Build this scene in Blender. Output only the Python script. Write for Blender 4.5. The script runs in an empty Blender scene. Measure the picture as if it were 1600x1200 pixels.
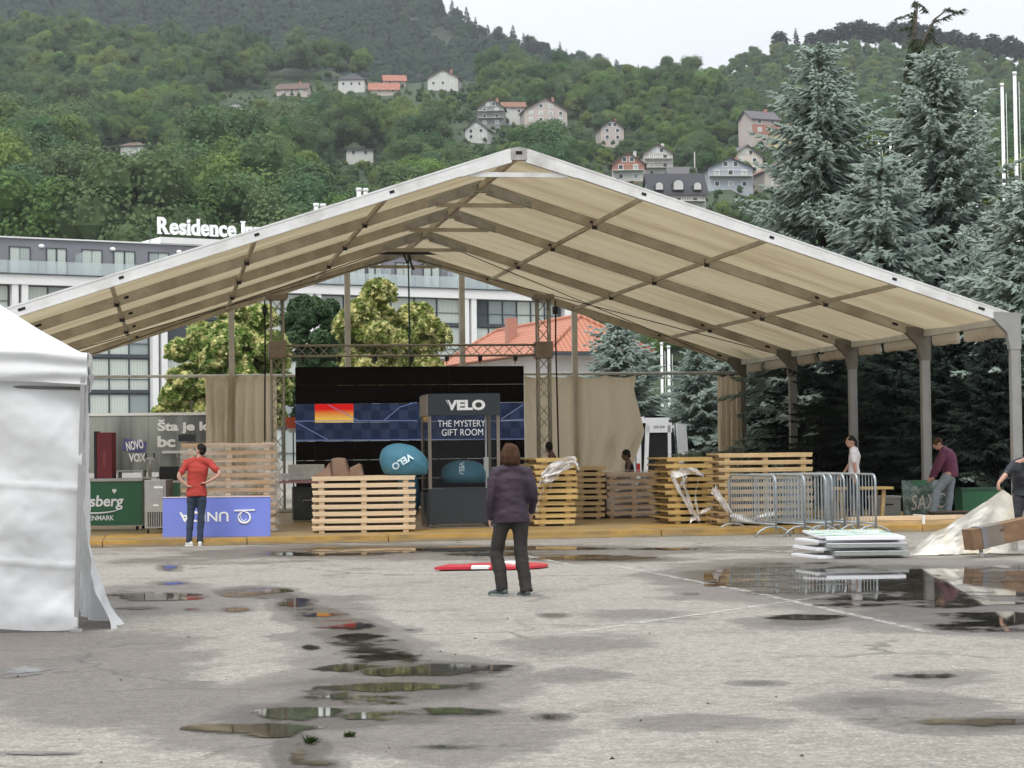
import bpy, bmesh, math, random
import numpy as np
from mathutils import Vector, Matrix, Euler
PI = math.pi
rnd = random.Random(7)
rng = np.random.default_rng(7)
SC = bpy.context.scene
COL = SC.collection

# ------------------------------------------------------------------ camera, sky, sun, exposure
F_PX, CAM_H, PITCH, ROLL = 3180.0, 1.6, 0.0320, -0.0122      # focal length in pixels of a 1600 px wide picture
cR0, cU0, cF = Vector((1, 0, 0)), Vector((0, -math.sin(PITCH), math.cos(PITCH))), Vector((0, math.cos(PITCH), math.sin(PITCH)))
cR = cR0 * math.cos(ROLL) + cU0 * math.sin(ROLL)
cU = cU0 * math.cos(ROLL) - cR0 * math.sin(ROLL)
cam = bpy.data.cameras.new('camera')
camo = bpy.data.objects.new('camera', cam)
COL.objects.link(camo)
camo.matrix_world = Matrix(((cR.x, cU.x, -cF.x, 0), (cR.y, cU.y, -cF.y, 0), (cR.z, cU.z, -cF.z, CAM_H), (0, 0, 0, 1)))
cam.sensor_width = 36
cam.lens = F_PX / 1600 * 36
cam.clip_end = 6000
SC.camera = camo
HAZE = 0.00013                                                 # density of the valley air

SUN_EL, SUN_ROT = math.radians(58), math.radians(200)
world = bpy.data.worlds.new('World')
SC.world = world
world.use_nodes = True
wn, wl = world.node_tree.nodes, world.node_tree.links
wn.clear()
wo = wn.new('ShaderNodeOutputWorld'); bg = wn.new('ShaderNodeBackground')
sky = wn.new('ShaderNodeTexSky'); sky.sky_type = 'NISHITA'; sky.sun_disc = False
sky.sun_elevation = SUN_EL; sky.sun_rotation = SUN_ROT
# overcast: cloud layer whose brightness rises towards the zenith, over the clear sky
tc = wn.new('ShaderNodeTexCoord'); sep = wn.new('ShaderNodeSeparateXYZ')
wl.new(tc.outputs['Generated'], sep.inputs[0])
mz = wn.new('ShaderNodeMapRange'); mz.inputs['From Min'].default_value = -0.02; mz.inputs['From Max'].default_value = 1.0
mz.inputs['To Min'].default_value = 4.7; mz.inputs['To Max'].default_value = 15.0
wl.new(sep.outputs['Z'], mz.inputs['Value'])
cn = wn.new('ShaderNodeTexNoise'); cn.inputs['Scale'].default_value = 2.2; cn.inputs['Detail'].default_value = 5; cn.inputs['Roughness'].default_value = .55
mp = wn.new('ShaderNodeMapping'); mp.inputs['Scale'].default_value = (1, 1, 3.5)
wl.new(tc.outputs['Generated'], mp.inputs[0]); wl.new(mp.outputs[0], cn.inputs['Vector'])
mn = wn.new('ShaderNodeMapRange'); mn.inputs['From Min'].default_value = .3; mn.inputs['From Max'].default_value = .7
mn.inputs['To Min'].default_value = .93; mn.inputs['To Max'].default_value = 1.07
wl.new(cn.outputs['Fac'], mn.inputs['Value'])
mu = wn.new('ShaderNodeMath'); mu.operation = 'MULTIPLY'; wl.new(mz.outputs[0], mu.inputs[0]); wl.new(mn.outputs[0], mu.inputs[1])
cc = wn.new('ShaderNodeMix'); cc.data_type = 'RGBA'; cc.blend_type = 'MULTIPLY'; cc.inputs['Factor'].default_value = 1
cc.inputs[6].default_value = (0.955, 0.985, 1.03, 1); wl.new(mu.outputs[0], cc.inputs[7])
mx = wn.new('ShaderNodeMix'); mx.data_type = 'RGBA'; mx.inputs['Factor'].default_value = 0.93
wl.new(sky.outputs[0], mx.inputs[6]); wl.new(cc.outputs[2], mx.inputs[7])
wl.new(mx.outputs[2], bg.inputs['Color']); bg.inputs['Strength'].default_value = 0.12
wl.new(bg.outputs[0], wo.inputs['Surface'])

sl = bpy.data.lights.new('sun', 'SUN'); sl.energy = 1.5; sl.angle = math.radians(22); sl.color = (1, .96, .9)
so = bpy.data.objects.new('sun', sl); COL.objects.link(so)
so.rotation_euler = (PI / 2 - SUN_EL, 0, PI - SUN_ROT)       # light arrives from high behind the camera, slightly left

SC.view_settings.view_transform = 'Standard'
SC.view_settings.look = 'None'
SC.view_settings.exposure = 0.36
SC.view_settings.gamma = 1.0
SC.view_settings.use_curve_mapping = False
SC.cycles.max_bounces = 6; SC.cycles.diffuse_bounces = 3; SC.cycles.glossy_bounces = 3
SC.cycles.transparent_max_bounces = 10; SC.cycles.transmission_bounces = 4; SC.cycles.volume_bounces = 0
SC.cycles.use_denoising = True

# ------------------------------------------------------------------ where things stand
def ray(px, py):
    return cF + cR * ((px - 800) / F_PX) + cU * (-(py - 600) / F_PX)
def P(px, py, Y):
    d = ray(px, py); k = Y / d.y
    return Vector((d.x * k, Y, CAM_H + d.z * k))
def G(px, py, z=0.0):
    d = ray(px, py); k = (z - CAM_H) / d.z
    return Vector((d.x * k, d.y * k, z))
TH = 0.168                                                     # the big tent stands turned by this angle
T0 = Vector((0.165, 36.47, 0)); TW, TE, TR, TB = 18.75, 3.90, 6.94, 4.577
KZ = 0.12                                                      # height of the wooden platform
def T(u, v, z=0.0):
    return Vector((T0.x + u * math.cos(TH) - v * math.sin(TH), T0.y + u * math.sin(TH) + v * math.cos(TH), z))
def Tinv(p):
    d = Vector(p) - T0
    return Vector((d.x * math.cos(TH) + d.y * math.sin(TH), -d.x * math.sin(TH) + d.y * math.cos(TH), p[2]))

# ------------------------------------------------------------------ objects
def tag(o, label=None, cat=None, group=None, kind=None):
    if label: o['label'] = label
    if cat: o['category'] = cat
    if group: o['group'] = group
    if kind: o['kind'] = kind
    return o
def thing(name, label, cat, loc=(0, 0, 0), rotz=0.0, group=None):
    o = bpy.data.objects.new(name, None); COL.objects.link(o)
    o.location = loc; o.rotation_euler = (0, 0, rotz); o.empty_display_size = .2
    return tag(o, label, cat, group)
def link(name, me, parent=None, loc=None, rot=None):
    o = bpy.data.objects.new(name, me); COL.objects.link(o)
    if parent is not None: o.parent = parent
    if loc is not None: o.location = loc
    if rot is not None: o.rotation_euler = rot
    return o
def kids(o, _c={}):
    return list(o.children)
def dup(o, parent=None, loc=None, rotz=None, label=None, top=True):
    c = o.copy(); COL.objects.link(c)
    if parent is not None: c.parent = parent
    if loc is not None: c.location = loc
    if rotz is not None: c.rotation_euler = (0, 0, rotz)
    if label: c['label'] = label
    for ch in kids(o): dup(ch, c, top=False)
    return c

class MB:
    """collects simple shapes into one mesh"""
    def __init__(s): s.v = []; s.f = []; s.m = []; s.sm = []
    def add(s, vs, fs, m=0, smooth=False):
        b = len(s.v); s.v += [tuple(v) for v in vs]
        s.f += [tuple(b + i for i in f) for f in fs]; s.m += [m] * len(fs); s.sm += [smooth] * len(fs)
        return s
    def box(s, c, d, rot=None, m=0, bev=0.0):
        x, y, z = d[0] / 2, d[1] / 2, d[2] / 2
        if bev <= 0:
            vs = [(-x, -y, -z), (x, -y, -z), (x, y, -z), (-x, y, -z), (-x, -y, z), (x, -y, z), (x, y, z), (-x, y, z)]
            fs = [(0, 3, 2, 1), (4, 5, 6, 7), (0, 1, 5, 4), (1, 2, 6, 5), (2, 3, 7, 6), (3, 0, 4, 7)]
        else:
            bm = bmesh.new(); bmesh.ops.create_cube(bm, size=1)
            for v in bm.verts: v.co = Vector((v.co.x * d[0], v.co.y * d[1], v.co.z * d[2]))
            bmesh.ops.bevel(bm, geom=bm.edges[:], offset=bev, segments=2, affect='EDGES', profile=.6)
            bm.verts.index_update()
            vs = [tuple(v.co) for v in bm.verts]; fs = [tuple(v.index for v in f.verts) for f in bm.faces]; bm.free()
        R = rot if isinstance(rot, Matrix) else (Euler(rot).to_matrix() if rot is not None else None)
        c = Vector(c)
        vs = [(R @ Vector(v) + c) if R is not None else (Vector(v) + c) for v in vs]
        return s.add(vs, fs, m)
    def beam(s, p0, p1, w, h, up=(0, 0, 1), m=0):
        p0, p1 = Vector(p0), Vector(p1); d = (p1 - p0); L = d.length; d.normalize()
        r = d.cross(Vector(up)); r = r.normalized() if r.length > 1e-5 else Vector((1, 0, 0)); u = r.cross(d)
        vs = []
        for q in (p0, p1):
            for a, b in ((-1, -1), (1, -1), (1, 1), (-1, 1)): vs.append(q + r * (a * w / 2) + u * (b * h / 2))
        return s.add(vs, [(0, 1, 2, 3), (7, 6, 5, 4), (0, 4, 5, 1), (1, 5, 6, 2), (2, 6, 7, 3), (3, 7, 4, 0)], m)
    def tube(s, pts, r, n=8, m=0, cap=True, smooth=True):
        pts = [Vector(p) for p in pts]; rs = r if isinstance(r, (list, tuple)) else [r] * len(pts)
        vs, fs = [], []; ref = Vector((0.13, 0.21, 1)).normalized()
        for i, p in enumerate(pts):
            t = (pts[min(i + 1, len(pts) - 1)] - pts[max(i - 1, 0)]).normalized()
            a = t.cross(ref); a = a.normalized() if a.length > .05 else t.cross(Vector((1, 0, 0))).normalized(); b = t.cross(a)
            for k in range(n):
                an = 2 * PI * k / n; vs.append(p + (a * math.cos(an) + b * math.sin(an)) * rs[i])
        for i in range(len(pts) - 1):
            for k in range(n):
                k2 = (k + 1) % n; fs.append((i * n + k, i * n + k2, (i + 1) * n + k2, (i + 1) * n + k))
        s.add(vs, fs, m, smooth)
        if cap:
            b = len(s.v) - len(vs)
            s.f += [tuple(b + k for k in range(n))[::-1], tuple(b + (len(pts) - 1) * n + k for k in range(n))]; s.m += [m, m]; s.sm += [False, False]
        return s
    def prism(s, poly, z0, z1, m=0, ax='z', M=None):
        n = len(poly)
        def q(x, y, z): return Vector((x, y, z)) if ax == 'z' else (Vector((x, z, y)) if ax == 'y' else Vector((z, x, y)))
        vs = [q(x, y, z0) for x, y in poly] + [q(x, y, z1) for x, y in poly]
        if M is not None: vs = [M @ v for v in vs]
        return s.add(vs, [tuple(range(n))[::-1], tuple(range(n, 2 * n))] + [(i, (i + 1) % n, n + (i + 1) % n, n + i) for i in range(n)], m)
    def ell(s, c, r, seg=12, rings=8, M=None, m=0):
        vs, fs = [], []
        for i in range(rings + 1):
            ph = PI * i / rings
            for k in range(seg):
                a = 2 * PI * k / seg
                v = Vector((r[0] * math.sin(ph) * math.cos(a), r[1] * math.sin(ph) * math.sin(a), r[2] * math.cos(ph)))
                vs.append((M @ v if M is not None else v) + Vector(c))
        for i in range(rings):
            for k in range(seg):
                k2 = (k + 1) % seg; fs.append((i * seg + k, (i + 1) * seg + k, (i + 1) * seg + k2, i * seg + k2))
        return s.add(vs, fs, m, True)
    def mesh(s, name, mats):
        me = bpy.data.meshes.new(name); me.from_pydata(s.v, [], s.f)
        for m in (mats if isinstance(mats, (list, tuple)) else [mats]): me.materials.append(m)
        me.polygons.foreach_set('material_index', s.m); me.polygons.foreach_set('use_smooth', s.sm)
        me.update(); return me
    def build(s, name, mats, parent=None, loc=None, rot=None):
        return link(name, s.mesh(name, mats), parent, loc, rot)

def np_mesh(name, V, Fc, mats, smooth=False, midx=None):
    V = np.asarray(V, np.float32); Fc = np.asarray(Fc, np.int32); k = Fc.shape[1]
    me = bpy.data.meshes.new(name)
    me.vertices.add(len(V)); me.vertices.foreach_set('co', V.ravel())
    me.loops.add(Fc.size); me.loops.foreach_set('vertex_index', Fc.ravel())
    me.polygons.add(len(Fc)); me.polygons.foreach_set('loop_start', np.arange(len(Fc), dtype=np.int32) * k)
    for m in (mats if isinstance(mats, (list, tuple)) else [mats]): me.materials.append(m)
    if midx is not None: me.polygons.foreach_set('material_index', np.asarray(midx, np.int32))
    me.polygons.foreach_set('use_smooth', np.full(len(Fc), smooth))
    me.update(calc_edges=True); me.validate(); return me

_tmp = bpy.data.scenes.new('workbench')
def evaluated(o, name):
    """mesh of an object with its modifiers / text outline applied"""
    _tmp.collection.objects.link(o); vl = _tmp.view_layers[0]; vl.update()
    me = bpy.data.meshes.new_from_object(o.evaluated_get(vl.depsgraph)); me.name = name
    d = o.data; bpy.data.objects.remove(o)
    return me
def text_mesh(body, size, mat, depth=.004, weight=0.0, spacing=1.0, shear=0.0, align='CENTER'):
    c = bpy.data.curves.new('lettering', 'FONT'); c.body = body; c.size = size; c.extrude = depth; c.offset = weight
    c.space_character = spacing; c.shear = shear; c.align_x = align; c.align_y = 'CENTER'; c.resolution_u = 4
    me = evaluated(bpy.data.objects.new('lettering', c), 'lettering'); me.materials.clear(); me.materials.append(mat)
    return me
def text(body, size, mat, parent, loc, rot=(PI / 2, 0, 0), name='lettering', fit=None, **k):
    me = text_mesh(body, size, mat, **k)
    if fit:
        co = np.empty(len(me.vertices) * 3, np.float32); me.vertices.foreach_get('co', co); co = co.reshape(-1, 3)
        mn, mxx = co.min(0), co.max(0)
        co[:, 0] = (co[:, 0] - (mn[0] + mxx[0]) / 2) * fit[0] / (mxx[0] - mn[0])
        co[:, 1] = (co[:, 1] - (mn[1] + mxx[1]) / 2) * fit[1] / (mxx[1] - mn[1])
        me.vertices.foreach_set('co', co.ravel()); me.update()
    return link(name, me, parent, loc, rot)

# ------------------------------------------------------------------ noise on arrays
def _h(ix, iy, s):
    n = (ix.astype(np.int64) * 374761393 + iy.astype(np.int64) * 668265263 + s * 974711) & 0x7fffffff
    n = ((n ^ (n >> 13)) * 1274126177) & 0x7fffffff
    return ((n ^ (n >> 16)) & 0xffff) / 65535.0
def vnoise(x, y, s=0):
    ix, iy = np.floor(x), np.floor(y); fx, fy = x - ix, y - iy
    fx = fx * fx * (3 - 2 * fx); fy = fy * fy * (3 - 2 * fy)
    a, b, c, d = _h(ix, iy, s), _h(ix + 1, iy, s), _h(ix, iy + 1, s), _h(ix + 1, iy + 1, s)
    return (a * (1 - fx) + b * fx) * (1 - fy) + (c * (1 - fx) + d * fx) * fy
def fbm(x, y, o=4, s=0):
    x = np.asarray(x, float); y = np.asarray(y, float); r = 0; a = .5
    for i in range(o): r = r + a * (vnoise(x, y, s + i) * 2 - 1); x = x * 2.03 + 11.3; y = y * 2.03 + 5.1; a *= .5
    return r

# ------------------------------------------------------------------ materials
def nt(name):
    m = bpy.data.materials.new(name); m.use_nodes = True
    return m, m.node_tree.nodes, m.node_tree.links, m.node_tree.nodes['Principled BSDF']
def noise(n, l, scale, detail=4, rough=.55, vec=None, stretch=None, coord='Object'):
    t = n.new('ShaderNodeTexNoise'); t.inputs['Scale'].default_value = scale; t.inputs['Detail'].default_value = detail; t.inputs['Roughness'].default_value = rough
    if vec is None:
        c = n.new('ShaderNodeTexCoord'); vec = c.outputs[coord]
    if stretch:
        mpn = n.new('ShaderNodeMapping'); mpn.inputs['Scale'].default_value = stretch; l.new(vec, mpn.inputs[0]); vec = mpn.outputs[0]
    l.new(vec, t.inputs['Vector']); return t.outputs['Fac']
def mrange(n, l, v, a, b, c=0., d=1., smooth=False):
    t = n.new('ShaderNodeMapRange'); l.new(v, t.inputs['Value'])
    if smooth: t.interpolation_type = 'SMOOTHSTEP'
    for k, x in zip(('From Min', 'From Max', 'To Min', 'To Max'), (a, b, c, d)): t.inputs[k].default_value = x
    return t.outputs[0]
def mixc(n, l, f, a, b, mode='MIX'):
    t = n.new('ShaderNodeMix'); t.data_type = 'RGBA'; t.blend_type = mode
    if isinstance(f, (int, float)): t.inputs['Factor'].default_value = f
    else: l.new(f, t.inputs['Factor'])
    for i, x in ((6, a), (7, b)):
        if isinstance(x, (tuple, list)): t.inputs[i].default_value = (*x[:3], 1)
        else: l.new(x, t.inputs[i])
    return t.outputs[2]
def mth(n, l, op, a, b=None):
    t = n.new('ShaderNodeMath'); t.operation = op
    for i, x in ((0, a), (1, b)):
        if x is None: continue
        if isinstance(x, (int, float)): t.inputs[i].default_value = x
        else: l.new(x, t.inputs[i])
    return t.outputs[0]
def bump(n, l, b, h, strength, dist=.02):
    t = n.new('ShaderNodeBump'); t.inputs['Strength'].default_value = strength; t.inputs['Distance'].default_value = dist
    l.new(h, t.inputs['Height']); l.new(t.outputs[0], b.inputs['Normal'])
def MAT(name, col, rough=.6, metal=0., var=.15, vs=3., bmp=0., bs=30., dirt=None, ds=.8, dlo=.5, dhi=.75, damt=.7, stretch=None, spec=.5, obj_rand=0.0, coord='Object'):
    m, n, l, b = nt(name)
    lo = tuple(c * (1 - var) for c in col); hi = tuple(min(1, c * (1 + var)) for c in col)
    c = mixc(n, l, mrange(n, l, noise(n, l, vs, 5, .6, stretch=stretch, coord=coord), .3, .7), lo, hi)
    if dirt is not None:
        f = mrange(n, l, noise(n, l, ds, 6, .65, stretch=stretch, coord=coord), dlo, dhi, 0, damt); c = mixc(n, l, f, c, dirt)
    if obj_rand:
        oi = n.new('ShaderNodeObjectInfo'); hs = n.new('ShaderNodeHueSaturation')
        l.new(mrange(n, l, oi.outputs['Random'], 0, 1, 1 - obj_rand, 1 + obj_rand), hs.inputs['Value']); l.new(c, hs.inputs['Color']); c = hs.outputs[0]
    l.new(c, b.inputs['Base Color'])
    b.inputs['Roughness'].default_value = rough; b.inputs['Metallic'].default_value = metal; b.inputs['Specular IOR Level'].default_value = spec
    if bmp: bump(n, l, b, noise(n, l, bs, 4, .6, stretch=stretch, coord=coord), bmp)
    return m
# ------------------------------------------------------------------ ground
def px_of(X, Y, Z=0.0):
    """numpy: picture position of world points"""
    z = Z - CAM_H
    d = X * cF.x + Y * cF.y + z * cF.z
    return 800 + F_PX * (X * cR.x + Y * cR.y + z * cR.z) / d, 600 - F_PX * (X * cU.x + Y * cU.y + z * cU.z) / d
# low spots where water stands: (x, y, rx, ry, strength) as they lie across the yard, worked out from where they show
LOW = [(1290, 903, 170, 20, 1.3), (1450, 915, 250, 25, 1.4), (1570, 972, 95, 15, 1.3), (1490, 944, 150, 5, 1.0), (1200, 893, 80, 10, .9), (1330, 922, 150, 10, .9),
       (235, 932, 75, 6, 1.2), (400, 927, 52, 7, 1.3), (268, 912, 30, 3, .7), (265, 887, 14, 4, 1.0), (300, 952, 18, 3, .8), (365, 952, 22, 4, 1.0), (225, 951, 35, 3, .9),
       (462, 943, 30, 9, .62), (492, 958, 48, 11, .60), (538, 977, 58, 12, .58), (562, 1000, 58, 14, .62), (485, 1012, 18, 4, .6), (592, 1022, 64, 14, .62), (620, 1040, 80, 12, .6), (640, 985, 18, 2, .5),
       (655, 1047, 115, 11, 1.3), (620, 1072, 130, 14, .75), (540, 1092, 110, 12, .7), (470, 1116, 70, 10, .85), (395, 1140, 95, 8, .85), (430, 1148, 60, 6, .7),
       (600, 1119, 75, 8, .85), (705, 1113, 75, 7, .85), (468, 1175, 22, 22, .6), (500, 1195, 40, 10, .5), (860, 1121, 26, 5, 1.1), (700, 1168, 60, 4, .8),
       (640, 859, 150, 4, 1.1), (830, 857, 120, 3, .9), (930, 873, 90, 4, 1.0), (500, 866, 90, 3, .9), (760, 866, 60, 3, .9), (1040, 858, 60, 2, .7),
       (1450, 1058, 60, 5, .5), (1520, 1128, 120, 6, .35), (865, 962, 18, 3, .7), (1080, 928, 20, 3, .75), (1260, 965, 60, 4, .8), (60, 1178, 60, 3, .4), (20, 1050, 90, 10, .3), (1180, 1068, 40, 4, .6)]
DAMP = [(465, 945, 40, 14, 1.6), (500, 962, 60, 14, 1.6), (548, 985, 70, 16, 1.6), (575, 1010, 75, 20, 1.7), (620, 1035, 110, 18, 1.7), (600, 1080, 190, 28, 1.6), (480, 1120, 170, 30, 1.6), (470, 1175, 50, 40, 1.6), (640, 1120, 160, 20, 1.4), (1480, 950, 240, 30, 1.5), (1520, 1130, 170, 16, 1.2), (1000, 960, 120, 10, .9), (1260, 970, 100, 12, 1.1), (650, 862, 380, 8, 1.3), (120, 1035, 260, 60, .8), (60, 985, 140, 25, .6), (560, 1040, 150, 70, .9), (520, 960, 90, 35, .7), (480, 1130, 330, 60, .8), (700, 1150, 200, 60, .5), (250, 935, 200, 28, .6),
        (1380, 915, 360, 45, .9), (900, 1010, 180, 22, .6), (950, 962, 90, 14, .5), (880, 1055, 110, 14, .55), (1400, 1100, 170, 20, .8), (1100, 1130, 160, 18, .4), (620, 862, 420, 14, .8),
        (1180, 860, 400, 8, .5), (330, 875, 220, 12, .5), (1480, 1060, 90, 18, .5), (1320, 960, 180, 16, .45), (200, 1100, 250, 50, .5)]
def field(px, py, lst, X, Y, amp, sc):
    f = np.full(px.shape, -3.0)
    for cx, cy, rx, ry, k in lst:
        r2 = ((px - cx) / rx) ** 2 + ((py - cy) / ry) ** 2
        f = np.maximum(f, k - r2)
    return f + fbm(X * sc, Y * sc, 6, 3) * amp
def fan(rows, cols):
    dx = np.array([[*G(c, r, 0)] for r in rows for c in (cols[0], cols[-1])]).reshape(len(rows), 2, 3)
    t = (np.asarray(cols) - cols[0]) / (cols[-1] - cols[0])
    return dx[:, 0, None, :] * (1 - t)[None, :, None] + dx[:, 1, None, :] * t[None, :, None]
def asphalt():
    m, n, l, b = nt('weathered asphalt')
    tcn = n.new('ShaderNodeTexCoord'); v = tcn.outputs['Object']
    big = noise(n, l, .35, 6, .62, v); mid = noise(n, l, 2.3, 6, .7, v); fine = noise(n, l, 38, 3, .8, v)
    vo = n.new('ShaderNodeTexVoronoi'); vo.inputs['Scale'].default_value = 44; l.new(v, vo.inputs['Vector'])
    stones = mrange(n, l, vo.outputs['Color'], .15, .9)
    c = mixc(n, l, mrange(n, l, big, .38, .62), (.19, .168, .134), (.315, .29, .24))
    c = mixc(n, l, mrange(n, l, mid, .3, .75), c, (.37, .352, .308))
    c = mixc(n, l, mth(n, l, 'MULTIPLY', stones, .8), c, mixc(n, l, mrange(n, l, fine, .35, .65), (.07, .062, .05), (.64, .615, .56)))
    c = mixc(n, l, mrange(n, l, noise(n, l, 11, 4, .75, v), .35, .7, 0, .75), c, (.145, .13, .112))
    crack = n.new('ShaderNodeTexVoronoi'); crack.feature = 'DISTANCE_TO_EDGE'; crack.inputs['Scale'].default_value = .33
    wv = n.new('ShaderNodeVectorMath'); wv.operation = 'ADD'; nn = n.new('ShaderNodeTexNoise'); nn.inputs['Scale'].default_value = 1.3; nn.inputs['Detail'].default_value = 6
    l.new(v, nn.inputs['Vector']); l.new(v, wv.inputs[0]); l.new(nn.outputs['Color'], wv.inputs[1]); l.new(wv.outputs[0], crack.inputs['Vector'])
    cr = mth(n, l, 'MULTIPLY', mrange(n, l, crack.outputs['Distance'], .004, .016, 1, 0), mrange(n, l, big, .45, .6))
    c = mixc(n, l, mth(n, l, 'MULTIPLY', cr, .6), c, (.07, .065, .055))
    at = n.new('ShaderNodeAttribute'); at.attribute_name = 'wet'
    w = mth(n, l, 'ADD', at.outputs['Fac'], mth(n, l, 'MULTIPLY', mth(n, l, 'SUBTRACT', noise(n, l, 1.1, 8, .72, v), .46), 2.3))
    w2 = mrange(n, l, w, .95, 1.5, 0, 1, True); w = mrange(n, l, w, .10, .62, 0, 1, True)
    wetc = mixc(n, l, 1.0, c, (.50, .47, .465), 'MULTIPLY')
    c = mixc(n, l, w, c, wetc); c = mixc(n, l, w2, c, mixc(n, l, 1.0, c, (.42, .38, .34), 'MULTIPLY'))
    ms = n.new('ShaderNodeAttribute'); ms.attribute_name = 'moss'
    mo = mth(n, l, 'MULTIPLY', ms.outputs['Fac'], mrange(n, l, noise(n, l, 9, 6, .7, v), .5, .62))
    c = mixc(n, l, mo, c, (.045, .05, .016))
    l.new(c, b.inputs['Base Color'])
    l.new(mrange(n, l, mth(n, l, 'ADD', w, w2), 0, 2, .9, .28), b.inputs['Roughness'])
    l.new(mrange(n, l, w, 0, 1, .25, .5), b.inputs['Specular IOR Level'])
    h = mth(n, l, 'ADD', mth(n, l, 'MULTIPLY', vo.outputs['Distance'], 1.0), mth(n, l, 'MULTIPLY', fine, .8))
    bump(n, l, b, h, .9, .009)
    return m
m_asph = asphalt()
rows = np.concatenate([np.arange(3000, 1290, -60.0), np.arange(1290, 800, -3.0), np.arange(800, 748, -1.5)]); cols = np.concatenate([np.arange(-2400, -200, 60.0), np.arange(-200, 1801, 8.0), np.arange(1860, 4100, 60.0)])
g = fan(rows, cols); R_, C_ = g.shape[:2]
pxx, pyy = px_of(g[..., 0], g[..., 1])
wetf = field(pxx, pyy, DAMP, g[..., 0], g[..., 1], .9, .5)
wet = np.clip((wetf + .35) / 1.2, 0, 1.5)
pudf = field(pxx, pyy, LOW, g[..., 0], g[..., 1], .8, .9)
wet = np.maximum(wet, np.clip((pudf + 1.8) / 1.3, 0, 1.6))
moss = np.zeros_like(wet)
for cx, cy, rx, ry in ((1530, 1130, 170, 16), (740, 1167, 90, 8), (1400, 1125, 90, 10), (480, 1158, 15, 6)):
    moss = np.maximum(moss, np.clip(1.3 - ((pxx - cx) / rx) ** 2 - ((pyy - cy) / ry) ** 2, 0, 1))
V = g.reshape(-1, 3)
idx = np.arange(R_ * C_).reshape(R_, C_)
Fq = np.stack([idx[:-1, :-1], idx[:-1, 1:], idx[1:, 1:], idx[1:, :-1]], -1).reshape(-1, 4)
gm = np_mesh('asphalt', V, Fq, m_asph)
for nm, arr in (('wet', wet), ('moss', moss)):
    a = gm.attributes.new(nm, 'FLOAT', 'POINT'); a.data.foreach_set('value', arr.ravel().astype(np.float32))
tag(link('ground_yard', gm), kind='structure')
# the ground beyond, one sheet to the horizon, 6 mm lower
m_far = MAT('far ground', (.25, .235, .20), .9, vs=.3, dirt=(.17, .16, .13), ds=.12)
mb = MB(); mb.add([(-1500, -200, -.006), (1500, -200, -.006), (1500, 2600, -.006), (-1500, 2600, -.006)], [(0, 1, 2, 3)])
tag(mb.build('ground', m_far), kind='structure')

# standing water: level sheets 5 mm above the asphalt with the outline of the low spots
m_water, n, l, b = nt('standing water')
b.inputs['Base Color'].default_value = (.035, .03, .024, 1); b.inputs['Roughness'].default_value = .03; b.inputs['IOR'].default_value = 1.36
b.inputs['Specular IOR Level'].default_value = .6
l.new(mixc(n, l, mrange(n, l, noise(n, l, .8, 5, .6), .35, .65), (.022, .02, .017), (.075, .066, .052)), b.inputs['Base Color'])
bump(n, l, b, noise(n, l, 3, 2, .5), .015, .01)
at_ = n.new('ShaderNodeAttribute'); at_.attribute_name = 'depth'
al = mth(n, l, 'ADD', at_.outputs['Fac'], mth(n, l, 'MULTIPLY', mth(n, l, 'SUBTRACT', noise(n, l, 6, 8, .78), .5), 1.9)); al = mth(n, l, 'ADD', al, mth(n, l, 'MULTIPLY', mth(n, l, 'SUBTRACT', noise(n, l, 45, 3, .7), .5), .7))
l.new(mrange(n, l, al, -.30, .62, 0, 1, True), b.inputs['Alpha'])
def puddle(x0, x1, y0, y1):
    rws = np.arange(y1, y0, -0.9); cls = np.arange(x0, x1, 3.0)
    g = fan(rws, cls); X, Y = g[..., 0], g[..., 1]; a, bb = px_of(X, Y)
    f = field(a, bb, LOW, X, Y, 1.0, 1.1) + fbm(X * 2.2, Y * 2.6, 5, 9) * 1.7 + fbm(X * 14, Y * 14, 3, 19) * .5 - .22; TH_ = -.95; f = f - TH_
    nR, nC = f.shape; vid = {}; vs = []; fs = []; dp = []
    def pt(i, j): 
        k = (i, j)
        if k not in vid: vid[k] = len(vs); vs.append((X[i, j], Y[i, j], .005)); dp.append(float(f[i, j] + TH_))
        return vid[k]
    def cut(i, j, i2, j2):
        k = (i, j, i2, j2) if (i, j) < (i2, j2) else (i2, j2, i, j)
        if k not in vid:
            a_, b_ = f[k[0], k[1]], f[k[2], k[3]]; t = a_ / (a_ - b_)
            vid[k] = len(vs); vs.append((X[k[0], k[1]] * (1 - t) + X[k[2], k[3]] * t, Y[k[0], k[1]] * (1 - t) + Y[k[2], k[3]] * t, .005)); dp.append(TH_)
        return vid[k]
    act = np.argwhere((np.maximum.reduce([f[:-1, :-1], f[1:, :-1], f[:-1, 1:], f[1:, 1:]]) > 0))
    for i, j in act:
        i, j = int(i), int(j); cs = [(i, j), (i, j + 1), (i + 1, j + 1), (i + 1, j)]; poly = []
        for q in range(4):
            p, r = cs[q], cs[(q + 1) % 4]; fp, fr = f[p] > 0, f[r] > 0
            if fp: poly.append(pt(*p))
            if fp != fr: poly.append(cut(*p, *r))
        if len(poly) >= 3: fs.append(tuple(poly))
    if not fs: return
    me = bpy.data.meshes.new('puddle'); me.from_pydata(vs, [], fs); me.materials.append(m_water); me.update(); at_ = me.attributes.new('depth', 'FLOAT', 'POINT'); at_.data.foreach_set('value', dp)
    tag(link('puddle', me), kind='structure')
for bx in ((1100, 1700, 876, 1000), (150, 460, 880, 962), (462, 720, 930, 1036), (280, 860, 1037, 1240), (380, 1110, 850, 879), (830, 920, 1110, 1135), (1380, 1700, 1050, 1145), (-60, 120, 1030, 1185)):
    puddle(*bx)

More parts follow.
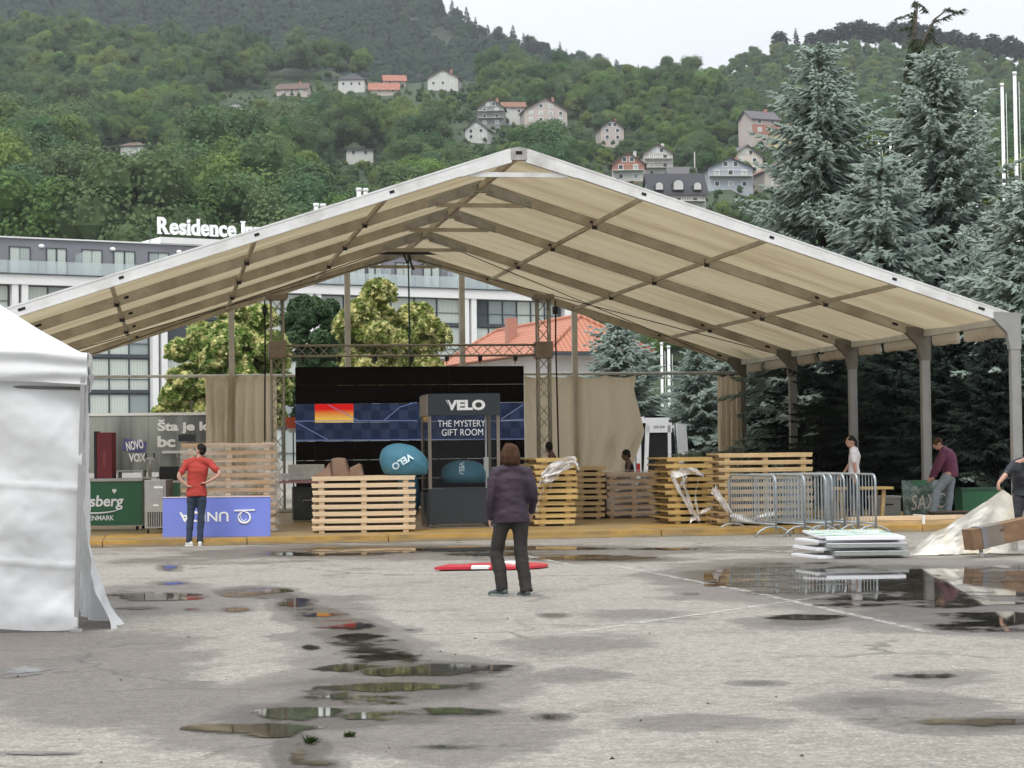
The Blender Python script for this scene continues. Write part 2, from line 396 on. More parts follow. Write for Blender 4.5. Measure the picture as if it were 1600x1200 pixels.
# worn white parking lines
m_line, n, l, b = nt('worn white paint')
b.inputs['Base Color'].default_value = (.62, .60, .55, 1); b.inputs['Roughness'].default_value = .8
l.new(mrange(n, l, noise(n, l, 5, 6, .75), .44, .62, .05, .6), b.inputs['Alpha'])
for (x0, y0, x1, y1, w) in ((963, 884, 1180, 926, .11), (1180, 926, 1450, 987, .10), (880, 990, 1300, 930, .09), (940, 838, 1100, 852, .12), (1100, 852, 1290, 866, .10), (1000, 872, 1260, 850, .08), (820, 868, 905, 885, .12), (1190, 865, 1300, 852, .1)):
    a, c = G(x0, y0, .004), G(x1, y1, .004); d = (c - a).normalized(); s = Vector((-d.y, d.x, 0)) * w / 2
    mb = MB(); k = max(2, int((c - a).length / 1.5)); vs = []
    for i in range(k + 1):
        q = a.lerp(c, i / k); j = s * (1 + .15 * rnd.uniform(-1, 1)); vs += [q - j, q + j]
    mb.add(vs, [(2 * i, 2 * i + 2, 2 * i + 3, 2 * i + 1) for i in range(k)])
    tag(mb.build('line_marking', m_line), kind='structure')

# ------------------------------------------------------------------ hills (their rows carry a distance each)
def interp(x, tab): return np.interp(x, [t[0] for t in tab], [t[1] for t in tab])
SKY_A = [(-500, 70), (0, 62), (200, 68), (320, 95), (420, 105), (520, 112), (640, 135), (760, 130), (830, 140), (960, 150), (1060, 160), (1120, 172), (1250, 215), (1400, 235), (1700, 260), (2100, 280)]
ROW_A = [(62, 960), (110, 870), (145, 800), (200, 690), (250, 600), (285, 540), (330, 450), (370, 385), (450, 320), (540, 270), (640, 232), (704, 215)]
def D_A(px, py): return interp(py, ROW_A)
def terrA(px, py):
    return P(px, py, float(D_A(px, py)))
SKY_B = [(-500, -260), (0, -220), (300, -150), (500, -90), (600, -50), (655, -12), (690, 22), (740, 48), (790, 78), (850, 92), (905, 112), (960, 122), (1000, 128), (1090, 150), (1200, 165)]
ROW_B = [(-260, 1900), (-50, 1620), (0, 1500), (60, 1350), (110, 1240), (170, 1120), (220, 1050)]
SKY_C = [(960, 190), (1040, 150), (1090, 138), (1140, 118), (1190, 98), (1240, 88), (1330, 82), (1430, 88), (1520, 98), (1620, 118), (1720, 130), (2200, 160)]
ROW_C = [(80, 1150), (140, 1050), (190, 950), (260, 860), (330, 800)]
def hill(name, sky_t, row_t, x0, x1, y_low, mat, jag=0.0):
    xs = np.arange(x0, x1 + 1, 20.0); nr = 26; Vv = []
    for i in range(nr + 3):
        for x in xs:
            top = float(interp(x, sky_t))
            if i < nr:
                t = i / (nr - 1); y = y_low + (top - y_low) * t
                D = float(np.interp(y, [r[0] for r in row_t], [r[1] for r in row_t]))
                p = P(x, y, D)
                if 0 < i: p.z += 3.5 * float(fbm(p.x / 22, p.y / 22, 3, 5)) + jag * float(fbm(p.x / 9, p.z / 9, 3, 8))
                if i == 0: p.z = -2
            else:
                D = float(np.interp(top, [r[0] for r in row_t], [r[1] for r in row_t])); p = P(x, top, D)
                k = i - nr + 1; p = Vector((p.x * (1 + .06 * k), p.y * (1 + .06 * k), max(-2, p.z * (1 - .33 * k))))
            Vv.append(p)
    n_ = len(xs); ii = np.arange((nr + 3) * n_).reshape(nr + 3, n_)
    Fv = np.stack([ii[:-1, :-1], ii[:-1, 1:], ii[1:, 1:], ii[1:, :-1]], -1).reshape(-1, 4)
    return tag(link(name, np_mesh(name, np.array([tuple(v) for v in Vv]), Fv, mat, True)), kind='structure')
m_under = MAT('forest floor', (.028, .05, .016), .95, vs=.1, dirt=(.05, .075, .025), ds=.04)
m_rock = MAT('forest floor and cliffs', (.03, .042, .022), .95, vs=.03, dirt=(.17, .17, .16), ds=.02, dlo=.52, dhi=.6, stretch=(1, 1, .5))
hill('near_hillside', SKY_A, ROW_A, -500, 2100, 704, m_under)
hill('far_mountain', SKY_B, ROW_B, -500, 1200, 250, m_rock, 6)
hill('right_hill', SKY_C, ROW_C, 960, 2200, 330, m_under)

# ------------------------------------------------------------------ trees of the hillsides
def leaf_mat(name, lo, hi, var=.35, ns=.35, trans=.25, tip=None):
    m, n, l, b = nt(name)
    oi = n.new('ShaderNodeObjectInfo')
    c = mixc(n, l, oi.outputs['Random'], lo, hi)
    ge = n.new('ShaderNodeTexCoord')
    f = noise(n, l, ns, 5, .7, ge.outputs['Object'])
    hs = n.new('ShaderNodeHueSaturation'); l.new(c, hs.inputs['Color'])
    l.new(mrange(n, l, f, .3, .7, 1 - var, 1 + var), hs.inputs['Value'])
    wr = n.new('ShaderNodeTexWhiteNoise'); wr.noise_dimensions = '1D'; l.new(oi.outputs['Random'], wr.inputs['W'])
    l.new(mrange(n, l, wr.outputs['Value'], 0, 1, .488, .525), hs.inputs['Hue'])
    c = hs.outputs[0]
    if tip is not None:
        c = mixc(n, l, mrange(n, l, noise(n, l, ns * 3.3, 4, .6, ge.outputs['Object']), .47, .60, 0, .9), c, tip)
    l.new(c, b.inputs['Base Color']); b.inputs['Roughness'].default_value = .75; b.inputs['Specular IOR Level'].default_value = .2
    tr = n.new('ShaderNodeBsdfTranslucent'); l.new(c, tr.inputs['Color'])
    ms = n.new('ShaderNodeMixShader'); ms.inputs[0].default_value = trans
    l.new(b.outputs[0], ms.inputs[1]); l.new(tr.outputs[0], ms.inputs[2])
    l.new(ms.outputs[0], n['Material Output'].inputs['Surface'])
    return m
m_bark = MAT('bark', (.10, .08, .06), .9, vs=6, bmp=.5, bs=20)
m_leafA = leaf_mat('broad leaves on the hill', (.060, .120, .038), (.20, .275, .075), ns=.22, var=.4, trans=.35)
m_leafB = leaf_mat('dark needles', (.036, .062, .045), (.05, .08, .05), ns=.3, trans=.1)
m_leafC = leaf_mat('grey green leaves', (.075, .135, .058), (.14, .20, .085), ns=.22, var=.4, trans=.35)

def blobs_crown(rg, nb, H, W):
    """positions and radii of the lumps that make one broad crown"""
    bl = [(0, 0, H * .62, W * .36)]
    for i in range(nb):
        a = rg.uniform(0, 2 * PI); t = rg.uniform(0, 1); z = H * (.32 + .6 * t)
        rr = W * .5 * math.sqrt(max(.05, 1 - ((t - .35) / .75) ** 2)) * rg.uniform(.45, .8)
        bl.append((rr * math.cos(a), rr * math.sin(a), z, W * rg.uniform(.13, .22)))
    return bl
def leaf_cloud(rg, bl, n, size, flat=.5, up=0.25, asp=1.0):
    """n leaf clumps (one four-sided face each) spread over and in the lumps"""
    B = np.array(bl); w = B[:, 3] ** 2; k = rg.choice(len(B), n, p=w / w.sum())
    d = rg.normal(size=(n, 3)); d /= np.linalg.norm(d, axis=1)[:, None]; d[:, 2] = np.where(d[:, 2] < -.3, -d[:, 2], d[:, 2])
    r = B[k, 3] * (1 - np.abs(rg.normal(0, .22, n))) * rg.uniform(.95, 1.12, n)
    C = B[k, :3] + d * r[:, None]
    nrm = d + rg.normal(0, flat, (n, 3)); nrm[:, 2] += up; nrm /= np.linalg.norm(nrm, axis=1)[:, None]
    a = np.cross(nrm, rg.normal(size=(n, 3))); a /= np.linalg.norm(a, axis=1)[:, None]; b = np.cross(nrm, a)
    s = size * rg.uniform(.6, 1.3, n)
    sa, sb = a * s[:, None], b * (s * asp)[:, None]; q = rg.uniform(.5, 1, (n, 1))
    V = np.stack([C - sa * q, C - sb * .8, C + sa, C + sb * q], 1).reshape(-1, 3)
    return V, np.arange(4 * n).reshape(n, 4)
def core(bl, k=.8):
    mb = MB()
    for x, y, z, r in bl: mb.ell((x, y, z), (r * k, r * k, r * k * .95), 7, 5)
    return mb
def broad_tree_meshes(seed, H, W, nb, n, size, lm, name):
    rg = np.random.default_rng(seed); bl = blobs_crown(rg, nb, H, W)
    V, Fv = leaf_cloud(rg, bl, n, size)
    c = core(bl, .74); b0 = len(V); Vc = np.array([tuple(v) for v in c.v]); Fc = np.array([f for f in c.f])
    me = np_mesh(name + '_crown', np.vstack([V, Vc]), np.vstack([Fv, Fc + b0]), lm)
    t = MB(); t.tube([(0, 0, -1), (.05, 0, H * .25), (0, .05, H * .55)], [H * .022, H * .017, H * .008], 6)
    return me, t
hill_protos = []
for i, (H, W, nb, lm) in enumerate(((11, 10.5, 15, m_leafA), (12.5, 9, 14, m_leafA), (9.5, 10, 13, m_leafA), (13, 11.5, 18, m_leafC), (10, 8, 11, m_leafA), (12, 10, 12, m_leafC))):
    me, t = broad_tree_meshes(100 + i, H, W, nb, 9000, .185, lm, 'hill_tree'); hill_protos.append((me, t, H, W))
def conifer_mesh(seed, H, W, lm, name='pine_crown', tiers=11, z0=.12, round_top=False):
    rg = np.random.default_rng(seed); V = []; 
    for i in range(tiers * 9):
        t = rg.uniform(0, 1); z = H * (z0 + (1 - z0) * t)
        R = W / 2 * ((1 - t) ** .8 + .04 if not round_top else math.sqrt(max(0.02, 1 - ((t - .4) / .62) ** 2))) * rg.uniform(.75, 1.15); a = rg.uniform(0, 2 * PI)
        for q in range(7):
            f = rg.uniform(.25, 1); c = np.array([math.cos(a) * R * f, math.sin(a) * R * f, z - .15 * R * f]) + rg.normal(0, .12 * R + .05, 3)
            u = np.array([math.cos(a), math.sin(a), -.25]) * (.32 * R + .2); s = np.array([-math.sin(a), math.cos(a), rg.normal(0, .5)]) * (.13 * R + .16)
            V += [c - u * .4, c - s, c + u, c + s]
    V = np.array(V)
    return np_mesh(name, V, np.arange(len(V)).reshape(-1, 4), lm)
pine_protos = [conifer_mesh(300 + i, H, W, m_leafB, tiers=13, z0=z0, round_top=rt) for i, (H, W, z0, rt) in enumerate(((15, 6, .12, False), (14, 5, .1, False), (13, 8, .38, True), (14, 7.5, .42, True)))]

# houses keep the space in front of them free of trees: (x0, y0, x1, y1, distance)
CLEAR = [(430, 128, 484, 147, 830), (524, 112, 574, 142, 830), (574, 120, 634, 148, 830), (660, 106, 724, 142, 830), (742, 148, 822, 195, 700), (812, 155, 848, 190, 700), (872, 158, 896, 194, 700),
         (722, 186, 764, 222, 660), (930, 186, 982, 224, 640), (946, 230, 1062, 286, 545), (1000, 262, 1112, 335, 500), (1098, 230, 1240, 304, 520), (1160, 160, 1262, 224, 600),
         (355, 150, 382, 178, 760), (180, 216, 228, 246, 600), (534, 228, 588, 248, 590), (1085, 230, 1092, 320, 500), (1180, 250, 1262, 300, 530), (362, 147, 432, 152, 850), (430, 128, 484, 150, 830), (805, 150, 902, 196, 700), (718, 184, 772, 224, 670)]
def clear(px, py, D, w, h):
    for x0, y0, x1, y1, d in CLEAR:
        if D < d + 10 and px + w > x0 and px - w < x1 and py - h < y1 - 4 and py > y0 - 2: return False
    return True
spots = []            # (D, point, proto index, scale, rotation, kind)
rr = random.Random(21)
D = 236.0
while D < 955:
    py0 = float(np.interp(-D, [-r[1] for r in ROW_A], [r[0] for r in ROW_A]))
    step = 6.3 + D * .0028 + (1.2 if D < 470 else 0); x = -0.30 * D
    while x < 0.30 * D:
        X = x + rr.uniform(-.45, .45) * step; Y = D + rr.uniform(-.45, .45) * step
        py = float(np.interp(-Y, [-r[1] for r in ROW_A], [r[0] for r in ROW_A])); px = 800 + F_PX * X / Y
        if py > float(interp(px, SKY_A)) - 1 and py < 600:
            sc = (rr.uniform(.62, 1.0) if rr.random() < .5 else rr.uniform(1.0, 1.5)) * (.66 if 900 < px < 1300 and py > 200 else 1.0) * (1.38 if Y < 470 and px < 930 else 1.12 if Y < 620 and px < 930 else 1.0)
            w, h = 6.6 * sc * F_PX / Y, 13 * sc * F_PX / Y
            if not clear(px, py, Y, w * .9, h): sc = .40; w, h = 6.6 * sc * F_PX / Y, 13 * sc * F_PX / Y
            if not clear(px, py, Y, w * .7, h * .85): sc = .17
            if True:
                p = P(px, py, Y); spots.append((Y, p, rr.randrange(6), sc, rr.uniform(0, 6.28), 'b'))
        x += step
    D += step * .92
print('hill trees', len(spots))
front = [s for s in spots if 330 < s[0] and abs(s[1].x / s[0]) < .265 and (px_of(s[1].x, s[1].y, s[1].z)[1] < 395)]
front.sort(key=lambda s: s[0]); ind = front[:290]; ids = set(id(s) for s in ind)
ind_proto = []
for me, t, H, W in hill_protos: ind_proto.append((me, t.mesh('trunk', m_bark)))
for s in ind:
    Y, p, k, sc, ro, _ = s; me, tm = ind_proto[k]; px = px_of(p.x, p.y, p.z)[0]
    pyt = px_of(p.x, p.y, p.z)[1]; row = 'lowest row' if Y < 385 else 'second row' if Y < 440 else 'upper rows'
    lab = 'green tree, %s of the wood, %s' % (row, next(w_ for lim, w_ in ((60, 'at the left edge of the picture'), (150, 'above the leftmost hotel windows'), (245, 'just left of the rooftop sign'), (330, 'above the start of the rooftop sign'), (430, 'above the end of the rooftop sign'), (520, 'above the short roof vents'), (610, 'above the taller roof flues'), (720, 'left of the tent peak'), (830, 'directly above the tent peak'), (950, 'right of the tent peak'), (1100, 'under the brick and white houses'), (1240, 'under the pale blue house'), (1400, 'seen past the pointed spruce'), (9999, 'seen past the broad spruce')) if px < lim))
    o = thing('broadleaf_tree', lab, 'tree', p, ro, 'hillside trees' + lab.split('wood,')[1])
    o.scale = (sc,) * 3; link('crown', me, o); link('trunk', tm, o)

def scatter(name, pts, meshes, label, trunk=False):
    """one object: many trees set out by geometry nodes"""
    me = bpy.data.meshes.new(name); me.from_pydata([tuple(p[0]) for p in pts], [], [])
    for nm, ty, col in (('size', 'FLOAT', 1), ('turn', 'FLOAT', 2), ('which', 'INT', 3)):
        a = me.attributes.new(nm, ty, 'POINT'); a.data.foreach_set('value', [p[col] for p in pts])
    o = link(name, me)
    c = bpy.data.collections.new(name + '_kinds')
    for i, mm in enumerate(meshes):
        q = bpy.data.objects.new('%s_kind_%02d' % (name, i), mm); c.objects.link(q)
    ng = bpy.data.node_groups.new(name, 'GeometryNodeTree')
    ng.interface.new_socket('Geometry', in_out='INPUT', socket_type='NodeSocketGeometry'); ng.interface.new_socket('Geometry', in_out='OUTPUT', socket_type='NodeSocketGeometry')
    N, L = ng.nodes, ng.links; gi, go = N.new('NodeGroupInput'), N.new('NodeGroupOutput')
    ci = N.new('GeometryNodeCollectionInfo'); ci.inputs['Collection'].default_value = c; ci.inputs['Separate Children'].default_value = True; ci.inputs['Reset Children'].default_value = True
    ip = N.new('GeometryNodeInstanceOnPoints'); ip.inputs['Pick Instance'].default_value = True
    def attr(nm, ty):
        a = N.new('GeometryNodeInputNamedAttribute'); a.data_type = ty; a.inputs['Name'].default_value = nm; return a.outputs['Attribute']
    cx = N.new('ShaderNodeCombineXYZ'); L.new(attr('turn', 'FLOAT'), cx.inputs['Z'])
    L.new(gi.outputs[0], ip.inputs['Points']); L.new(ci.outputs[0], ip.inputs['Instance']); L.new(attr('which', 'INT'), ip.inputs['Instance Index'])
    L.new(cx.outputs[0], ip.inputs['Rotation']); L.new(attr('size', 'FLOAT'), ip.inputs['Scale']); L.new(ip.outputs[0], go.inputs[0])
    md = o.modifiers.new('trees', 'NODES'); md.node_group = ng
    return tag(o, label, kind='stuff')
scatter('hillside_forest', [(s[1], s[3], s[4], s[2]) for s in spots if id(s) not in ids], [h[0] for h in hill_protos], 'dense green wood covering the slope behind the town')
# far mountain, dark and steep, conifers along its edge
far = []; D = 1040.0
cliff = [(690, 60, 30, 16), (640, 32, 22, 10), (792, 108, 7, 16)]
while D < 1720:
    step = 9.5; x = -0.28 * D
    while x < 0.10 * D:
        X = x + rr.uniform(-.5, .5) * step; Y = D + rr.uniform(-.5, .5) * step
        py = float(np.interp(-Y, [-r[1] for r in ROW_B[::1]], [r[0] for r in ROW_B])); px = 800 + F_PX * X / Y
        if -130 < py and py > float(interp(px, SKY_B)) - 1 and px > -60 and px < 1150:
            if not any(((px - a) / c) ** 2 + ((py - 10 - b_) / d_) ** 2 < rr.uniform(.3, 1.5) for a, b_, c, d_ in cliff):
                edge = py < float(interp(px, SKY_B)) + 22
                if (edge and px < 880) and rr.random() < .55 or rr.random() < .10: far.append((P(px, py, Y), rr.uniform(.7, 1.25), rr.uniform(0, 6), 6 + rr.randrange(2)))
                else: far.append((P(px, py, Y), rr.uniform(.8, 1.2), rr.uniform(0, 6), rr.randrange(6)))
        x += step
    D += step * .9
m_leafD = leaf_mat('dark mountain leaves', (.034, .078, .050), (.062, .11, .060), ns=.22, var=.4); dark_protos = []
for h in hill_protos:
    me = h[0].copy(); me.materials[0] = m_leafD; dark_protos.append(me)
scatter('mountain_forest', far, dark_protos + pine_protos[:2], 'dark wood climbing the steep mountain')
rightw = []; D = 800.0
while D < 1160:
    step = 7.6; x = 0.04 * D
    while x < 0.30 * D:
        X = x + rr.uniform(-.5, .5) * step; Y = D + rr.uniform(-.5, .5) * step
        py = float(np.interp(-Y, [-r[1] for r in ROW_C], [r[0] for r in ROW_C])); px = 800 + F_PX * X / Y
        if py > float(interp(px, SKY_C)) - 1: rightw.append((P(px, py, Y), rr.uniform(.55, .85), rr.uniform(0, 6), rr.randrange(6)))
        x += step
    D += step * .9
scatter('right_hill_forest', rightw, [h[0] for h in hill_protos], 'even green wood covering the rounded hill')
# black pines one can count along the crest of the right hill
for i, (px, hh) in enumerate(((1218, 1.0), (1244, .95), (1268, .8), (1284, .85), (1298, .9), (1316, 1.05), (1330, 1.1), (1344, 1.15), (1357, 1.1), (1368, 1.05), (1384, 1.0), (1398, 1.15), (1412, 1.2), (1428, 1.25), (1446, 1.2), (1462, 1.1), (1478, 1.0), (1494, 1.05), (1508, .95),
                              (1522, 1.0), (1536, .9), (1552, 1.1), (1566, 1.0), (1580, 1.15), (1594, 1.05), (1610, 1.1))):
    y = float(interp(px, SKY_C)) - 3; hh *= 1.12; D = float(np.interp(y, [r[0] for r in ROW_C], [r[1] for r in ROW_C])); p = P(px, y, D)
    lab = {0: 'round-topped dark pine alone at the left end of the crest', 1: 'slim dark pine standing second from the left on the crest'}.get(i, 'dark pine in the crowded row along the crest of the right hill')
    o = thing('pine_tree', lab, 'tree', p, rr.uniform(0, 6), 'dark pines along the hill crest' if i > 1 else None)
    o.scale = (hh, hh, hh); k = 2 + i % 2 if i != 1 else 1
    link('crown', pine_protos[k], o); tb = MB().tube([(0, 0, -1), (.1, 0, 9)], [.25, .12], 6).build('trunk', m_bark, o)
# ------------------------------------------------------------------ the big open frame tent
m_alu = MAT('anodised aluminium', (.66, .66, .65), .5, .0, var=.10, vs=2, dirt=(.30, .27, .22), ds=1.3, dlo=.5, dhi=.75, damt=.6, bmp=.05)
m_colm = MAT('grey column toned for shade', (.27, .27, .26), .5, .1, var=.12, vs=2, dirt=(.22, .19, .16), ds=1.5, damt=.6)  # aluminium columns greyed down, their shade is put into the colour
m_brk = MAT('stained bracket plate', (.17, .15, .125), .6, .0, var=.2, vs=5, dirt=(.10, .07, .05), ds=3)
m_raf = MAT('beam toned for shade', (.52, .475, .385), .55, .0, var=.15, vs=2, dirt=(.22, .18, .12), ds=1.2, dlo=.4, dhi=.7, damt=.7)  # aluminium with dirt, darkened and browned for the shade under the roof
m_plate = MAT('galvanised plate', (.36, .35, .33), .5, .4, var=.2, vs=9, dirt=(.16, .13, .10), ds=3, damt=.8)
m_dark = MAT('black steel', (.018, .018, .02), .5, .2)
m_slot = MAT('dark slot', (.012, .011, .01), .9)
def fabric(name, col, trans, dirt, ds=.5, stretch=None, bmp=.15, bs=3, rough=.6, dmid=.52, dspan=.14, damt=.75):
    m, n, l, b = nt(name)
    f = noise(n, l, ds, 7, .68, stretch=stretch); g = noise(n, l, 14, 3, .6)
    c = mixc(n, l, mrange(n, l, f, dmid, dmid + dspan, 0, damt), col, dirt); c = mixc(n, l, mrange(n, l, g, .2, .8, 0, .25), c, tuple(x * .8 for x in col))
    l.new(c, b.inputs['Base Color']); b.inputs['Roughness'].default_value = rough; b.inputs['Specular IOR Level'].default_value = .3
    tr = n.new('ShaderNodeBsdfTranslucent'); l.new(c, tr.inputs['Color']); ms = n.new('ShaderNodeMixShader'); ms.inputs[0].default_value = trans
    l.new(b.outputs[0], ms.inputs[1]); l.new(tr.outputs[0], ms.inputs[2]); l.new(ms.outputs[0], n['Material Output'].inputs['Surface'])
    h = noise(n, l, bs, 4, .5, stretch=stretch)
    bn = n.new('ShaderNodeBump'); bn.inputs['Strength'].default_value = bmp; bn.inputs['Distance'].default_value = .05; l.new(h, bn.inputs['Height'])
    l.new(bn.outputs[0], b.inputs['Normal']); l.new(bn.outputs[0], tr.inputs['Normal'])
    return m
m_roof = fabric('aged roof membrane', (.56, .49, .335), .35, (.30, .225, .12), ds=.42, stretch=(.5, 3.2, 1), bmp=.3, bs=2.2, dmid=.42, dspan=.3, damt=.8)
m_wallcloth = fabric('tan side curtain', (.70, .61, .46), .45, (.50, .41, .28), ds=.9, stretch=(1, 1, .4))
m_valance = fabric('pale valance cloth', (.75, .70, .62), .3, (.5, .42, .32))

tent = thing('frame_tent', 'large open gable frame tent with aluminium beams and stained beige roof over the wooden platform', 'tent', T0, TH)
hw = TW / 2; sl_ = (TR - TE) / hw; ANG = math.atan(sl_)
def rz(u): return TR - abs(u) * sl_
ins = 1.05                                                     # reach of the ridge and eave connectors
def rafter(i, v):
    for s in (-1, 1):
        mb = MB(); mb.beam((s * .16, 0, rz(.16)), (s * hw, 0, TE), .10, .215, m=0)
        for k in (-1, 1):                                      # lips of the extrusion
            mb.beam((s * .16, k * .052, rz(.16) + .095), (s * hw, k * .052, TE + .095), .012, .03, m=0)
            mb.beam((s * .16, k * .052, rz(.16) - .095), (s * hw, k * .052, TE - .095), .012, .03, m=0)
        r = mb.build('rafter', m_alu if i == 0 else m_raf, tent, (0, v, 0))
        sm = MB()
        for q in (.055, .245, .50, .75, .93):
            u = s * hw * q; z = rz(u)
            sm.box((u, -.0525, z), (.13 if q in (.055, .93) else .09, .006, .05), (0, s * ANG, 0))
            sm.box((u, .0525, z), (.09, .006, .05), (0, s * ANG, 0))
        sm.build('bolt_slot', m_slot, r)
        g = MB(); g.prism([(s * .13, rz(.13) + .10), (s * ins, rz(ins) + .02), (s * ins, rz(ins) - .125), (s * .13, rz(.13) - .15)], -.062, .062, ax='y')
        g.build('ridge_connector', m_alu if i == 0 else m_plate, tent, (0, v, 0))
        kn = MB(); kn.prism([(s * (hw + .11), TE + .13), (s * (hw - .42), TE + .42 * sl_ + .02), (s * (hw - .42), TE + .42 * sl_ - .115), (s * (hw - .16), TE - .24), (s * (hw - .11), TE - .55), (s * (hw + .11), TE - .55)], -.07, .07, ax='y')
        kn.build('eave_bracket', m_colm if i == 0 else m_brk, tent, (0, v, 0))
        c = MB(); c.box((s * hw, 0, (TE - .2 + .06) / 2), (.19, .12, TE - .2 - .06), bev=.012); c.box((s * hw, 0, .045), (.42, .36, .03))
        for k in (-1, 1): c.beam((s * (hw - .08), k * .063, .1), (s * (hw - .08), k * .063, TE - .65), .02, .012, up=(0, 1, 0)); c.beam((s * (hw + .08), k * .063, .1), (s * (hw + .08), k * .063, TE - .65), .02, .012, up=(0, 1, 0))
        c.build('column', m_colm, tent, (0, v, 0))
    rp = MB(); rp.prism([(-.15, TR + .06), (0, TR + .085), (.15, TR + .06), (.15, TR - .15), (-.15, TR - .15)], -.064, .064, ax='y'); ro = rp.build('ridge_piece', m_plate, tent, (0, v, 0))
    MB().box((0, -.066, TR - .02), (.12, .006, .06)).build('bolt_slot', m_slot, ro)
    ct = MB(); ct.beam((-.9, 0, rz(.9) - .12), (.9, 0, rz(.9) - .12), .05, .085); ct.build('collar_tie', m_alu if i == 0 else m_raf, tent, (0, v, 0))
for i in range(5): rafter(i, i * TB)
for i in range(4):
    for u in (0, .25, -.25, .50, -.50, .77, -.77):
        w = .09 if u == 0 else .062; z = rz(u * hw) - (.02 if u else .05)
        MB().beam((u * hw, i * TB + .055, z), (u * hw, (i + 1) * TB - .055, z), w, w * 1.3).build('purlin', m_raf, tent)
        if i and u: MB().box((u * hw, i * TB - .058, z - .06), (.10, .03, .10)).build('purlin_clamp', m_dark, tent)
    for s in (-1, 1):
        MB().beam((s * hw, i * TB + .08, TE + .02), (s * hw, (i + 1) * TB - .08, TE + .02), .09, .14).build('eave_purlin', m_alu, tent)
        # membrane of one bay and slope
        nu, nv = 30, 12; a = np.linspace(0, 1, nu); bq = np.linspace(0, 1, nv); A, B = np.meshgrid(a, bq, indexing='ij')
        U = A * (hw + .16); Z = TR - U * sl_ + .095
        sag = np.sin(PI * B) * (.02 + .03 * np.abs(fbm(A * 7 + i * 9 + s, B * 1.5, 3, 4)))
        edge = np.clip(1 - (1 - A) / .12, 0, 1)
        wr = fbm(A * 9 + 3 * i, B * 5 + s * 4, 4, 6) * .022 + np.sin(A * 60 + fbm(A * 4, B * 3, 3, 2) * 9) * .006 * edge
        Z = Z - sag + wr * np.sin(PI * B) ** .5 - edge * np.sin(PI * B) * .04
        Vm = np.stack([s * U, i * TB + .04 + B * (TB - .08), Z], -1).reshape(-1, 3); ii = np.arange(nu * nv).reshape(nu, nv)
        Fm = np.stack([ii[:-1, :-1], ii[:-1, 1:], ii[1:, 1:], ii[1:, :-1]], -1).reshape(-1, 4)
        link('roof_panel', np_mesh('roof_panel', Vm, Fm, m_roof, True), tent)
        # short rolled strips of wall cloth hanging at the eave
        for b0, b1, dz in ((.10, .56, rnd.uniform(-.03, .03)), (.64, .93, rnd.uniform(-.05, .05))):
            nu = 14; Vv = []
            for k in range(nu):
                b_ = b0 + (b1 - b0) * k / (nu - 1); y = (i + b_) * TB
                w1 = .006 * math.sin(k * 1.7 + i); d = .23 + .010 * math.sin(k * .9 + i * 2) + dz * k / 13
                for q, (du, z) in enumerate(((.10, TE - .05), (.13 + w1, TE - .05 - d * .55), (.12 - w1, TE - .05 - d), (.06, TE - .03 - d), (.04, TE - .05 - d * .5), (.04, TE - .06))): Vv.append((s * (hw + du), y, z))
            ii = np.arange(nu * 6).reshape(nu, 6); Fm = np.stack([ii[:-1, :-1], ii[:-1, 1:], ii[1:, 1:], ii[1:, :-1]], -1).reshape(-1, 4)
            link('valance', np_mesh('valance', Vv, Fm, m_valance, True), tent)
# bracing wires of the last bay
for s in (-1, 1):
    MB().tube([(s * .3, 3 * TB, rz(.3) - .1), (s * hw * .97, 4 * TB, rz(hw * .97) - .1)], .012, 5).build('bracing_wire', m_dark, tent)
    MB().tube([(s * .3, 4 * TB, rz(.3) - .1), (s * hw * .97, 3 * TB, rz(hw * .97) - .1)], .012, 5).build('bracing_wire', m_dark, tent)
def TV(px, py, v):
    """(u, z) where the line of sight meets the upright plane v of the tent"""
    d = ray(px, py); nrm = Vector((-math.sin(TH), math.cos(TH), 0)); o = Vector((0, 0, CAM_H))
    k = ((T0 - o).dot(nrm) + v) / d.dot(nrm); q = o + d * k; q = Tinv(q); return q.x, q.z
VB = 4 * TB
for px, py in ((362, 560), (543, 500), (722, 500), (898, 550)):
    u, _ = TV(px, py, VB); MB().beam((u, VB, .12), (u, VB, rz(u) - .1), .15, .10, up=(0, 1, 0)).build('gable_post', m_alu, tent)
_, zrail = TV(1000, 583.5, VB)
MB().tube([(-hw, VB + .02, zrail), (hw, VB + .02, zrail)], .04, 8).build('gable_rail', m_alu, tent)

def curtain(x0, x1, ytop, v, folds, seed, amp=.09, right=None, ybot=None):
    """hanging wall cloth; right = list of (t, du) shaping its loose edge"""
    u0, _ = TV(x0, ytop, v); u1, _ = TV(x1, ytop, v); _, zt = TV((x0 + x1) / 2, ytop, v); zb = KZ + .01
    nu, nz = 70, 26; Vv = []
    for j in range(nz):
        t = j / (nz - 1)
        for i in range(nu):
            q = i / (nu - 1); uu = u0 + (u1 - u0) * q
            if right: uu = u0 + (u1 - u0 + float(np.interp(t, [r[0] for r in right], [r[1] for r in right]))) * q
            f = math.sin(q * folds * 2 * PI + seed + .5 * math.sin(t * 3 + seed) + float(fbm(q * 6, t * 2, 2, seed)) * 1.5)
            dv = amp * f * (.35 + .65 * min(1, t * 2 + .1)) + .03 * float(fbm(q * 14, t * 9, 3, seed + 3))
            sg = -.06 * abs(math.sin(q * PI * max(2, folds / 2))) * (1 - t)
            Vv.append((uu, v - .10 + dv, zt + (zb - zt) * t + sg))
    ii = np.arange(nu * nz).reshape(nz, nu); Fm = np.stack([ii[:-1, :-1], ii[1:, :-1], ii[1:, 1:], ii[:-1, 1:]], -1).reshape(-1, 4)
    return link('side_curtain', np_mesh('side_curtain', Vv, Fm, m_wallcloth, True), tent)
curtain(321, 432, 586, VB, 7, 1, .10)
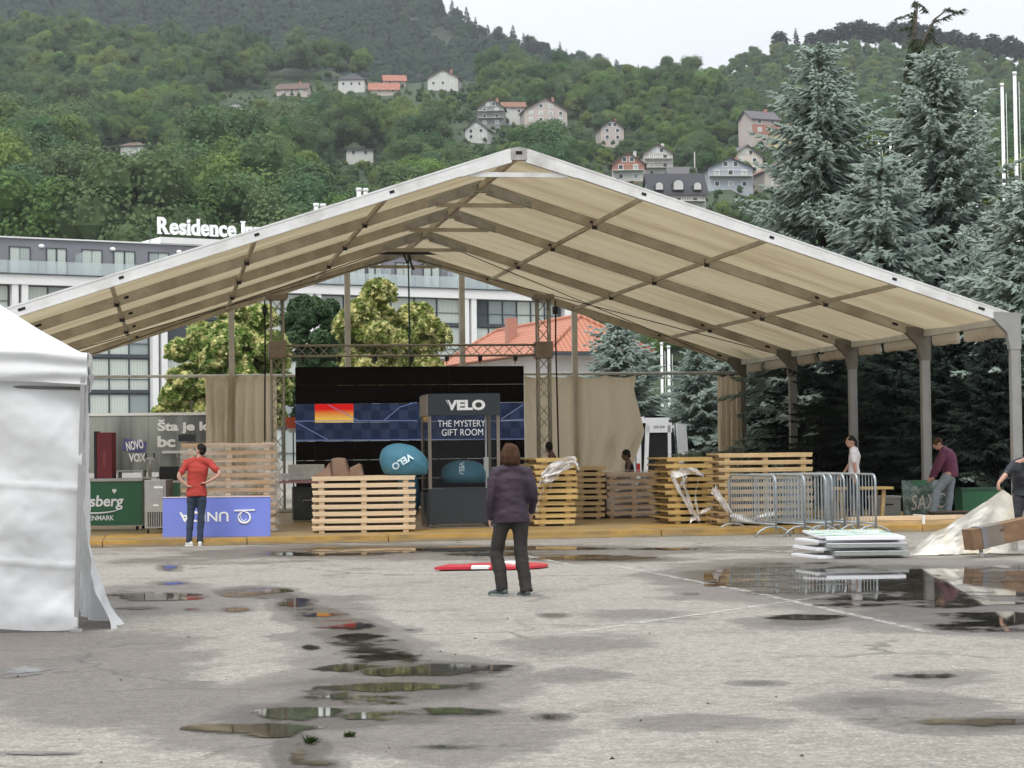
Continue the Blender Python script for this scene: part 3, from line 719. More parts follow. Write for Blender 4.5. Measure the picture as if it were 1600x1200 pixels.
curtain(818, 896, 587, VB, 3, 2, .03)
curtain(899, 992, 587, VB, 3, 5, .05, right=[(0, 0), (.12, -.05), (.45, .22), (.7, -.1), (1, -.35)])
curtain(1119, 1160, 586, VB, 5, 3, .11)

# ------------------------------------------------------------------ wooden platform under the tent
m_form = MAT('yellow formwork board', (.42, .25, .055), .55, var=.25, vs=2.5, dirt=(.16, .12, .07), ds=1.1, dlo=.42, dhi=.7, bmp=.1)
m_floor = MAT('worn floor panels', (.27, .20, .11), .42, var=.25, vs=1.2, dirt=(.40, .25, .07), ds=.8, dlo=.45, dhi=.6, stretch=(1, 2, 1))
plat = MB(); plat.box((0, VB / 2, .058), (TW + .9, VB + .5, .112)); po = plat.build('platform', m_floor, None, T0, (0, 0, TH)); tag(po, kind='structure')
L = (TW + .9) / 8
for k in range(8):
    u = -(TW + .9) / 2 + (k + .5) * L; mb = MB(); mb.box((u, -.30, .062 + rnd.uniform(-.004, .004)), (L - .015, .075, .124), (0, 0, rnd.uniform(-.003, .003)), bev=.006)
    e = mb.build('edge_beam', m_form, po); MB().box((u, -.341, .03), (L - .02, .01, .05)).build('web_strip', m_floor, e)
    for j in range(4):
        MB().box((u, .05 + j * .62, .1175 + rnd.uniform(0, .003)), (L - .02, .60, .012)).build('floor_panel', m_form if rnd.random() < .6 else m_floor, po)

# ------------------------------------------------------------------ screen, its truss towers
m_scr = MAT('unlit screen face', (.006, .0035, .003), .8, var=.2, vs=1, spec=.15)
m_lit, n, l, b = nt('lit blue screen')
ck = n.new('ShaderNodeTexChecker'); ck.inputs['Scale'].default_value = 4.2; tcx = n.new('ShaderNodeTexCoord'); l.new(tcx.outputs['Object'], ck.inputs['Vector'])
ck.inputs['Color1'].default_value = (.030, .048, .115, 1); ck.inputs['Color2'].default_value = (.062, .088, .18, 1)
l.new(mixc(n, l, mrange(n, l, noise(n, l, 1.3, 3), .4, .6, 0, .5), ck.outputs['Color'], (.028, .035, .075)), b.inputs['Emission Color']); b.inputs['Emission Strength'].default_value = .36
b.inputs['Base Color'].default_value = (.006, .006, .007, 1); b.inputs['Roughness'].default_value = .8; b.inputs['Specular IOR Level'].default_value = .15
m_flame, n, l, b = nt('lit orange screen')
tcx = n.new('ShaderNodeTexCoord'); sp = n.new('ShaderNodeSeparateXYZ'); l.new(tcx.outputs['Object'], sp.inputs[0])
VL = 15.4; _, zf = TV(520, 660, VL - .1); _, zf1 = TV(520, 632, VL - .1)
l.new(mixc(n, l, mrange(n, l, sp.outputs['Z'], zf + .1, zf1 - .12), (.85, .52, .10), (.72, .012, .012)), b.inputs['Emission Color']); b.inputs['Emission Strength'].default_value = .62; b.inputs['Base Color'].default_value = (.006, .006, .006, 1); b.inputs['Specular IOR Level'].default_value = .15
m_line2, n, l, b = nt('lit thin line'); b.inputs['Emission Color'].default_value = (.16, .22, .40, 1); b.inputs['Emission Strength'].default_value = .65; b.inputs['Base Color'].default_value = (.02, .02, .02, 1)
uL, zTop = TV(461, 573.5, VL); uR, _ = TV(818, 575, VL); _, zA = TV(640, 630, VL); _, zB = TV(640, 688, VL)
scr = thing('video_wall', 'wide black video wall with a blue chequered band and a red to yellow square lit', 'screen', T0, TH)
cw = (uR - uL) / 12; rowz = [zTop, (zTop + zA) / 2, zA, (zA + zB) / 2, zB, zB - .48, zB - .96]
zr_ = rowz + [zB - 1.30]
for r in range(7):
    for c in range(12):
        u = uL + (c + .5) * cw; z0, z1 = zr_[r], zr_[r + 1]; mt = m_scr
        if r in (2, 3): mt = m_flame if (r == 2 and c in (1, 2)) else m_lit
        pn = MB(); pn.box((u, VL, (z0 + z1) / 2), (cw - .006, .08, z0 - z1 - .006), m=0); pn.build('cabinet', mt, scr)
for (a, c, d, e) in ((512, 632, 560, 657), (461, 659, 512, 687), (461, 658, 652, 657), (600, 657, 625, 636), (625, 636, 645, 630), (640, 630, 652, 629), (783, 655, 818, 632), (783, 657, 818, 655), (461, 688, 818, 686)):
    u0, z0 = TV(a, c, VL - .05); u1, z1 = TV(d, e, VL - .05); MB().beam((u0, VL - .045, z0), (u1, VL - .045, z1), .004, .018).build('graphic_line', m_line2, scr)
MB().box(((uL + uR) / 2, VL + .5, (KZ + zB - 1.32) / 2 + .05), (uR - uL + .1, .9, zB - 1.34 - KZ)).build('base_skirt', m_dark, scr)

m_truss = MAT('truss tube', (.42, .40, .36), .45, .4, var=.12, vs=4, dirt=(.28, .22, .15), ds=2)
m_rust = MAT('painted sleeve block', (.30, .25, .21), .6, var=.2, vs=5, dirt=(.2, .12, .07), ds=3)
def box_truss(mb, p0, p1, w, h, side, up, bay=.42, r=.024):
    p0, p1, side, up = Vector(p0), Vector(p1), Vector(side), Vector(up); cs = [side * (a * w / 2) + up * (b * h / 2) for a, b in ((-1, -1), (1, -1), (1, 1), (-1, 1))]
    for c in cs: mb.tube([p0 + c, p1 + c], r, 8)
    n_ = max(1, int((p1 - p0).length / bay))
    for i in range(n_):
        a, b_ = p0.lerp(p1, i / n_), p0.lerp(p1, (i + 1) / n_)
        for k in range(4):
            c0, c1 = cs[k], cs[(k + 1) % 4]
            if i % 2: c0, c1 = c1, c0
            mb.tube([a + c0, b_ + c1], r * .5, 5, cap=False)
VT = 14.6
rig = thing('stage_truss_frame', 'aluminium box truss goalpost holding the video wall between two lattice towers', 'truss', T0, TH)
ut = []
for px, off in ((432.5, -1), (848, 1)):
    u, z1 = TV(px, 468, VT); ut.append(u); _, zs = TV(px, 547, VT)
    tw = MB(); box_truss(tw, (u, VT, .2), (u, VT, z1), .30, .30, (1, 0, 0), (0, 1, 0), .36, .025); tw.build('tower', m_truss, rig)
    MB().box((u, VT, zs), (.43, .43, .42), bev=.02).build('sleeve_block', m_rust, rig)
    hd = MB(); hd.box((u, VT, z1 + .05), (.48, .42, .13), bev=.01); hd.tube([(u - .2, VT - .16, z1 + .06), (u - .2, VT + .16, z1 + .06)], .075, 10); hd.tube([(u + .2, VT - .16, z1 + .06), (u + .2, VT + .16, z1 + .06)], .075, 10); hd.build('tower_head', m_rust, rig)
    ho = MB(); ho.tube([(u + off * .30, VT - .1, z1 - .02), (u + off * .30, VT - .1, z1 - .22)], .02, 6); ho.box((u + off * .30, VT - .1, z1 - .28), (.13, .16, .2), bev=.03); ho.build('chain_hoist', m_dark, rig)
    MB().tube([(u + off * .31, VT - .1, z1 - .3), (u + off * .30, VT - .1, zs + .3), (u + off * .34, VT - .12, 1.0)], .022, 6).build('hoist_chain', m_dark, rig)
    ft = MB(); ft.box((u, VT, .16), (.7, .7, .06))
    for a in range(4): ft.tube([(u, VT, .17), (u + .8 * math.cos(a * PI / 2 + .78), VT + .8 * math.sin(a * PI / 2 + .78), .15)], .03, 6)
    ft.build('tower_foot', m_truss, rig)
_, zt1 = TV(640, 539.5, VT); _, zt2 = TV(640, 556, VT)
bt = MB(); box_truss(bt, (ut[0] + .2, VT, (zt1 + zt2) / 2), (ut[1] - .2, VT, (zt1 + zt2) / 2), .30, zt1 - zt2, (0, 1, 0), (0, 0, 1), .27, .022); bt.build('cross_truss', m_truss, rig)
for px in (473, 530, 586, 643, 698, 750, 805):
    u, _ = TV(px, 560, VT); q = MB(); q.box((u, VT - .02, zt2 - .06), (.10, .10, .16), bev=.02); q.tube([(u, VT, zt2 - .1), (u, VT + .02, zTop + .02)], .012, 5); q.build('hanging_bracket', m_dark, rig)
# thin mast with a pulley standing in the middle behind the screen
u, z1 = TV(637, 392, VB - 1.2); u0, _ = TV(641, 560, VB - 1.2)
m_green = MAT('dark green strap', (.03, .09, .085), .6)
mst = thing('hoist_strap', 'dark green strap and hook hanging from the ridge of the tent behind the video wall', 'hoist', T(u, VB - 1.2, 0), TH)
MB().tube([(0, 0, z1), (.02, 0, z1 - .8), (u0 - u, 0, KZ + .3)], [.02, .022, .045], 8).build('strap', m_green, mst)
MB().tube([(-.1, 0, z1 - .1), (-.02, 0, z1 - .32), (.05, 0, z1 - .25), (.03, 0, z1 - .08), (.1, 0, z1 - .38), (.16, 0, z1 - .5)], .028, 8).build('hook', m_dark, mst)
MB().beam((-1.1, .2, z1 - .03), (1.0, .2, z1 - .03), .08, .10).build('spreader_bar', m_dark, mst)
# ------------------------------------------------------------------ hotel
def plain(name, c, r=.6, **k): return MAT(name, c, r, **k)
m_hwhite = plain('white render', (.74, .74, .73), .7, var=.04, vs=.4)
m_hgrey = plain('grey cladding', (.21, .21, .235), .6, var=.08, vs=.3)
m_hdark = plain('dark window frame', (.045, .055, .065), .5)
m_curt, n, l, b = nt('window with pale curtain')
wv = n.new('ShaderNodeTexWave'); wv.inputs['Scale'].default_value = 2.2; wv.inputs['Distortion'].default_value = 2; wv.inputs['Detail'].default_value = 2
tcx = n.new('ShaderNodeTexCoord'); l.new(tcx.outputs['Object'], wv.inputs['Vector'])
oi = n.new('ShaderNodeObjectInfo')
c = mixc(n, l, wv.outputs['Fac'], (.36, .42, .38), (.62, .66, .60)); c = mixc(n, l, mrange(n, l, oi.outputs['Random'], .55, 1, 0, .75), c, (.16, .20, .22))
l.new(c, b.inputs['Base Color']); b.inputs['Roughness'].default_value = .12; b.inputs['Specular IOR Level'].default_value = .6
m_rail, n, l, b = nt('glass balustrade'); b.inputs['Base Color'].default_value = (.55, .63, .64, 1); b.inputs['Roughness'].default_value = .1; b.inputs['Alpha'].default_value = .42
HA = P(-190, 700, 171 - 190 * .155); HA.z = 0                       # left end (outside the frame)
def hD(px): return 49029.0 / (286 - .047 * px)
HA = P(-190, 640, hD(-190)); HB = P(887, 640, hD(887)); HA.z = HB.z = 0
hd_ = (HB - HA); HL = hd_.length; hyaw = math.atan2(hd_.y, hd_.x)
def hx(px):                                                     # metres along the facade for a picture column
    d = ray(px, 600); e = Vector((math.cos(hyaw), math.sin(hyaw), 0)); nn = Vector((-e.y, e.x, 0)); k = HA.dot(nn) / d.dot(nn); return (d * k - HA).dot(e)
def hx2(px, yo):
    d = ray(px, 600); e = Vector((math.cos(hyaw), math.sin(hyaw), 0)); nn = Vector((-e.y, e.x, 0)); k = (HA.dot(nn) + yo) / d.dot(nn); return (d * k - HA).dot(e)
hotel = thing('hotel', 'long hotel with grey top storey, white framed window bays and rooftop lettering', 'hotel', HA, hyaw)
floors = [0.2, 3.75, 6.85, 9.95, 13.4, 16.9]; zr = 20.2
mb = MB(); mb.box((HL / 2, 8.2, floors[5] / 2 - .2), (HL, 15.6, floors[5] - .3)); mb.build('core', m_hdark, hotel)
mb = MB(); mb.box((HL / 2, 8.5, (floors[5] + zr) / 2), (HL - .6, 13.4, zr - floors[5])); mb.build('top_storey', m_hgrey, hotel)
MB().box((HL / 2, 8.5, zr + .06), (HL - .2, 13.8, .12)).build('parapet', m_hwhite, hotel)
bays = [hx(-190), hx(30), hx(248), hx(490), hx(733), hx(887)]
pil = MB()
for i, x in enumerate(bays):
    if 0 < i < 5: 
        MB().box((x - .42, .05, floors[5] / 2), (.55, .9, floors[5])).build('pillar', m_hwhite, hotel); MB().box((x + .42, .05, floors[5] / 2), (.55, .9, floors[5])).build('pillar', m_hwhite, hotel)
    else: MB().box((x, .05, floors[5] / 2), (.9, .9, floors[5])).build('pillar', m_hwhite, hotel)
MB().box((HL / 2, .0, floors[5] - .42), (HL + .4, 1.0, .84)).build('cornice', m_hwhite, hotel)
MB().box((HL / 2, -.05, floors[5] + .05), (HL + .5, 1.2, .10)).build('balcony_edge', m_hdark, hotel)
for bi in range(5):
    x0, x1 = bays[bi] + .8, bays[bi + 1] - .8; n_ = 6 if (x1 - x0) > 8 else 4
    for fi in range(5):
        z0, z1 = floors[fi] + .32, floors[fi + 1] - (.06 if fi < 4 else .9); w = (x1 - x0) / n_
        fr = MB()
        for k in range(n_ + 1): fr.box((x0 + k * w, .30, (z0 + z1) / 2), (.11, .12, z1 - z0))
        fr.box(((x0 + x1) / 2, .27, z0 - .14), (x1 - x0, .2, .30)); fr.box(((x0 + x1) / 2, .30, z0 + .95), (x1 - x0, .1, .06)); fr.box(((x0 + x1) / 2, .30, z1), (x1 - x0, .12, .1))
        f = fr.build('window_band', m_hdark, hotel)
        dk = rnd.randrange(n_) if rnd.random() < .6 else -1
        for k in range(n_):
            MB().box((x0 + (k + .5) * w, .36, (z0 + z1) / 2), (w - .12, .03, z1 - z0 - .04)).build('pane', m_hdark if k == dk else m_curt, f)
m_lampw, n, l, b = nt('white wall lamp'); b.inputs['Base Color'].default_value = (.85, .85, .82, 1)
for i, (a, c) in enumerate(((-110, -78), (-55, -22), (25.5, 58), (84, 115), (140, 171), (190, 223), (245, 276), (300, 332), (352, 384), (404, 436), (456, 486), (507, 536), (558, 586), (590, 612), (634, 659), (677, 703), (722, 747), (766, 790), (810, 832), (852, 872))):
    xa, xb = hx(a), hx(c); z0, z1 = floors[5] + .15, floors[5] + 2.55; f = MB(); xm = (xa + xb) / 2
    f.box((xa, 1.76, (z0 + z1) / 2), (.09, .1, z1 - z0)); f.box((xb, 1.76, (z0 + z1) / 2), (.09, .1, z1 - z0)); f.box((xm, 1.76, z1), (xb - xa + .09, .1, .09))
    if i % 2: f.box((xm, 1.76, (z0 + z1) / 2), (.14, .1, z1 - z0))
    f = f.build('window', m_hdark, hotel)
    for q in ((xa, xm), (xm, xb)): MB().box(((q[0] + q[1]) / 2, 1.78, (z0 + z1) / 2), (q[1] - q[0] - .08, .03, z1 - z0 - .04)).build('pane', m_curt, f)
    if i % 2 == 0: MB().ell((xb + 1.0, 1.72, z1 + .15), (.28, .1, .18), 10, 6).build('wall_lamp', m_lampw, hotel)
k = 0; x = .3
while x < HL - .5:
    w = min(2.6, HL - .3 - x); MB().box((x + w / 2, -.35, floors[5] + .65), (w - .05, .025, 1.1)).build('glass_balustrade', m_rail, hotel); x += w
for px in (129, 258, 610, 715): MB().box((hx(px), .7, floors[5] + 1.1), (.06, 1.9, 2.0)).build('glass_divider', m_rail, hotel)
MB().box((hx2(338, 4), 4, zr + .38), (hx(440) - hx(236), 5, .55)).build('roof_plinth', m_hwhite, hotel)
m_sign, n, l, b = nt('white letters'); b.inputs['Base Color'].default_value = (.9, .9, .9, 1); b.inputs['Roughness'].default_value = .4
sx0, sx1 = hx(248), hx(422); sD = hD(330); zs = 1.6 + (708 - 369) * sD / F_PX
sx0 = hx2(248, 2.0); sx1 = hx2(411, 2.0)
# rooftop letters: each one a body, with slab feet
cx = sx0; word = 'Residence Inn'; lets = []
c_ = bpy.data.curves
for ch in word:
    if ch == ' ': cx += .55; continue
    me = text_mesh(ch, 2.05, m_sign, depth=.12, weight=.050, align='LEFT')
    co = np.empty(len(me.vertices) * 3, np.float32); me.vertices.foreach_get('co', co); co = co.reshape(-1, 3); wx = co[:, 0].max() - co[:, 0].min(); co[:, 0] -= co[:, 0].min()
    lets.append((ch, me, co, cx, wx)); cx += wx + (.13)
tot = cx - .13 - sx0; kx = (sx1 - sx0) / tot
for ch, me, co, x, wx in lets:
    co[:, 0] *= kx; base = 0
    me.vertices.foreach_set('co', co.ravel()); me.update()
    o = link('letter', me, hotel, (sx0 + (x - sx0) * kx, 2.0, zs + .92), (PI / 2, 0, 0))
    sr = MB(); wl_ = wx * kx; ytop = float(co[:, 1].max()); ybt = float(co[:, 1].min())
    feet = {'R': (.18, wl_ - .12), 'I': (wl_ / 2,), 'n': (.17, wl_ - .17), 'i': (wl_ / 2,), 'd': (wl_ - .14,)}.get(ch, ())
    for fx in feet: sr.box((fx, ybt + .05, 0), (.42, .11, .22))
    if ch in 'RI': sr.box((.22 if ch == 'R' else wl_ / 2, ytop - .05, 0), (.46, .11, .22))
    if ch in 'ni': sr.box((.10 if ch == 'n' else wl_ / 2 - .1, 1.02 - 2.05 * .36 + .0, 0), (.26, .1, .22))
    if feet: sr.build('serif', m_sign, o)
for px in (252, 330, 400): MB().beam((hx(px), 2.6, zr), (hx(px), 2.1, zs + 1), .06, .06).build('sign_strut', m_hdark, hotel)
# ventilation stacks and aerials on the hotel roof
for i, (px, pt, lab) in enumerate(((502, 318, 'pair of short white roof vents left of the tent ridge on the hotel roof'), (569, 294, 'pair of taller white flues standing on the hotel roof behind the tent beam'))):
    D = hD(px) + 6; p = P(px, 600, D); p.z = zr; top = P(px, pt, D).z
    o = thing('roof_vent', lab, 'vent', p, hyaw)
    for dx in (-.36, .36):
        s_ = MB().tube([(dx, 0, .1), (dx, 0, top - zr - .25)], .22, 10).build('pipe', m_hwhite, o); MB().tube([(dx, 0, top - zr - .25), (dx, 0, top - zr)], [.30, .26], 10).build('cap', m_hwhite, o)

# ------------------------------------------------------------------ houses
WALLS = {k: plain('wall ' + k, c, .85, var=.06, vs=.5, dirt=tuple(x * .7 for x in c), ds=.3, damt=.4) for k, c in dict(white=(.58, .57, .54), grey=(.26, .26, .26), pink=(.52, .45, .41), brick=(.40, .20, .15), cream=(.70, .62, .52), blue=(.42, .45, .49), yellow=(.70, .60, .36), beige=(.50, .45, .40)).items()}
def tile_roof(name, col):
    m, n, l, b = nt(name); wv = n.new('ShaderNodeTexWave'); wv.inputs['Scale'].default_value = 1.6; wv.bands_direction = 'X'; tcx = n.new('ShaderNodeTexCoord'); l.new(tcx.outputs['Object'], wv.inputs['Vector'])
    c = mixc(n, l, wv.outputs['Fac'], tuple(x * .75 for x in col), col); c = mixc(n, l, mrange(n, l, noise(n, l, .8, 5, .7), .35, .7, 0, .5), c, tuple(x * .7 for x in col)); l.new(c, b.inputs['Base Color']); b.inputs['Roughness'].default_value = .85
    return m
ROOFS = {k: tile_roof('roof ' + k, c) for k, c in dict(brown=(.14, .095, .075), dark=(.055, .055, .065), red=(.36, .15, .10), grey=(.13, .125, .13), rust=(.24, .12, .08)).items()}
m_glassd = plain('dark house window', (.05, .06, .07), .2); m_wframe = plain('white window frame', (.8, .8, .78), .5); m_brown = plain('brown wood', (.10, .06, .04), .7)
def house(label, px, py, D, w, d, h, yaw, wall, roof, pitch=.62, ridge='x', floors=2, hip=0.0, cat='house', ov=.6, winw=True, chim=True, balc=False, band=None, group=None):
    """ridge 'y': the gable looks at the camera; 'x': the long roof slope does"""
    w, h = w * .90, h * .86; D = min(D, float(D_A(px, py)) - 3); p = P(px, py, D); p.z += .8; o = thing('hillside_house', label, cat, p, math.radians(yaw), group)
    rise = (w if ridge == 'y' else d) / 2 * pitch
    wb = MB()
    wb.box((0, d / 2, h / 2 - 2), (w, d, h + 4), m=0)
    if ridge == 'y': wb.add([(-w / 2, 0, h), (w / 2, 0, h), (0, 0, h + rise), (-w / 2, d, h), (w / 2, d, h), (0, d, h + rise)], [(0, 1, 2), (3, 5, 4), (0, 2, 5, 3), (1, 4, 5, 2)])
    elif not hip: wb.add([(-w / 2, 0, h), (-w / 2, d, h), (-w / 2, d / 2, h + rise), (w / 2, 0, h), (w / 2, d, h), (w / 2, d / 2, h + rise)], [(0, 2, 1), (3, 4, 5), (0, 3, 5, 2), (1, 2, 5, 4)])
    wb.build('wall', WALLS[wall], o)
    if band: MB().box((0, -.03, band[1]), (w + .04, .06, band[2])).build('lower_wall', WALLS[band[0]], o)
    r = MB(); t = .22; k = ov
    if ridge == 'y':
        for s in (-1, 1):
            e0 = Vector((s * (w / 2 + k), 0, h - k * pitch)); tp = Vector((0, 0, h + rise + .12)); 
            vs = [(e0.x, -k, e0.z), (tp.x, -k, tp.z), (tp.x, d + k, tp.z), (e0.x, d + k, e0.z)]; vs += [(a, b_, z - t) for a, b_, z in vs]
            r.add(vs, [(0, 1, 2, 3), (7, 6, 5, 4), (0, 4, 5, 1), (1, 5, 6, 2), (2, 6, 7, 3), (3, 7, 4, 0)])
    elif hip:
        q = min(w, d) / 2 * hip; a = [(-w / 2 - k, -k), (w / 2 + k, -k), (w / 2 + k, d + k), (-w / 2 - k, d + k)]
        vs = [(x, y, h - .1) for x, y in a] + [(-w / 2 + q, d / 2, h + rise), (w / 2 - q, d / 2, h + rise)]; r.add(vs, [(0, 1, 5, 4), (1, 2, 5), (2, 3, 4, 5), (3, 0, 4), (3, 2, 1, 0)])
    else:
        for s in (-1, 1):
            y0 = -k if s < 0 else d + k; zt = h + rise + .12; ze = h - k * pitch
            vs = [(-w / 2 - k, y0, ze), (w / 2 + k, y0, ze), (w / 2 + k, d / 2, zt), (-w / 2 - k, d / 2, zt)]; vs += [(a, b_, z - t) for a, b_, z in vs]
            r.add(vs, [(0, 1, 2, 3), (7, 6, 5, 4), (0, 4, 5, 1), (1, 5, 6, 2), (2, 6, 7, 3), (3, 7, 4, 0)])
    ro = r.build('roof', ROOFS[roof], o)
    if chim: MB().box((w * .22, d * .45, h + rise * .75), (.8, .8, rise * .8 + .8)).build('chimney', WALLS['white' if rnd.random() < .5 else 'brick'], ro)
    nw = max(2, int(w / 3.4)); hh = h / floors
    lv = [(i + .55) * hh for i in range(floors)] + ([h + rise * .35] if ridge == 'y' and rise > 2.2 else [])
    for zi, z in enumerate(lv):
        cnt = nw if zi < floors else 2
        for i in range(cnt):
            x = ((i + .5) / cnt - .5) * w * (.92 if zi < floors else .45); fw = 1.35; fh = 1.35
            f = MB().box((x, -.05, z), (fw, .12, fh)).build('window', m_wframe, o); MB().box((x, -.12, z), (fw - .35, .03, fh - .3)).build('pane', m_glassd if not winw else (m_curt if rnd.random() < .5 else m_glassd), f)
    if balc:
        for z in balc:
            bb = MB(); bb.box((0, -.7, z), (w * .96, 1.3, .16)); bo = bb.build('balcony', WALLS['white'], o)
            rl = MB(); rl.box((0, -1.3, z + 1.0), (w * .96, .06, .08)); 
            for i in range(int(w / .5)): rl.box((-w * .47 + i * .5, -1.3, z + .5), (.05, .05, 1.0))
            rl.build('railing', m_brown, bo)
    return o
house('low brown roofed house beside a row of white garden stones on the upper slope', 456, 150, 835, 13.5, 8, 2.6, -6, 'pink', 'brown', .6, 'x', 1)
house('square white house with a dark pyramid roof on the upper slope', 549, 142, 830, 11.5, 11, 4.4, 0, 'white', 'dark', .62, 'x', 1, hip=.9, chim=False)
house('long low house under a plain red tiled roof in the trees', 600, 148, 828, 12.5, 7, 1.8, 3, 'pink', 'red', .8, 'x', 1, chim=False)
house('smaller red roofed house standing just behind the long red roof', 617, 138, 842, 9.5, 7, 3.0, 8, 'pink', 'red', .7, 'x', 1, chim=False)
house('white gabled house with a brown roof near the top of the village', 692, 143, 825, 13.5, 10, 5.6, -8, 'white', 'rust', .5, 'y', 1)
house('grey three storey gabled house with bright white windows', 767, 200, 690, 10.0, 9, 7.4, -4, 'grey', 'brown', .62, 'y', 3, winw=True, balc=(2.6, 5.0))
house('white annexe with an orange tiled roof behind the grey gabled house', 803, 186, 702, 8.5, 7, 4.3, 4, 'white', 'rust', .55, 'x', 1, chim=False)
house('large pink house half hidden by a dark tree', 853, 196, 690, 16.5, 9, 5.2, 10, 'pink', 'brown', .55, 'y', 2)
house('small white gabled house below the grey three storey house', 744, 222, 655, 8.0, 8, 4.2, -14, 'white', 'dark', .7, 'y', 2, chim=False)
house('small pale pink gabled house alone among the trees', 957, 224, 640, 8.2, 8, 5.0, 10, 'pink', 'dark', .66, 'y', 2, winw=False)
house('brick gabled house with a white ground floor just above the tent edge', 982, 288, 540, 9.4, 9, 5.6, -2, 'brick', 'brown', .66, 'y', 2, band=('white', 1.5, 3.0), balc=(2.8,))
house('tall cream white gabled house behind the brick gabled one', 1029, 282, 556, 8.8, 9, 7.6, 4, 'white', 'brown', .60, 'y', 3, balc=(2.6, 5.0))
house('pale blue grey house with a white balcony on the right of the village', 1142, 302, 520, 12.5, 9, 6.6, 6, 'blue', 'dark', .42, 'y', 2, balc=(3.4,))
house('cream house with a grey roof rising behind the pale blue one', 1168, 276, 548, 10.5, 11, 5.6, 22, 'cream', 'grey', .62, 'y', 2, chim=False)
house('beige house with a low red brown roof beside the blue spruce', 1222, 300, 525, 10, 9, 5.4, 12, 'beige', 'rust', .55, 'y', 2, chim=False)
house('brick and plaster house with a wide grey roof high on the right', 1197, 214, 600, 10.5, 8, 5.6, 24, 'pink', 'grey', .62, 'x', 2, band=('brick', 1.4, 2.8))
house('small yellow house tucked beside the spruce top', 1237, 224, 590, 8.6, 7, 3.6, 20, 'yellow', 'rust', .55, 'y', 1, chim=False)
house('tiny white shed with a dark doorway on the left slope', 368, 178, 760, 5.0, 4, 3.0, -10, 'white', 'grey', .45, 'y', 1, chim=False)
house('white cottage with a brown roof peeping out of the left woods', 206, 246, 600, 7.6, 6, 3.2, -8, 'white', 'brown', .45, 'x', 1, chim=False, hip=.6)
house('flat white outbuilding with dark openings in the middle of the wood', 562, 249, 590, 8.6, 4, 2.6, 0, 'white', 'grey', .1, 'x', 1, chim=False, winw=False)
house('grey roofed shed between the white house and the utility pole', 1066, 288, 528, 7.6, 5, 2.6, -2, 'beige', 'grey', .7, 'x', 1, chim=False)
o = house('dark mansard house with three arched white dormers at the tent edge', 1060, 334, 490, 13.5, 9, 4.6, 6, 'white', 'dark', 1.0, 'x', 1, chim=False, balc=(1.9,))
for i, dx in enumerate((-4.2, 0, 4.2)):
    s = .80 if i == 1 else .6; arc = [(-1.3 * s, 0), (1.3 * s, 0), (1.3 * s, 1.5 * s)] + [(1.3 * s * math.cos(a), 1.5 * s + 1.1 * s * math.sin(a)) for a in np.linspace(.3, PI - .3, 7)] + [(-1.3 * s, 1.5 * s)]
    arc2 = [(x * 1.22, y * 1.12 - .1) for x, y in arc]; Mx = Matrix.Translation((dx, 0, 4.4)); dm = MB(); dm.prism(arc2, -.5, 3.2, ax='y', M=Mx); dd = dm.build('dormer_roof', ROOFS['dark'], o)
    MB().prism(arc, -.62, -.5, ax='y', M=Mx).build('dormer_front', WALLS['white'], dd)
o = thing('hilltop_building', 'faint white terraced building near the top of the hazy mountain', 'building', P(568, 20, 1490), 0)
for k in range(3): MB().box((0, 6, k * 4 + 2.6), (30 - 4 * k, 10, 1.6)).build('storey', WALLS['white'], o); MB().box((0, 6.5, k * 4 + .9), (28 - 4 * k, 9, 2.0)).build('glazing', m_glassd, o)
p = P(1086, 292, 520); o = tag(MB().tube([(0, 0, -2), (0, 0, 9.0)], [.22, .15], 8).build('utility_pole', plain('concrete', (.42, .40, .36), .9), None, p), 'plain concrete utility pole standing on the slope between the houses', 'pole')
m_stone = plain('white stone', (.75, .75, .73), .7)
for i, (x0, x1, y) in enumerate(((362, 432, 151),)):
    for k in range(14):
        px = x0 + (x1 - x0) * k / 13 + rr.uniform(-1.5, 1.5); p = P(px, y + rr.uniform(-2, 2), 838); tag(MB().box((0, 0, .7), (.75, .35, 1.6 + rr.uniform(-.4, .5)), (0, 0, rr.uniform(-.4, .4)), bev=.05).build('garden_stone', m_stone, None, p), 'small white upright stone in the row left of the brown roof', 'stone', 'white stones on the upper slope')

# red tiled house behind the tent
m_redt, n, l, b = nt('orange clay tiles'); tcx = n.new('ShaderNodeTexCoord'); wv = n.new('ShaderNodeTexWave'); wv.inputs['Scale'].default_value = 1.3; l.new(tcx.outputs['Object'], wv.inputs['Vector'])
wv2 = n.new('ShaderNodeTexWave'); wv2.bands_direction = 'Z'; wv2.inputs['Scale'].default_value = 2.6; l.new(tcx.outputs['Object'], wv2.inputs['Vector'])
c = mixc(n, l, wv.outputs['Fac'], (.32, .13, .075), (.50, .215, .135)); c = mixc(n, l, mth(n, l, 'MULTIPLY', wv2.outputs['Fac'], .5), c, (.30, .10, .06)); l.new(c, b.inputs['Base Color']); b.inputs['Roughness'].default_value = .8
C0 = P(861, 549, 95); R0 = P(1010, 551, 96.5); L0 = P(700, 575, 112)
ex = (R0 - C0); ex.z = 0; W_ = ex.length; yaw_ = math.atan2(ex.y, ex.x); Dp = 17.0; zE = C0.z
rh = thing('red_roof_house', 'white house with an orange clay tile hip roof right behind the tent', 'house', (C0.x, C0.y, 0), yaw_ + .02)
MB().box((W_ / 2, Dp / 2, zE / 2), (W_ - 1.0, Dp - 1.0, zE - .02)).build('wall', WALLS['white'], rh)
rf = MB(); rsz = 1.85; rf.add([(-.3, -.3, zE), (W_ + .3, -.3, zE), (W_ + .3, Dp + .3, zE), (-.3, Dp + .3, zE), (W_ / 2, W_ / 2, zE + rsz), (W_ / 2, Dp - W_ / 2, zE + rsz)], [(0, 1, 4), (1, 2, 5, 4), (2, 3, 5), (3, 0, 4, 5), (3, 2, 1, 0)])
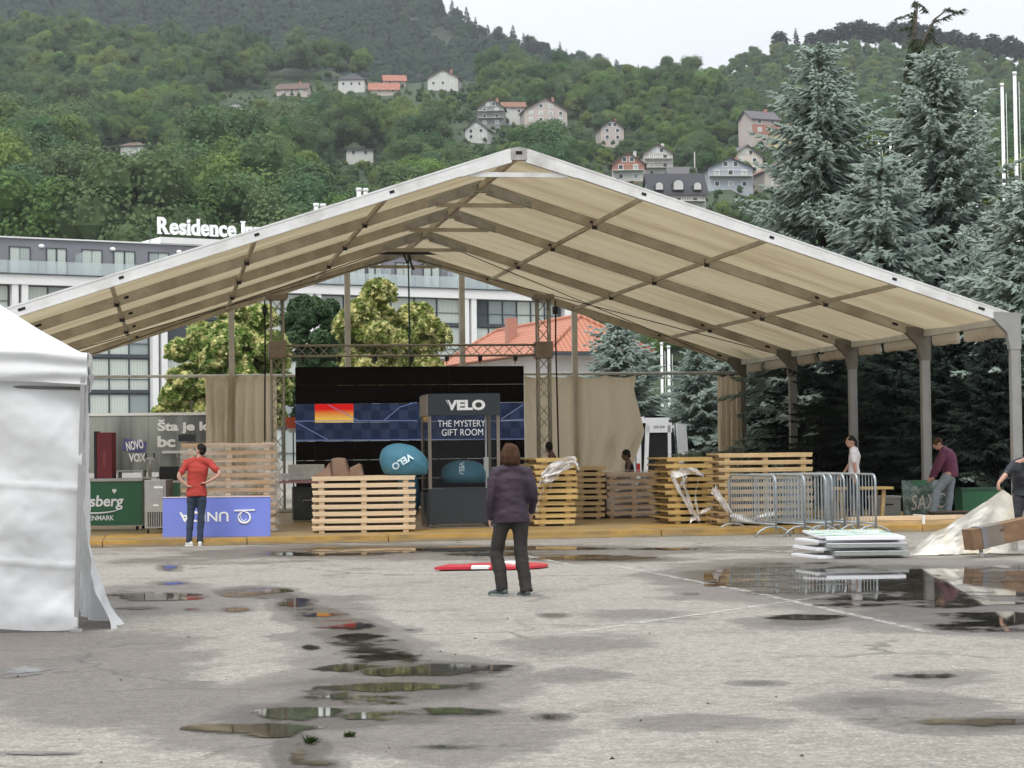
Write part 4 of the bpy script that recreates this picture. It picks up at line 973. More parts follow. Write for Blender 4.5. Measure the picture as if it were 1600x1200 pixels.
ro = rf.build('roof', m_redt, rh); rc = MB()
for a, c_2 in (((-.3, -.3, zE), (W_ / 2, W_ / 2, zE + rsz)), ((W_ + .3, -.3, zE), (W_ / 2, W_ / 2, zE + rsz)), ((W_ / 2, W_ / 2, zE + rsz), (W_ / 2, Dp - W_ / 2, zE + rsz)), ((-.3, Dp + .3, zE), (W_ / 2, Dp - W_ / 2, zE + rsz))): rc.tube([a, c_2], .12, 6)
rc.build('ridge_tiles', m_redt, ro); MB().box((W_ / 2, -.32, zE - .12), (W_ + .7, .12, .16)).build('gutter', m_hdark, rh)
MB().box((1.2, 9, zE + 1.5), (.5, .5, 1.3)).build('chimney', WALLS['brick'], ro)
for x, z in ((1.6, 3.9), (3.6, 3.9), (1.6, 1.6), (3.6, 1.6)):
    f = MB().box((x, .46, z), (1.0, .12, 1.3)).build('window', m_wframe, rh); MB().box((x, .39, z), (.8, .04, 1.1)).build('pane', m_glassd, f)

# ------------------------------------------------------------------ flowering trees behind the tent
m_lime = leaf_mat('leaves with pale blossom', (.15, .21, .045), (.20, .26, .06), var=.4, ns=1.1, trans=.4, tip=(.85, .80, .40))
m_dkt = leaf_mat('blue green leaves', (.06, .11, .05), (.075, .13, .06), var=.35, ns=1.0)
def big_tree(label, px, D, top, rad_px, zlow, seed, lm, n=9000, size=.17, squash=1.0):
    base = P(px, 700, D); base.z = 0; zt = P(px, top, D).z; R = rad_px * D / F_PX
    rg = np.random.default_rng(seed); bl = []
    zc = (zt + zlow) / 2; hz = (zt - zlow) / 2
    for i in range(64):
        d = rg.normal(size=3); d /= np.linalg.norm(d); f = rg.uniform(.5, .84)
        d = np.sign(d) * np.abs(d) ** .75; bl.append((d[0] * R * f, d[1] * R * f * squash, zc + d[2] * hz * f, R * rg.uniform(.16, .30)))
    bl.append((0, 0, zc, min(R, hz) * .5))
    V, Fv = leaf_cloud(rg, bl, int(n * 4.6), size * .50, flat=1.0); c = core(bl, .70); b0 = len(V)
    o = thing('flowering_tree' if lm is m_lime else 'dark_tree', label, 'tree', base, rg.uniform(0, 6))
    link('crown', np_mesh('crown', np.vstack([V, np.array([tuple(v) for v in c.v])]), np.vstack([Fv, np.array(c.f) + b0]), lm), o)
    t = MB(); t.tube([(0, 0, -.1), (.05, .02, zlow * .6 + .3), (0, 0, zc)], [.24, .19, .09], 8)
    for a in range(6): t.tube([(0, 0, zlow * .8 + .2 * a), (R * .5 * math.cos(a), R * .5 * math.sin(a), zc + .3 * a - .4)], [.11, .04], 6)
    t.build('trunk', m_bark, o)
big_tree('pale flowering tree rising behind the video wall and cross truss', 618, 66, 440, 92, 2.0, 1, m_lime, 15000)
big_tree('wide pale flowering tree left of the left truss tower', 366, 64, 462, 104, 1.6, 2, m_lime, 16000)
big_tree('lower pale flowering bush tree at the edge of the left curtain', 292, 62, 560, 52, .9, 3, m_lime, 9000, .15)
big_tree('dark blue green tree between the two pale flowering ones', 497, 72, 446, 62, 2.0, 4, m_dkt, 11000)
big_tree('olive yellow tree between the tall spruces', 1412, 84, 165, 62, 8.5, 5, leaf_mat('olive leaves', (.10, .115, .02), (.13, .14, .03), ns=.8), 9000, .22)
big_tree('green bushy tree on the far right behind the spruces', 1570, 88, 270, 60, 3.5, 6, leaf_mat('fresh leaves', (.07, .10, .025), (.09, .12, .03), ns=.8), 8000, .22)

# ------------------------------------------------------------------ blue spruces
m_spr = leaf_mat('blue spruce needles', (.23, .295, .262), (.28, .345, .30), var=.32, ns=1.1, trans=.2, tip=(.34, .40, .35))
m_sprd = leaf_mat('spruce needles toned for shade', (.013, .021, .015), (.018, .028, .020), var=.4, ns=1.4, trans=.05)  # spruce needles taken near black to paint in the shade beside the tent
def spruce_mesh(seed, H, R, z0=.3, dens=1.0, thin=0, twig=.34, pw=.85, lm=None, gapside=None):
    rg = np.random.default_rng(seed); P0, P1, RR = [], [], []
    nb = int(H * 25 * dens)
    for i in range(nb):
        t = (i + rg.uniform(0, 1)) / nb; z = z0 + (H - z0 - .25) * t; t = min(.999, max(0, t + rg.normal(0, .012)))
        L = R * (1 - t) ** pw * rg.uniform(.55, 1.2) + .22; a = i * 2.39996 + rg.normal(0, .35)
        if thin and rg.random() < thin: continue
        rise = .38 * (t - .38) + rg.normal(0, .13); dr = -.24 * (1 - t) * rg.uniform(.4, 1.6)
        ns = max(4, int(L / .16)); s_ = np.linspace(.12, 1, ns)
        bx, by = math.cos(a), math.sin(a)
        B = np.stack([bx * L * s_, by * L * s_, z + L * (rise * s_ + dr * s_ ** 2 + .10 * s_ ** 3)], 1)
        for k in range(ns):
            wl2 = (twig * 1.9 * (1 - s_[k]) * min(1, L / 1.6) + .16)
            for sd in (-1, 1):
                for rep in range(2):
                    ang = a + sd * rg.uniform(.45, .95); ln = wl2 * rg.uniform(.6, 1.15)
                    st = B[k] + rg.normal(0, .02, 3); en = st + np.array([math.cos(ang) * ln, math.sin(ang) * ln, -.30 * ln * rg.uniform(-.3, 2.6) + .03])
                    P0.append(st); P1.append(en); RR.append(.050 + .016 * rg.random())
                    if ln > .35:
                        m_ = st * .45 + en * .55; an2 = ang - sd * .7; l2 = ln * .5
                        P0.append(m_); P1.append(m_ + np.array([math.cos(an2) * l2, math.sin(an2) * l2, -.05 - .35 * l2])); RR.append(.046)
            if k % 2 == 0: P0.append(B[k]); P1.append(B[min(k + 2, ns - 1)] + np.array([0, 0, .01])); RR.append(.045)
        P0.append(B[-1]); P1.append(B[-1] + np.array([bx * .22, by * .22, .05])); RR.append(.036)
    P0 = np.array(P0); P1 = np.array(P1); RR = np.array(RR)[:, None]
    d = P1 - P0; d /= np.linalg.norm(d, axis=1)[:, None] + 1e-9; a_ = np.cross(d, np.array([.1, .2, 1.])); a_ /= np.linalg.norm(a_, axis=1)[:, None]; b_ = np.cross(d, a_)
    q = P0 * .72 + P1 * .28; N = len(P0); vs = [P0]
    for k in range(3): an = 2 * PI * k / 3 + .5; vs.append(q + (a_ * math.cos(an) + b_ * math.sin(an)) * RR)
    vs.append(P1); V = np.stack(vs, 1).reshape(-1, 3); base = np.arange(N)[:, None] * 5
    tr = np.array([(0, 2, 1), (0, 3, 2), (0, 1, 3), (1, 2, 4), (2, 3, 4), (3, 1, 4)]); Fv = (base[:, None, :] + tr[None]).reshape(-1, 3)
    return np_mesh('spruce_boughs', V, Fv, lm or m_spr)
def trunk_mesh(H, r): return MB().tube([(0, 0, -.2), (.02, 0, H * .4), (0, 0, H * .97)], [r, r * .7, .02], 8).mesh('trunk', m_bark)
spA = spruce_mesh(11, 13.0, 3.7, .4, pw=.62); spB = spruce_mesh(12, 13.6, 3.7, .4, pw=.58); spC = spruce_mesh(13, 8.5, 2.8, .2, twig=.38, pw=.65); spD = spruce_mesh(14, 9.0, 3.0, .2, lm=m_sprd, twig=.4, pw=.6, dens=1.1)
tkA, tkC = trunk_mesh(13, .22), trunk_mesh(8.5, .16)
def spruce(label, px, D, top, me, H0, tk, rot, sx=1.0, name='blue_spruce', group=None):
    p = P(px, 700, D); p.z = 0; k = P(px, top, D).z / H0
    o = thing(name, label, 'tree', p, rot, group); o.scale = (k * sx, k * sx, k); link('crown', me, o); link('trunk', tk, o); return o
spruce('tall pointed blue spruce standing furthest left of the two tall ones', 1290, 56, 62, spA, 13.0, tkA, .4, 1.0)
spruce('tall broad blue spruce with brown cones near its top', 1474, 57, 72, spB, 13.6, tkA, 1.9, 1.12)
spruce('shorter blue spruce filling the gap between the two tall spruces', 1385, 54, 235, spC, 8.5, tkC, 2.7, 1.15)
spruce('blue spruce at the right edge of the picture reaching over the tent corner', 1618, 47, 270, spC, 8.5, tkC, .9, 1.15)
spruce('small bright blue spruce top in front of the broad tall spruce', 1519, 53, 345, spC, 8.5, tkC, 4.2, .62)
spruce('thin blue spruce left of the tall pointed one above the roof edge', 1232, 62, 300, spC, 8.5, tkC, 5.0, .8)
spruce('blue spruce behind the back right corner of the tent beside the red roof', 968, 66, 496, spC, 8.5, tkC, .3, 1.35)
spruce('blue spruce behind the gap between the two tan curtains', 1092, 64, 535, spC, 8.5, tkC, 3.3, 1.2)
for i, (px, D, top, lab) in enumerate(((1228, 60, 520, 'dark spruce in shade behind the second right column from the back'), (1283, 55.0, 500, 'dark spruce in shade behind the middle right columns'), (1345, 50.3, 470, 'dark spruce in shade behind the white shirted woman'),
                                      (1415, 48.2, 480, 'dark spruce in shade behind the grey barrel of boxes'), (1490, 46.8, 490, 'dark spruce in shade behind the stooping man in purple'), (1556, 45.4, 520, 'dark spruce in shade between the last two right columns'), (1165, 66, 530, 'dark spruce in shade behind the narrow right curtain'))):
    spruce(lab.replace('grey barrel of boxes', 'column nearest the printed sign'), px, D, top, spD, 9.0, tkC, i * 1.3, 1.2 if i < 2 else 1.35, 'shade_toned_spruce')
# old cedar with a bare leaning top
p = P(1443, 700, 78); p.z = 0; o = thing('old_cedar', 'thin old cedar with a ragged leaning top against the sky', 'tree', p, 0)
k78 = 78 / F_PX; rg = np.random.default_rng(5); P_ = []; 
def zz(py): return P(1443, py, 78).z
t = MB(); t.tube([(0, 0, 0), (0, 0, zz(200)), (-.1, 0, zz(60)), (.1, 0, zz(2))], [.3, .2, .10, .03], 8); t.tube([(0, 0, zz(95)), (.35, 0, zz(60)), (.75, 0, zz(30)), (1.35, 0, zz(12))], [.08, .06, .04, .02], 6); t.build('trunk', m_bark, o)
V = []
def spray(x, z, dx, dz, L, nn, w):
    for i in range(nn):
        f = rg.uniform(0, 1); c = np.array([x + dx * f * L, rg.normal(0, .12), z + dz * f * L]); a = rg.normal(0, .5) - .9
        u = np.array([math.cos(a) * rg.choice([-1, 1]), rg.normal(0, .4), -.55]) * w * rg.uniform(.5, 1.2); s = np.array([.022, .022, .022]) * rg.normal(0, 1, 3)
        V.extend([c - s, c + u * .5 - s * .5, c + u, c + s])
spray(0, zz(2), -.1, -1, 1.6, 90, .32); spray(0, zz(18), -1, -.35, .8, 60, .26); spray(0, zz(40), -1, -.2, .6, 40, .24); spray(.1, zz(5), .7, -.6, .6, 50, .24); spray(.1, zz(90), .45, 1, 1.5, 90, .30); spray(.75, zz(34), 1, .42, 1.2, 90, .30); spray(1.1, zz(14), .9, -.2, .5, 50, .24); spray(.5, zz(50), .4, -.7, .9, 60, .30)
for i in range(5200):
    f = rg.uniform(0, 1); z = zz(60) + (zz(215) - zz(60)) * f; r = .18 + .62 * f; a = rg.uniform(0, 6.28); q = rg.uniform(.1, 1) * r; c = np.array([math.cos(a) * q, math.sin(a) * q, z]); u = np.array([math.cos(a) * .25, math.sin(a) * .25, -.5]) * rg.uniform(.3, .75); s = np.cross(u, rg.normal(size=3)) * .13; V.extend([c - s * .3, c + u * .5 - s, c + u, c + u * .5 + s])
V = np.array(V); link('crown', np_mesh('crown', V, np.arange(len(V)).reshape(-1, 4), leaf_mat('dull cedar foliage', (.05, .065, .035), (.06, .075, .04), ns=1.5)), o)

# ------------------------------------------------------------------ flagpoles
m_pole = plain('white painted pole', (.78, .78, .78), .4)
for (px, D, y0, y1, r, lab) in ((1382, 70, 214, 700, .045, 'first white flagpole from the left above the short spruce'), (1400, 70, 207, 700, .045, 'second white flagpole from the left above the short spruce'), (1429.5, 68, 193, 700, .05, 'third white flagpole above the short spruce, the tallest of the trio'),
                               (1577, 63, 130, 700, .062, 'tall white flagpole near the right edge of the picture'), (1597, 58, 112, 700, .062, 'tallest white flagpole cut by the right edge of the picture'), (1534, 66, 150, 640, .06, 'white flagpole showing through the broad spruce'),
                               (1036, 72, 535, 712, .055, 'white flagpole seen through the tent just left of the van corner'), (1047, 70, 540, 712, .06, 'white flagpole seen through the tent behind the van roof')):
    p = P(px, 700, D); p.z = 0; zt = P(px, y0, D).z; o = thing('flagpole', lab, 'flagpole', p)
    r *= .82; MB().tube([(0, 0, 0), (0, 0, zt - .1)], [r * 1.3, r], 10).build('shaft', m_pole, o); MB().tube([(0, 0, zt - .1), (0, 0, zt)], r * 1.25, 10).build('cap', m_hwhite, o); MB().tube([(r + .09, 0, 1.2), (r + .07, 0, zt - .3)], .008, 4).build('halyard', m_pole, o)
# ------------------------------------------------------------------ white gazebo on the left
m_gaz = fabric('white gazebo cloth', (.68, .685, .69), .18, (.60, .605, .60), ds=.7, bmp=.18, bs=2.6, rough=.45)
GC = G(121.5, 986); GY = .205                                     # its near right corner
gz = thing('gazebo', 'white pop-up gazebo with closed cloth walls at the left edge of the yard', 'gazebo', GC, GY); gz.rotation_euler = (0, .032, GY)
GW, GT = 3.0, 2.52                                               # width, top of the valance
def cloth(nu, nz, fn, name, mt, parent, flip=False):
    Vv = [fn(i / (nu - 1), j / (nz - 1)) for j in range(nz) for i in range(nu)]
    ii = np.arange(nu * nz).reshape(nz, nu); Fm = np.stack([ii[:-1, :-1], ii[1:, :-1], ii[1:, 1:], ii[:-1, 1:]], -1).reshape(-1, 4)
    if flip: Fm = Fm[:, ::-1]
    return link(name, np_mesh(name, Vv, Fm, mt, True), parent)
def fb(a, b, o=3, s=0): return float(fbm(a, b, o, s))
def front_wall(q, t):
    x = -GW + .06 + (GW - .065) * q; z = 2.28 * (1 - t) + .015
    dg = (x * .75 + z * 1.0)
    w = .075 * math.sin(dg * 7.5 + fb(x * 1.2, z * .8, 2, 4) * 5) * (.25 + .75 * q) * max(0, fb(x * .9, z * .9, 3, 2) + .35)
    w += .036 * fb(x * 2.1, z * 2.6 + x, 4, 1) + .018 * abs(fb(x * 4 - z * 3, z * 4, 3, 11)) + .022 * math.sin((x * -.35 + z) * 4 + fb(x, z, 2, 7) * 3)
    for cz in (.62, 1.32): w -= .018 * math.exp(-((z - cz + .05 * x + .03) / .022) ** 2)
    return (x, -.02 + w - (.05 * t * (1 - q)), z + .012 * math.sin(x * 5) * t)
cloth(110, 80, front_wall, 'front_wall', m_gaz, gz)
def side_wall(q, t):
    y = .05 + (GW - .1) * q; z = 2.28 * (1 - t) + .012
    fl = (.03 * t + .38 * max(0, (t - .55) / .45) ** 2.2) * math.exp(-((y - .55) / .7) ** 2)
    x = .02 + fl + (.03 + .05 * t) * fb(y * 3, z * 2.5, 4, 3) + .03 * t * math.sin(z * 9 + y * 14) + .045 * math.sin(y * 9 + z * 1.2) * (.3 + t * .7) * .6
    return (x, y + .1 * t * math.sin(q * 9), z * (1 - .0 * q))
cloth(60, 50, side_wall, 'side_wall', m_gaz, gz, True)
def skirt(q, t):                                                  # loose foot of the side wall, blown out onto the ground
    x = .03 + .42 * q ** .8 + .03 * math.sin(q * 8); z = max(.012, (.62 - .60 * t) * (1 - q) ** 1.2 + .02 * math.sin(q * 14 + t * 5) + .012)
    return (x, .12 + .5 * q + .15 * t, z)
def roof(face):
    def f(q, t):
        a, c = {0: ((-GW, 0), (0, 0)), 1: ((0, 0), (0, GW)), 2: ((0, GW), (-GW, GW)), 3: ((-GW, GW), (-GW, 0))}[face]
        x = a[0] + (c[0] - a[0]) * q; y = a[1] + (c[1] - a[1]) * q; r = 1 - t
        px_, py_ = -GW / 2 + (x + GW / 2) * r, GW / 2 + (y - GW / 2) * r
        k = t; zz_ = GT + 1.02 * (k * .72 + .28 * k ** 2) + .015 * fb(px_ * 3, py_ * 3, 3, face) - .05 * math.sin(PI * q) * (1 - t) * t * 2
        rim = .03 if t < .02 else 0
        return (px_ * (1 + rim * .4), py_, zz_)
    return f
for k in range(4): cloth(24, 26, roof(k), 'roof_panel', m_gaz, gz)
def val(face):
    def f(q, t):
        a, c, nx, ny = {0: ((-GW, 0), (0, 0), 0, -1), 1: ((0, 0), (0, GW), 1, 0), 2: ((0, GW), (-GW, GW), 0, 1), 3: ((-GW, GW), (-GW, 0), -1, 0)}[face]
        x = a[0] + (c[0] - a[0]) * q; y = a[1] + (c[1] - a[1]) * q
        o_ = .035 + .016 * math.sin(t * 11 + fb(q * 3, t, 2, face) * 2) + .018 * fb(q * 8, t * 3, 3, face + 5) + .012 * t; o_ *= 1 if t > .03 else .3
        ex = 1.012
        return ((x + GW / 2) * ex - GW / 2 + nx * o_, (y - GW / 2) * ex + GW / 2 + ny * o_, GT + .012 - .29 * t + .006 * math.sin(q * 17))
    return f
for k in range(4): cloth(50, 16, val(k), 'valance', m_gaz, gz)
m_leg = MAT('grey steel leg', (.34, .34, .33), .5, .5, var=.1)
for x, y in ((-.015, -.01), (-GW, 0), (0, GW), (-GW, GW)):
    lg = MB(); lg.box((x, y - .03, 1.18), (.042, .042, 2.3), bev=.005); lg.box((x, y - .03, .012), (.11, .11, .024)); lg.build('leg', m_leg, gz)
for k in (-1, 0): MB().tube([(-GW, .02, 2.2), (0, .02, 2.2)], .015, 6).build('frame_bar', m_leg, gz)

# ------------------------------------------------------------------ pallets
def on_plat(px, py): return G(px, py, KZ + .004)
m_yel = MAT('yellow varnished boards', (.46, .32, .155), .6, var=.35, vs=3, dirt=(.28, .18, .09), ds=2, stretch=(.4, 3, 3), obj_rand=.12)
m_yel2 = MAT('golden varnished boards', (.53, .36, .13), .6, var=.32, vs=3, dirt=(.30, .19, .07), ds=2, stretch=(.4, 3, 3), obj_rand=.12)
m_pine = MAT('raw pine boards', (.66, .50, .32), .7, var=.16, vs=4, dirt=(.42, .30, .18), ds=2.5, stretch=(.4, 3, 3), obj_rand=.10)
m_brownb = MAT('weathered brown boards', (.54, .33, .17), .7, var=.2, vs=4, dirt=(.22, .15, .09), ds=2.5, stretch=(.4, 3, 3), obj_rand=.12)
m_legst = MAT('dark folded legs', (.05, .055, .05), .6)
def pallet_proto(w, d, h, mt, mb_=None, frame=True, nblk=3):
    """deck of boards on bearers; folded dark legs lie underneath"""
    o = bpy.data.objects.new('pallet', None); COL.objects.link(o); o.empty_display_size = .2
    nb = max(3, int(d / .2)); t = min(.034, h * .3)
    for k in range(nb):
        y = (k + .5) * d / nb; MB().box((0, y, h - t / 2), (w, d / nb - .012, t), bev=.003).build('deck_board', mt, o)
    MB().box((0, .028, h - t - .02), (w - .02, .045, .045)).build('edge_rail', mt, o)
    for k in range(nblk):
        x = ((k + .5) / nblk - .5) * (w - .05) * 1.25 if nblk > 1 else 0
        x = max(-w / 2 + .09, min(w / 2 - .09, x)); MB().box((x, d / 2, (h - t) / 2), (.10, d - .06, h - t)).build('bearer', mb_ or mt, o)
    if frame:
        for s in (-1, 1): MB().tube([(s * w * .46, d * .2, h * .42), (s * w * .12, d * .2, h * .5), (s * w * .12, d * .8, h * .5), (s * w * .46, d * .8, h * .42)], .014, 5).build('folded_leg', m_legst, o)
    return o
ORD = ['bottom', 'second', 'third', 'fourth', 'fifth', 'sixth', 'seventh', 'eighth', 'ninth', 'tenth', 'eleventh', 'twelfth']
def stack(base, yaw, w, d, h, n_, mt, what, where, group, mb_=None, jit=.02, frame=True, nblk=3, top_only=None):
    pr = None
    for k in range(n_):
        lab = '%s %s up in the stack %s' % (ORD[k], what, where) if 0 < k < n_ - 1 else ('bottom %s, stack %s' % (what, where) if k == 0 else 'topmost %s, stack %s' % (what, where))
        loc = base + Vector((rnd.uniform(-jit, jit), rnd.uniform(-jit, jit), k * h)); yw = yaw + rnd.uniform(-.012, .012)
        if pr is None:
            pr = pallet_proto(w, d, h - .004, mt, mb_, frame, nblk); o = pr; tag(o, lab, 'pallet', group); o.location = loc; o.rotation_euler = (0, 0, yw)
        else: dup(pr, None, loc, yw, lab)
def film_mat(name, base, op_lo, op_hi, st):
    m, n, l, b = nt(name); b.inputs['Base Color'].default_value = (*base, 1); b.inputs['Roughness'].default_value = .2; b.inputs['Specular IOR Level'].default_value = .8
    f = noise(n, l, 1.6, 7, .7, stretch=st); l.new(mrange(n, l, f, .40, .62, op_lo, op_hi), b.inputs['Alpha'])
    bump(n, l, b, noise(n, l, 2.2, 6, .65, stretch=st), .8, .05)
    return m
m_film = film_mat('stretch film', (.66, .63, .56), .05, .45, (.8, 1, 3.2)); m_film2 = film_mat('crumpled white film', (.85, .84, .84), .35, .95, (1.5, 1.5, 1.5))
def wrap(label, base, yaw, w, d, h, seed, bulge=.05):
    o = thing('stretch_film', label, 'wrapping', base, yaw)
    per = 2 * (w + d)
    def f(q, t):
        s = q * per; r = .03
        if s < w: x, y, nx, ny = -w / 2 + s, 0, 0, -1
        elif s < w + d: x, y, nx, ny = w / 2, s - w, 1, 0
        elif s < 2 * w + d: x, y, nx, ny = w / 2 - (s - w - d), d, 0, 1
        else: x, y, nx, ny = -w / 2, d - (s - 2 * w - d), -1, 0
        k = .02 + bulge * (.4 + fb(s * 2.2, t * 7, 3, seed)) * .7 + .010 * math.sin(t * 55 + fb(s, t * 4, 2, seed) * 6)
        return (x + nx * k, y + ny * k, .02 + (h - .02) * (1 - t) + .03 * fb(s * 3, t, 2, seed) * (1 if t < .5 else 0))
    cloth(150, 40, f, 'film_wall', m_film, o)
    def tp(q, t): return ((q - .5) * (w + .05), t * (d + .04) - .02, h + .015 + .03 * abs(fb(q * 5, t * 5, 3, seed + 1)))
    cloth(30, 14, tp, 'film_top', m_film, o)
    return o
B1 = on_plat(352, 833)
# left wrapped stack (behind the blue banner)
a = on_plat(283, 834) + Vector((0, .15, 0)); c = on_plat(430, 832) + Vector((0, .15, 0)); w1 = (c - a).length; m1 = (a + c) / 2
stack(m1, TH - .05, w1, .8, .138, 12, m_brownb, 'brown pallet', 'behind the man in red', 'pallets of the left wrapped stack', m_pine, frame=False)
wrap('clouded stretch film wound round the tall stack behind the man in red', m1 + Vector((0, 0, 0)), TH - .05, w1 + .05, .84, 12 * .138, 3, .07)
m_tape = plain('brown tape roll label', (.75, .68, .6), .6)
# pine stack
a, c = on_plat(488, 833), on_plat(650, 831); w2 = (c - a).length; m2 = (a + c) / 2
stack(m2, TH - .10, w2, 1.15, .128, 8, m_pine, 'raw pine pallet', 'left of the dark kiosk', 'pallets of the pine stack', m_pine, jit=.012, frame=False, nblk=3)
# golden stacks right of the woman
def st(x0, x1, py, d, h, n_, mt, what, where, group, yaw=TH, jit=.025, **k):
    a, c = on_plat(x0, py), on_plat(x1, py - (x1 - x0) * .012); b_ = (a + c) / 2; w = (c - a).length
    stack(b_, yaw, w, d, h, n_, mt, what, where, group, jit=jit, **k); return b_, w
b3, w3 = st(836, 902, 822, 2.0, .118, 11, m_yel2, 'golden bench bundle', 'just right of the woman in purple', 'golden bench bundles', jit=.035, nblk=2)
b4, w4 = st(899, 948, 811, 1.8, .122, 9, m_yel, 'brown yellow bench bundle', 'beside the golden one', 'brown yellow bench bundles', nblk=2)
b5, w5 = st(948, 1036, 809, 1.2, .135, 7, m_brownb, 'brown table top', 'under the clouded film in the middle', 'table tops of the low wrapped stack', jit=.01, frame=False)
wrap('clouded stretch film over the low wrapped stack in the middle', b5, TH, w5 + .05, 1.25, 7 * .135 + .02, 9, .06)
b6, w6 = st(1041, 1122, 818, 1.6, .128, 10, m_yel2, 'orange yellow table top', 'left of the widest golden stack', 'orange yellow table tops', jit=.035, nblk=2)
b7, w7 = st(1122, 1272, 822, 1.2, .135, 10, m_yel, 'long yellow table top', 'behind the crowd barriers', 'long yellow table tops', yaw=TH - .08, jit=.03)
b8, w8 = st(778, 838, 806, 1.4, .12, 9, m_yel, 'shaded yellow bench bundle', 'behind the kiosk and the woman', 'shaded yellow bench bundles', nblk=2)
def rag(label, x0, y0, x1, y1, D, seed, pts):
    """loose torn film hanging in strands"""
    o = thing('torn_film', label, 'wrapping', P((x0 + x1) / 2, y1, D)); org = o.location.copy()
    for k, pl in enumerate(pts):
        q = [P(a, c, D) - org for a, c in pl]; n_ = 16
        def f(s, t, q=q, k=k):
            f_ = s * (len(q) - 1); i = min(int(f_), len(q) - 2); p = q[i].lerp(q[i + 1], f_ - i); wd = (.05 + .05 * abs(fb(s * 4, k, 2, seed))) * (1 if s < .8 else .6)
            return (p.x + (t - .5) * wd * .5, p.y + .05 * math.sin(s * 9 + t * 5 + k) - .05, p.z + (t - .5) * wd * 2 + .03 * fb(s * 9, t * 5, 2, k))
        cloth(24, 6, f, 'film_strip', m_film2, o)
    return o
D3 = b3.y - .12
rag('bunched white torn film draped over the golden bench bundles', 836, 715, 905, 800, D3, 1, [((838, 800), (839, 765), (848, 742), (872, 733), (895, 724), (903, 727)), ((845, 745), (858, 728), (878, 720), (897, 717), (905, 735)), ((850, 752), (870, 745), (890, 722)), ((862, 745), (860, 765)), ((850, 760), (842, 780), (840, 812)), ((880, 725), (858, 738), (843, 758))])
D6 = b6.y - .12
rag('thin shredded film hanging on the orange yellow table tops', 1050, 740, 1110, 815, D6, 2, [((1048, 738), (1058, 760), (1075, 790), (1092, 812)), ((1066, 742), (1072, 770), (1088, 812)), ((1092, 745), (1085, 775), (1094, 815)), ((1050, 742), (1080, 735), (1100, 742)), ((1078, 812), (1100, 800), (1112, 790)), ((1074, 745), (1062, 758))])
rag('twisted strip of white film on the long yellow table tops', 1112, 760, 1150, 810, b7.y - .16, 3, [((1112, 766), (1124, 780), (1142, 800)), ((1116, 762), (1130, 784), (1146, 806)), ((1140, 806), (1180, 812), (1215, 800))])

# things lying on the stacks
m_bag = MAT('blue beanbag cloth', (.045, .165, .235), .7, var=.1, vs=3, dirt=(.03, .11, .17), ds=2, bmp=.2, bs=8)
m_prt = plain('pale print', (.55, .68, .72), .6)
def beanbag(label, c, r, rot, seed, txt_=None, squash=.62):
    o = thing('beanbag', label, 'beanbag', c); mb = MB(); mb.ell((0, 0, 0), (1, 1, 1), 32, 20); R = Euler(rot).to_matrix()
    vs = []
    for v in mb.v:
        v = Vector(v); k = 1 + .16 * fb(v.x * 1.3 + seed, v.y * 2 + v.z * 1.3, 3, seed) ; s = abs(v.x) ** 3
        seam = 1 - .03 * math.exp(-((math.atan2(v.z, v.y) % (PI / 2.5) - .6) / .06) ** 2)
        q = Vector((v.x * r[0], v.y * r[1] * seam, v.z * r[2] * seam)) * k; q = R @ q; q.z = max(q.z, -r[2] * squash); q.x *= 1 + .12 * max(0, -q.z / r[2]); vs.append(tuple(q))
    mb.v = vs; mb.build('bag', m_bag, o)
    if txt_:
        for s_, size, loc, ro in txt_:
            me = text_mesh(s_, size, m_prt, depth=.0, weight=.006); co = [Vector(v.co) for v in me.vertices]
            M_ = Matrix.Translation(loc) @ Euler(ro).to_matrix().to_4x4()
            for v, q in zip(me.vertices, co):
                w = M_ @ q; # press the print onto the rounded cloth
                ww = R.inverted() @ w; e = math.sqrt(max(0.02, 1 - min(.97, (ww.x / r[0]) ** 2 + (ww.z / r[2]) ** 2))); ww.y = -r[1] * e * 1.075; v.co = R @ ww
            me.update(); link('print', me, o)
    return o
z2 = KZ + 8 * .128
KX = T(*Tinv(on_plat(727, 823)).xy, KZ)
p = P(628, 722, m2.y + .55); beanbag('blue beanbag lying on the right end of the pine stack', (p.x + .02, p.y, z2 + .215), (.45, .38, .345), (0, .28, 0), 4, [('VELO', .17, (0, 0, .04), (PI / 2, PI - .55, 0))])
m_sack = MAT('brown paper sack', (.20, .125, .085), .85, var=.2, vs=4, bmp=.4, bs=6)
for i, (pl, lab) in enumerate((([(486, 746), (499, 739), (511, 730), (518, 722), (521, 746)], 'low slumped brown paper sack at the left end of the pine stack'), ([(518, 746), (519, 717), (528, 715), (540, 716), (544, 727), (549, 746)], 'tallest brown paper sack standing on the pine stack'), ([(545, 746), (546, 731), (560, 724), (566, 726), (570, 746)], 'pointed brown paper sack next to the blue beanbag'))):
    Dk = m2.y + .35 + .1 * i; q_ = [P(x, y, Dk) for x, y in pl]; ox = q_[0].x; bm = bmesh.new()
    poly = [(q.x - ox, max(0, q.z - z2)) for q in q_]; nn = len(poly); vs = []
    for y_, k in ((0, .86), (.14, 1.0), (.30, .97), (.42, .8)):
        cx_ = sum(p_[0] for p_ in poly) / nn
        vs += [(cx_ + (x - cx_) * k + .015 * rnd.uniform(-1, 1), y_ + .02 * rnd.uniform(-1, 1), z * (1 - (1 - k) * .5)) for x, z in poly]
    mb = MB(); mb.add(vs, [tuple(range(nn))[::-1], tuple(range(3 * nn, 4 * nn))] + [(j * nn + a_, j * nn + (a_ + 1) % nn, (j + 1) * nn + (a_ + 1) % nn, (j + 1) * nn + a_) for j in range(3) for a_ in range(nn)])
    tag(mb.build('paper_sack', m_sack, None, (ox, Dk - .2, z2 + .002)), lab, 'sack')

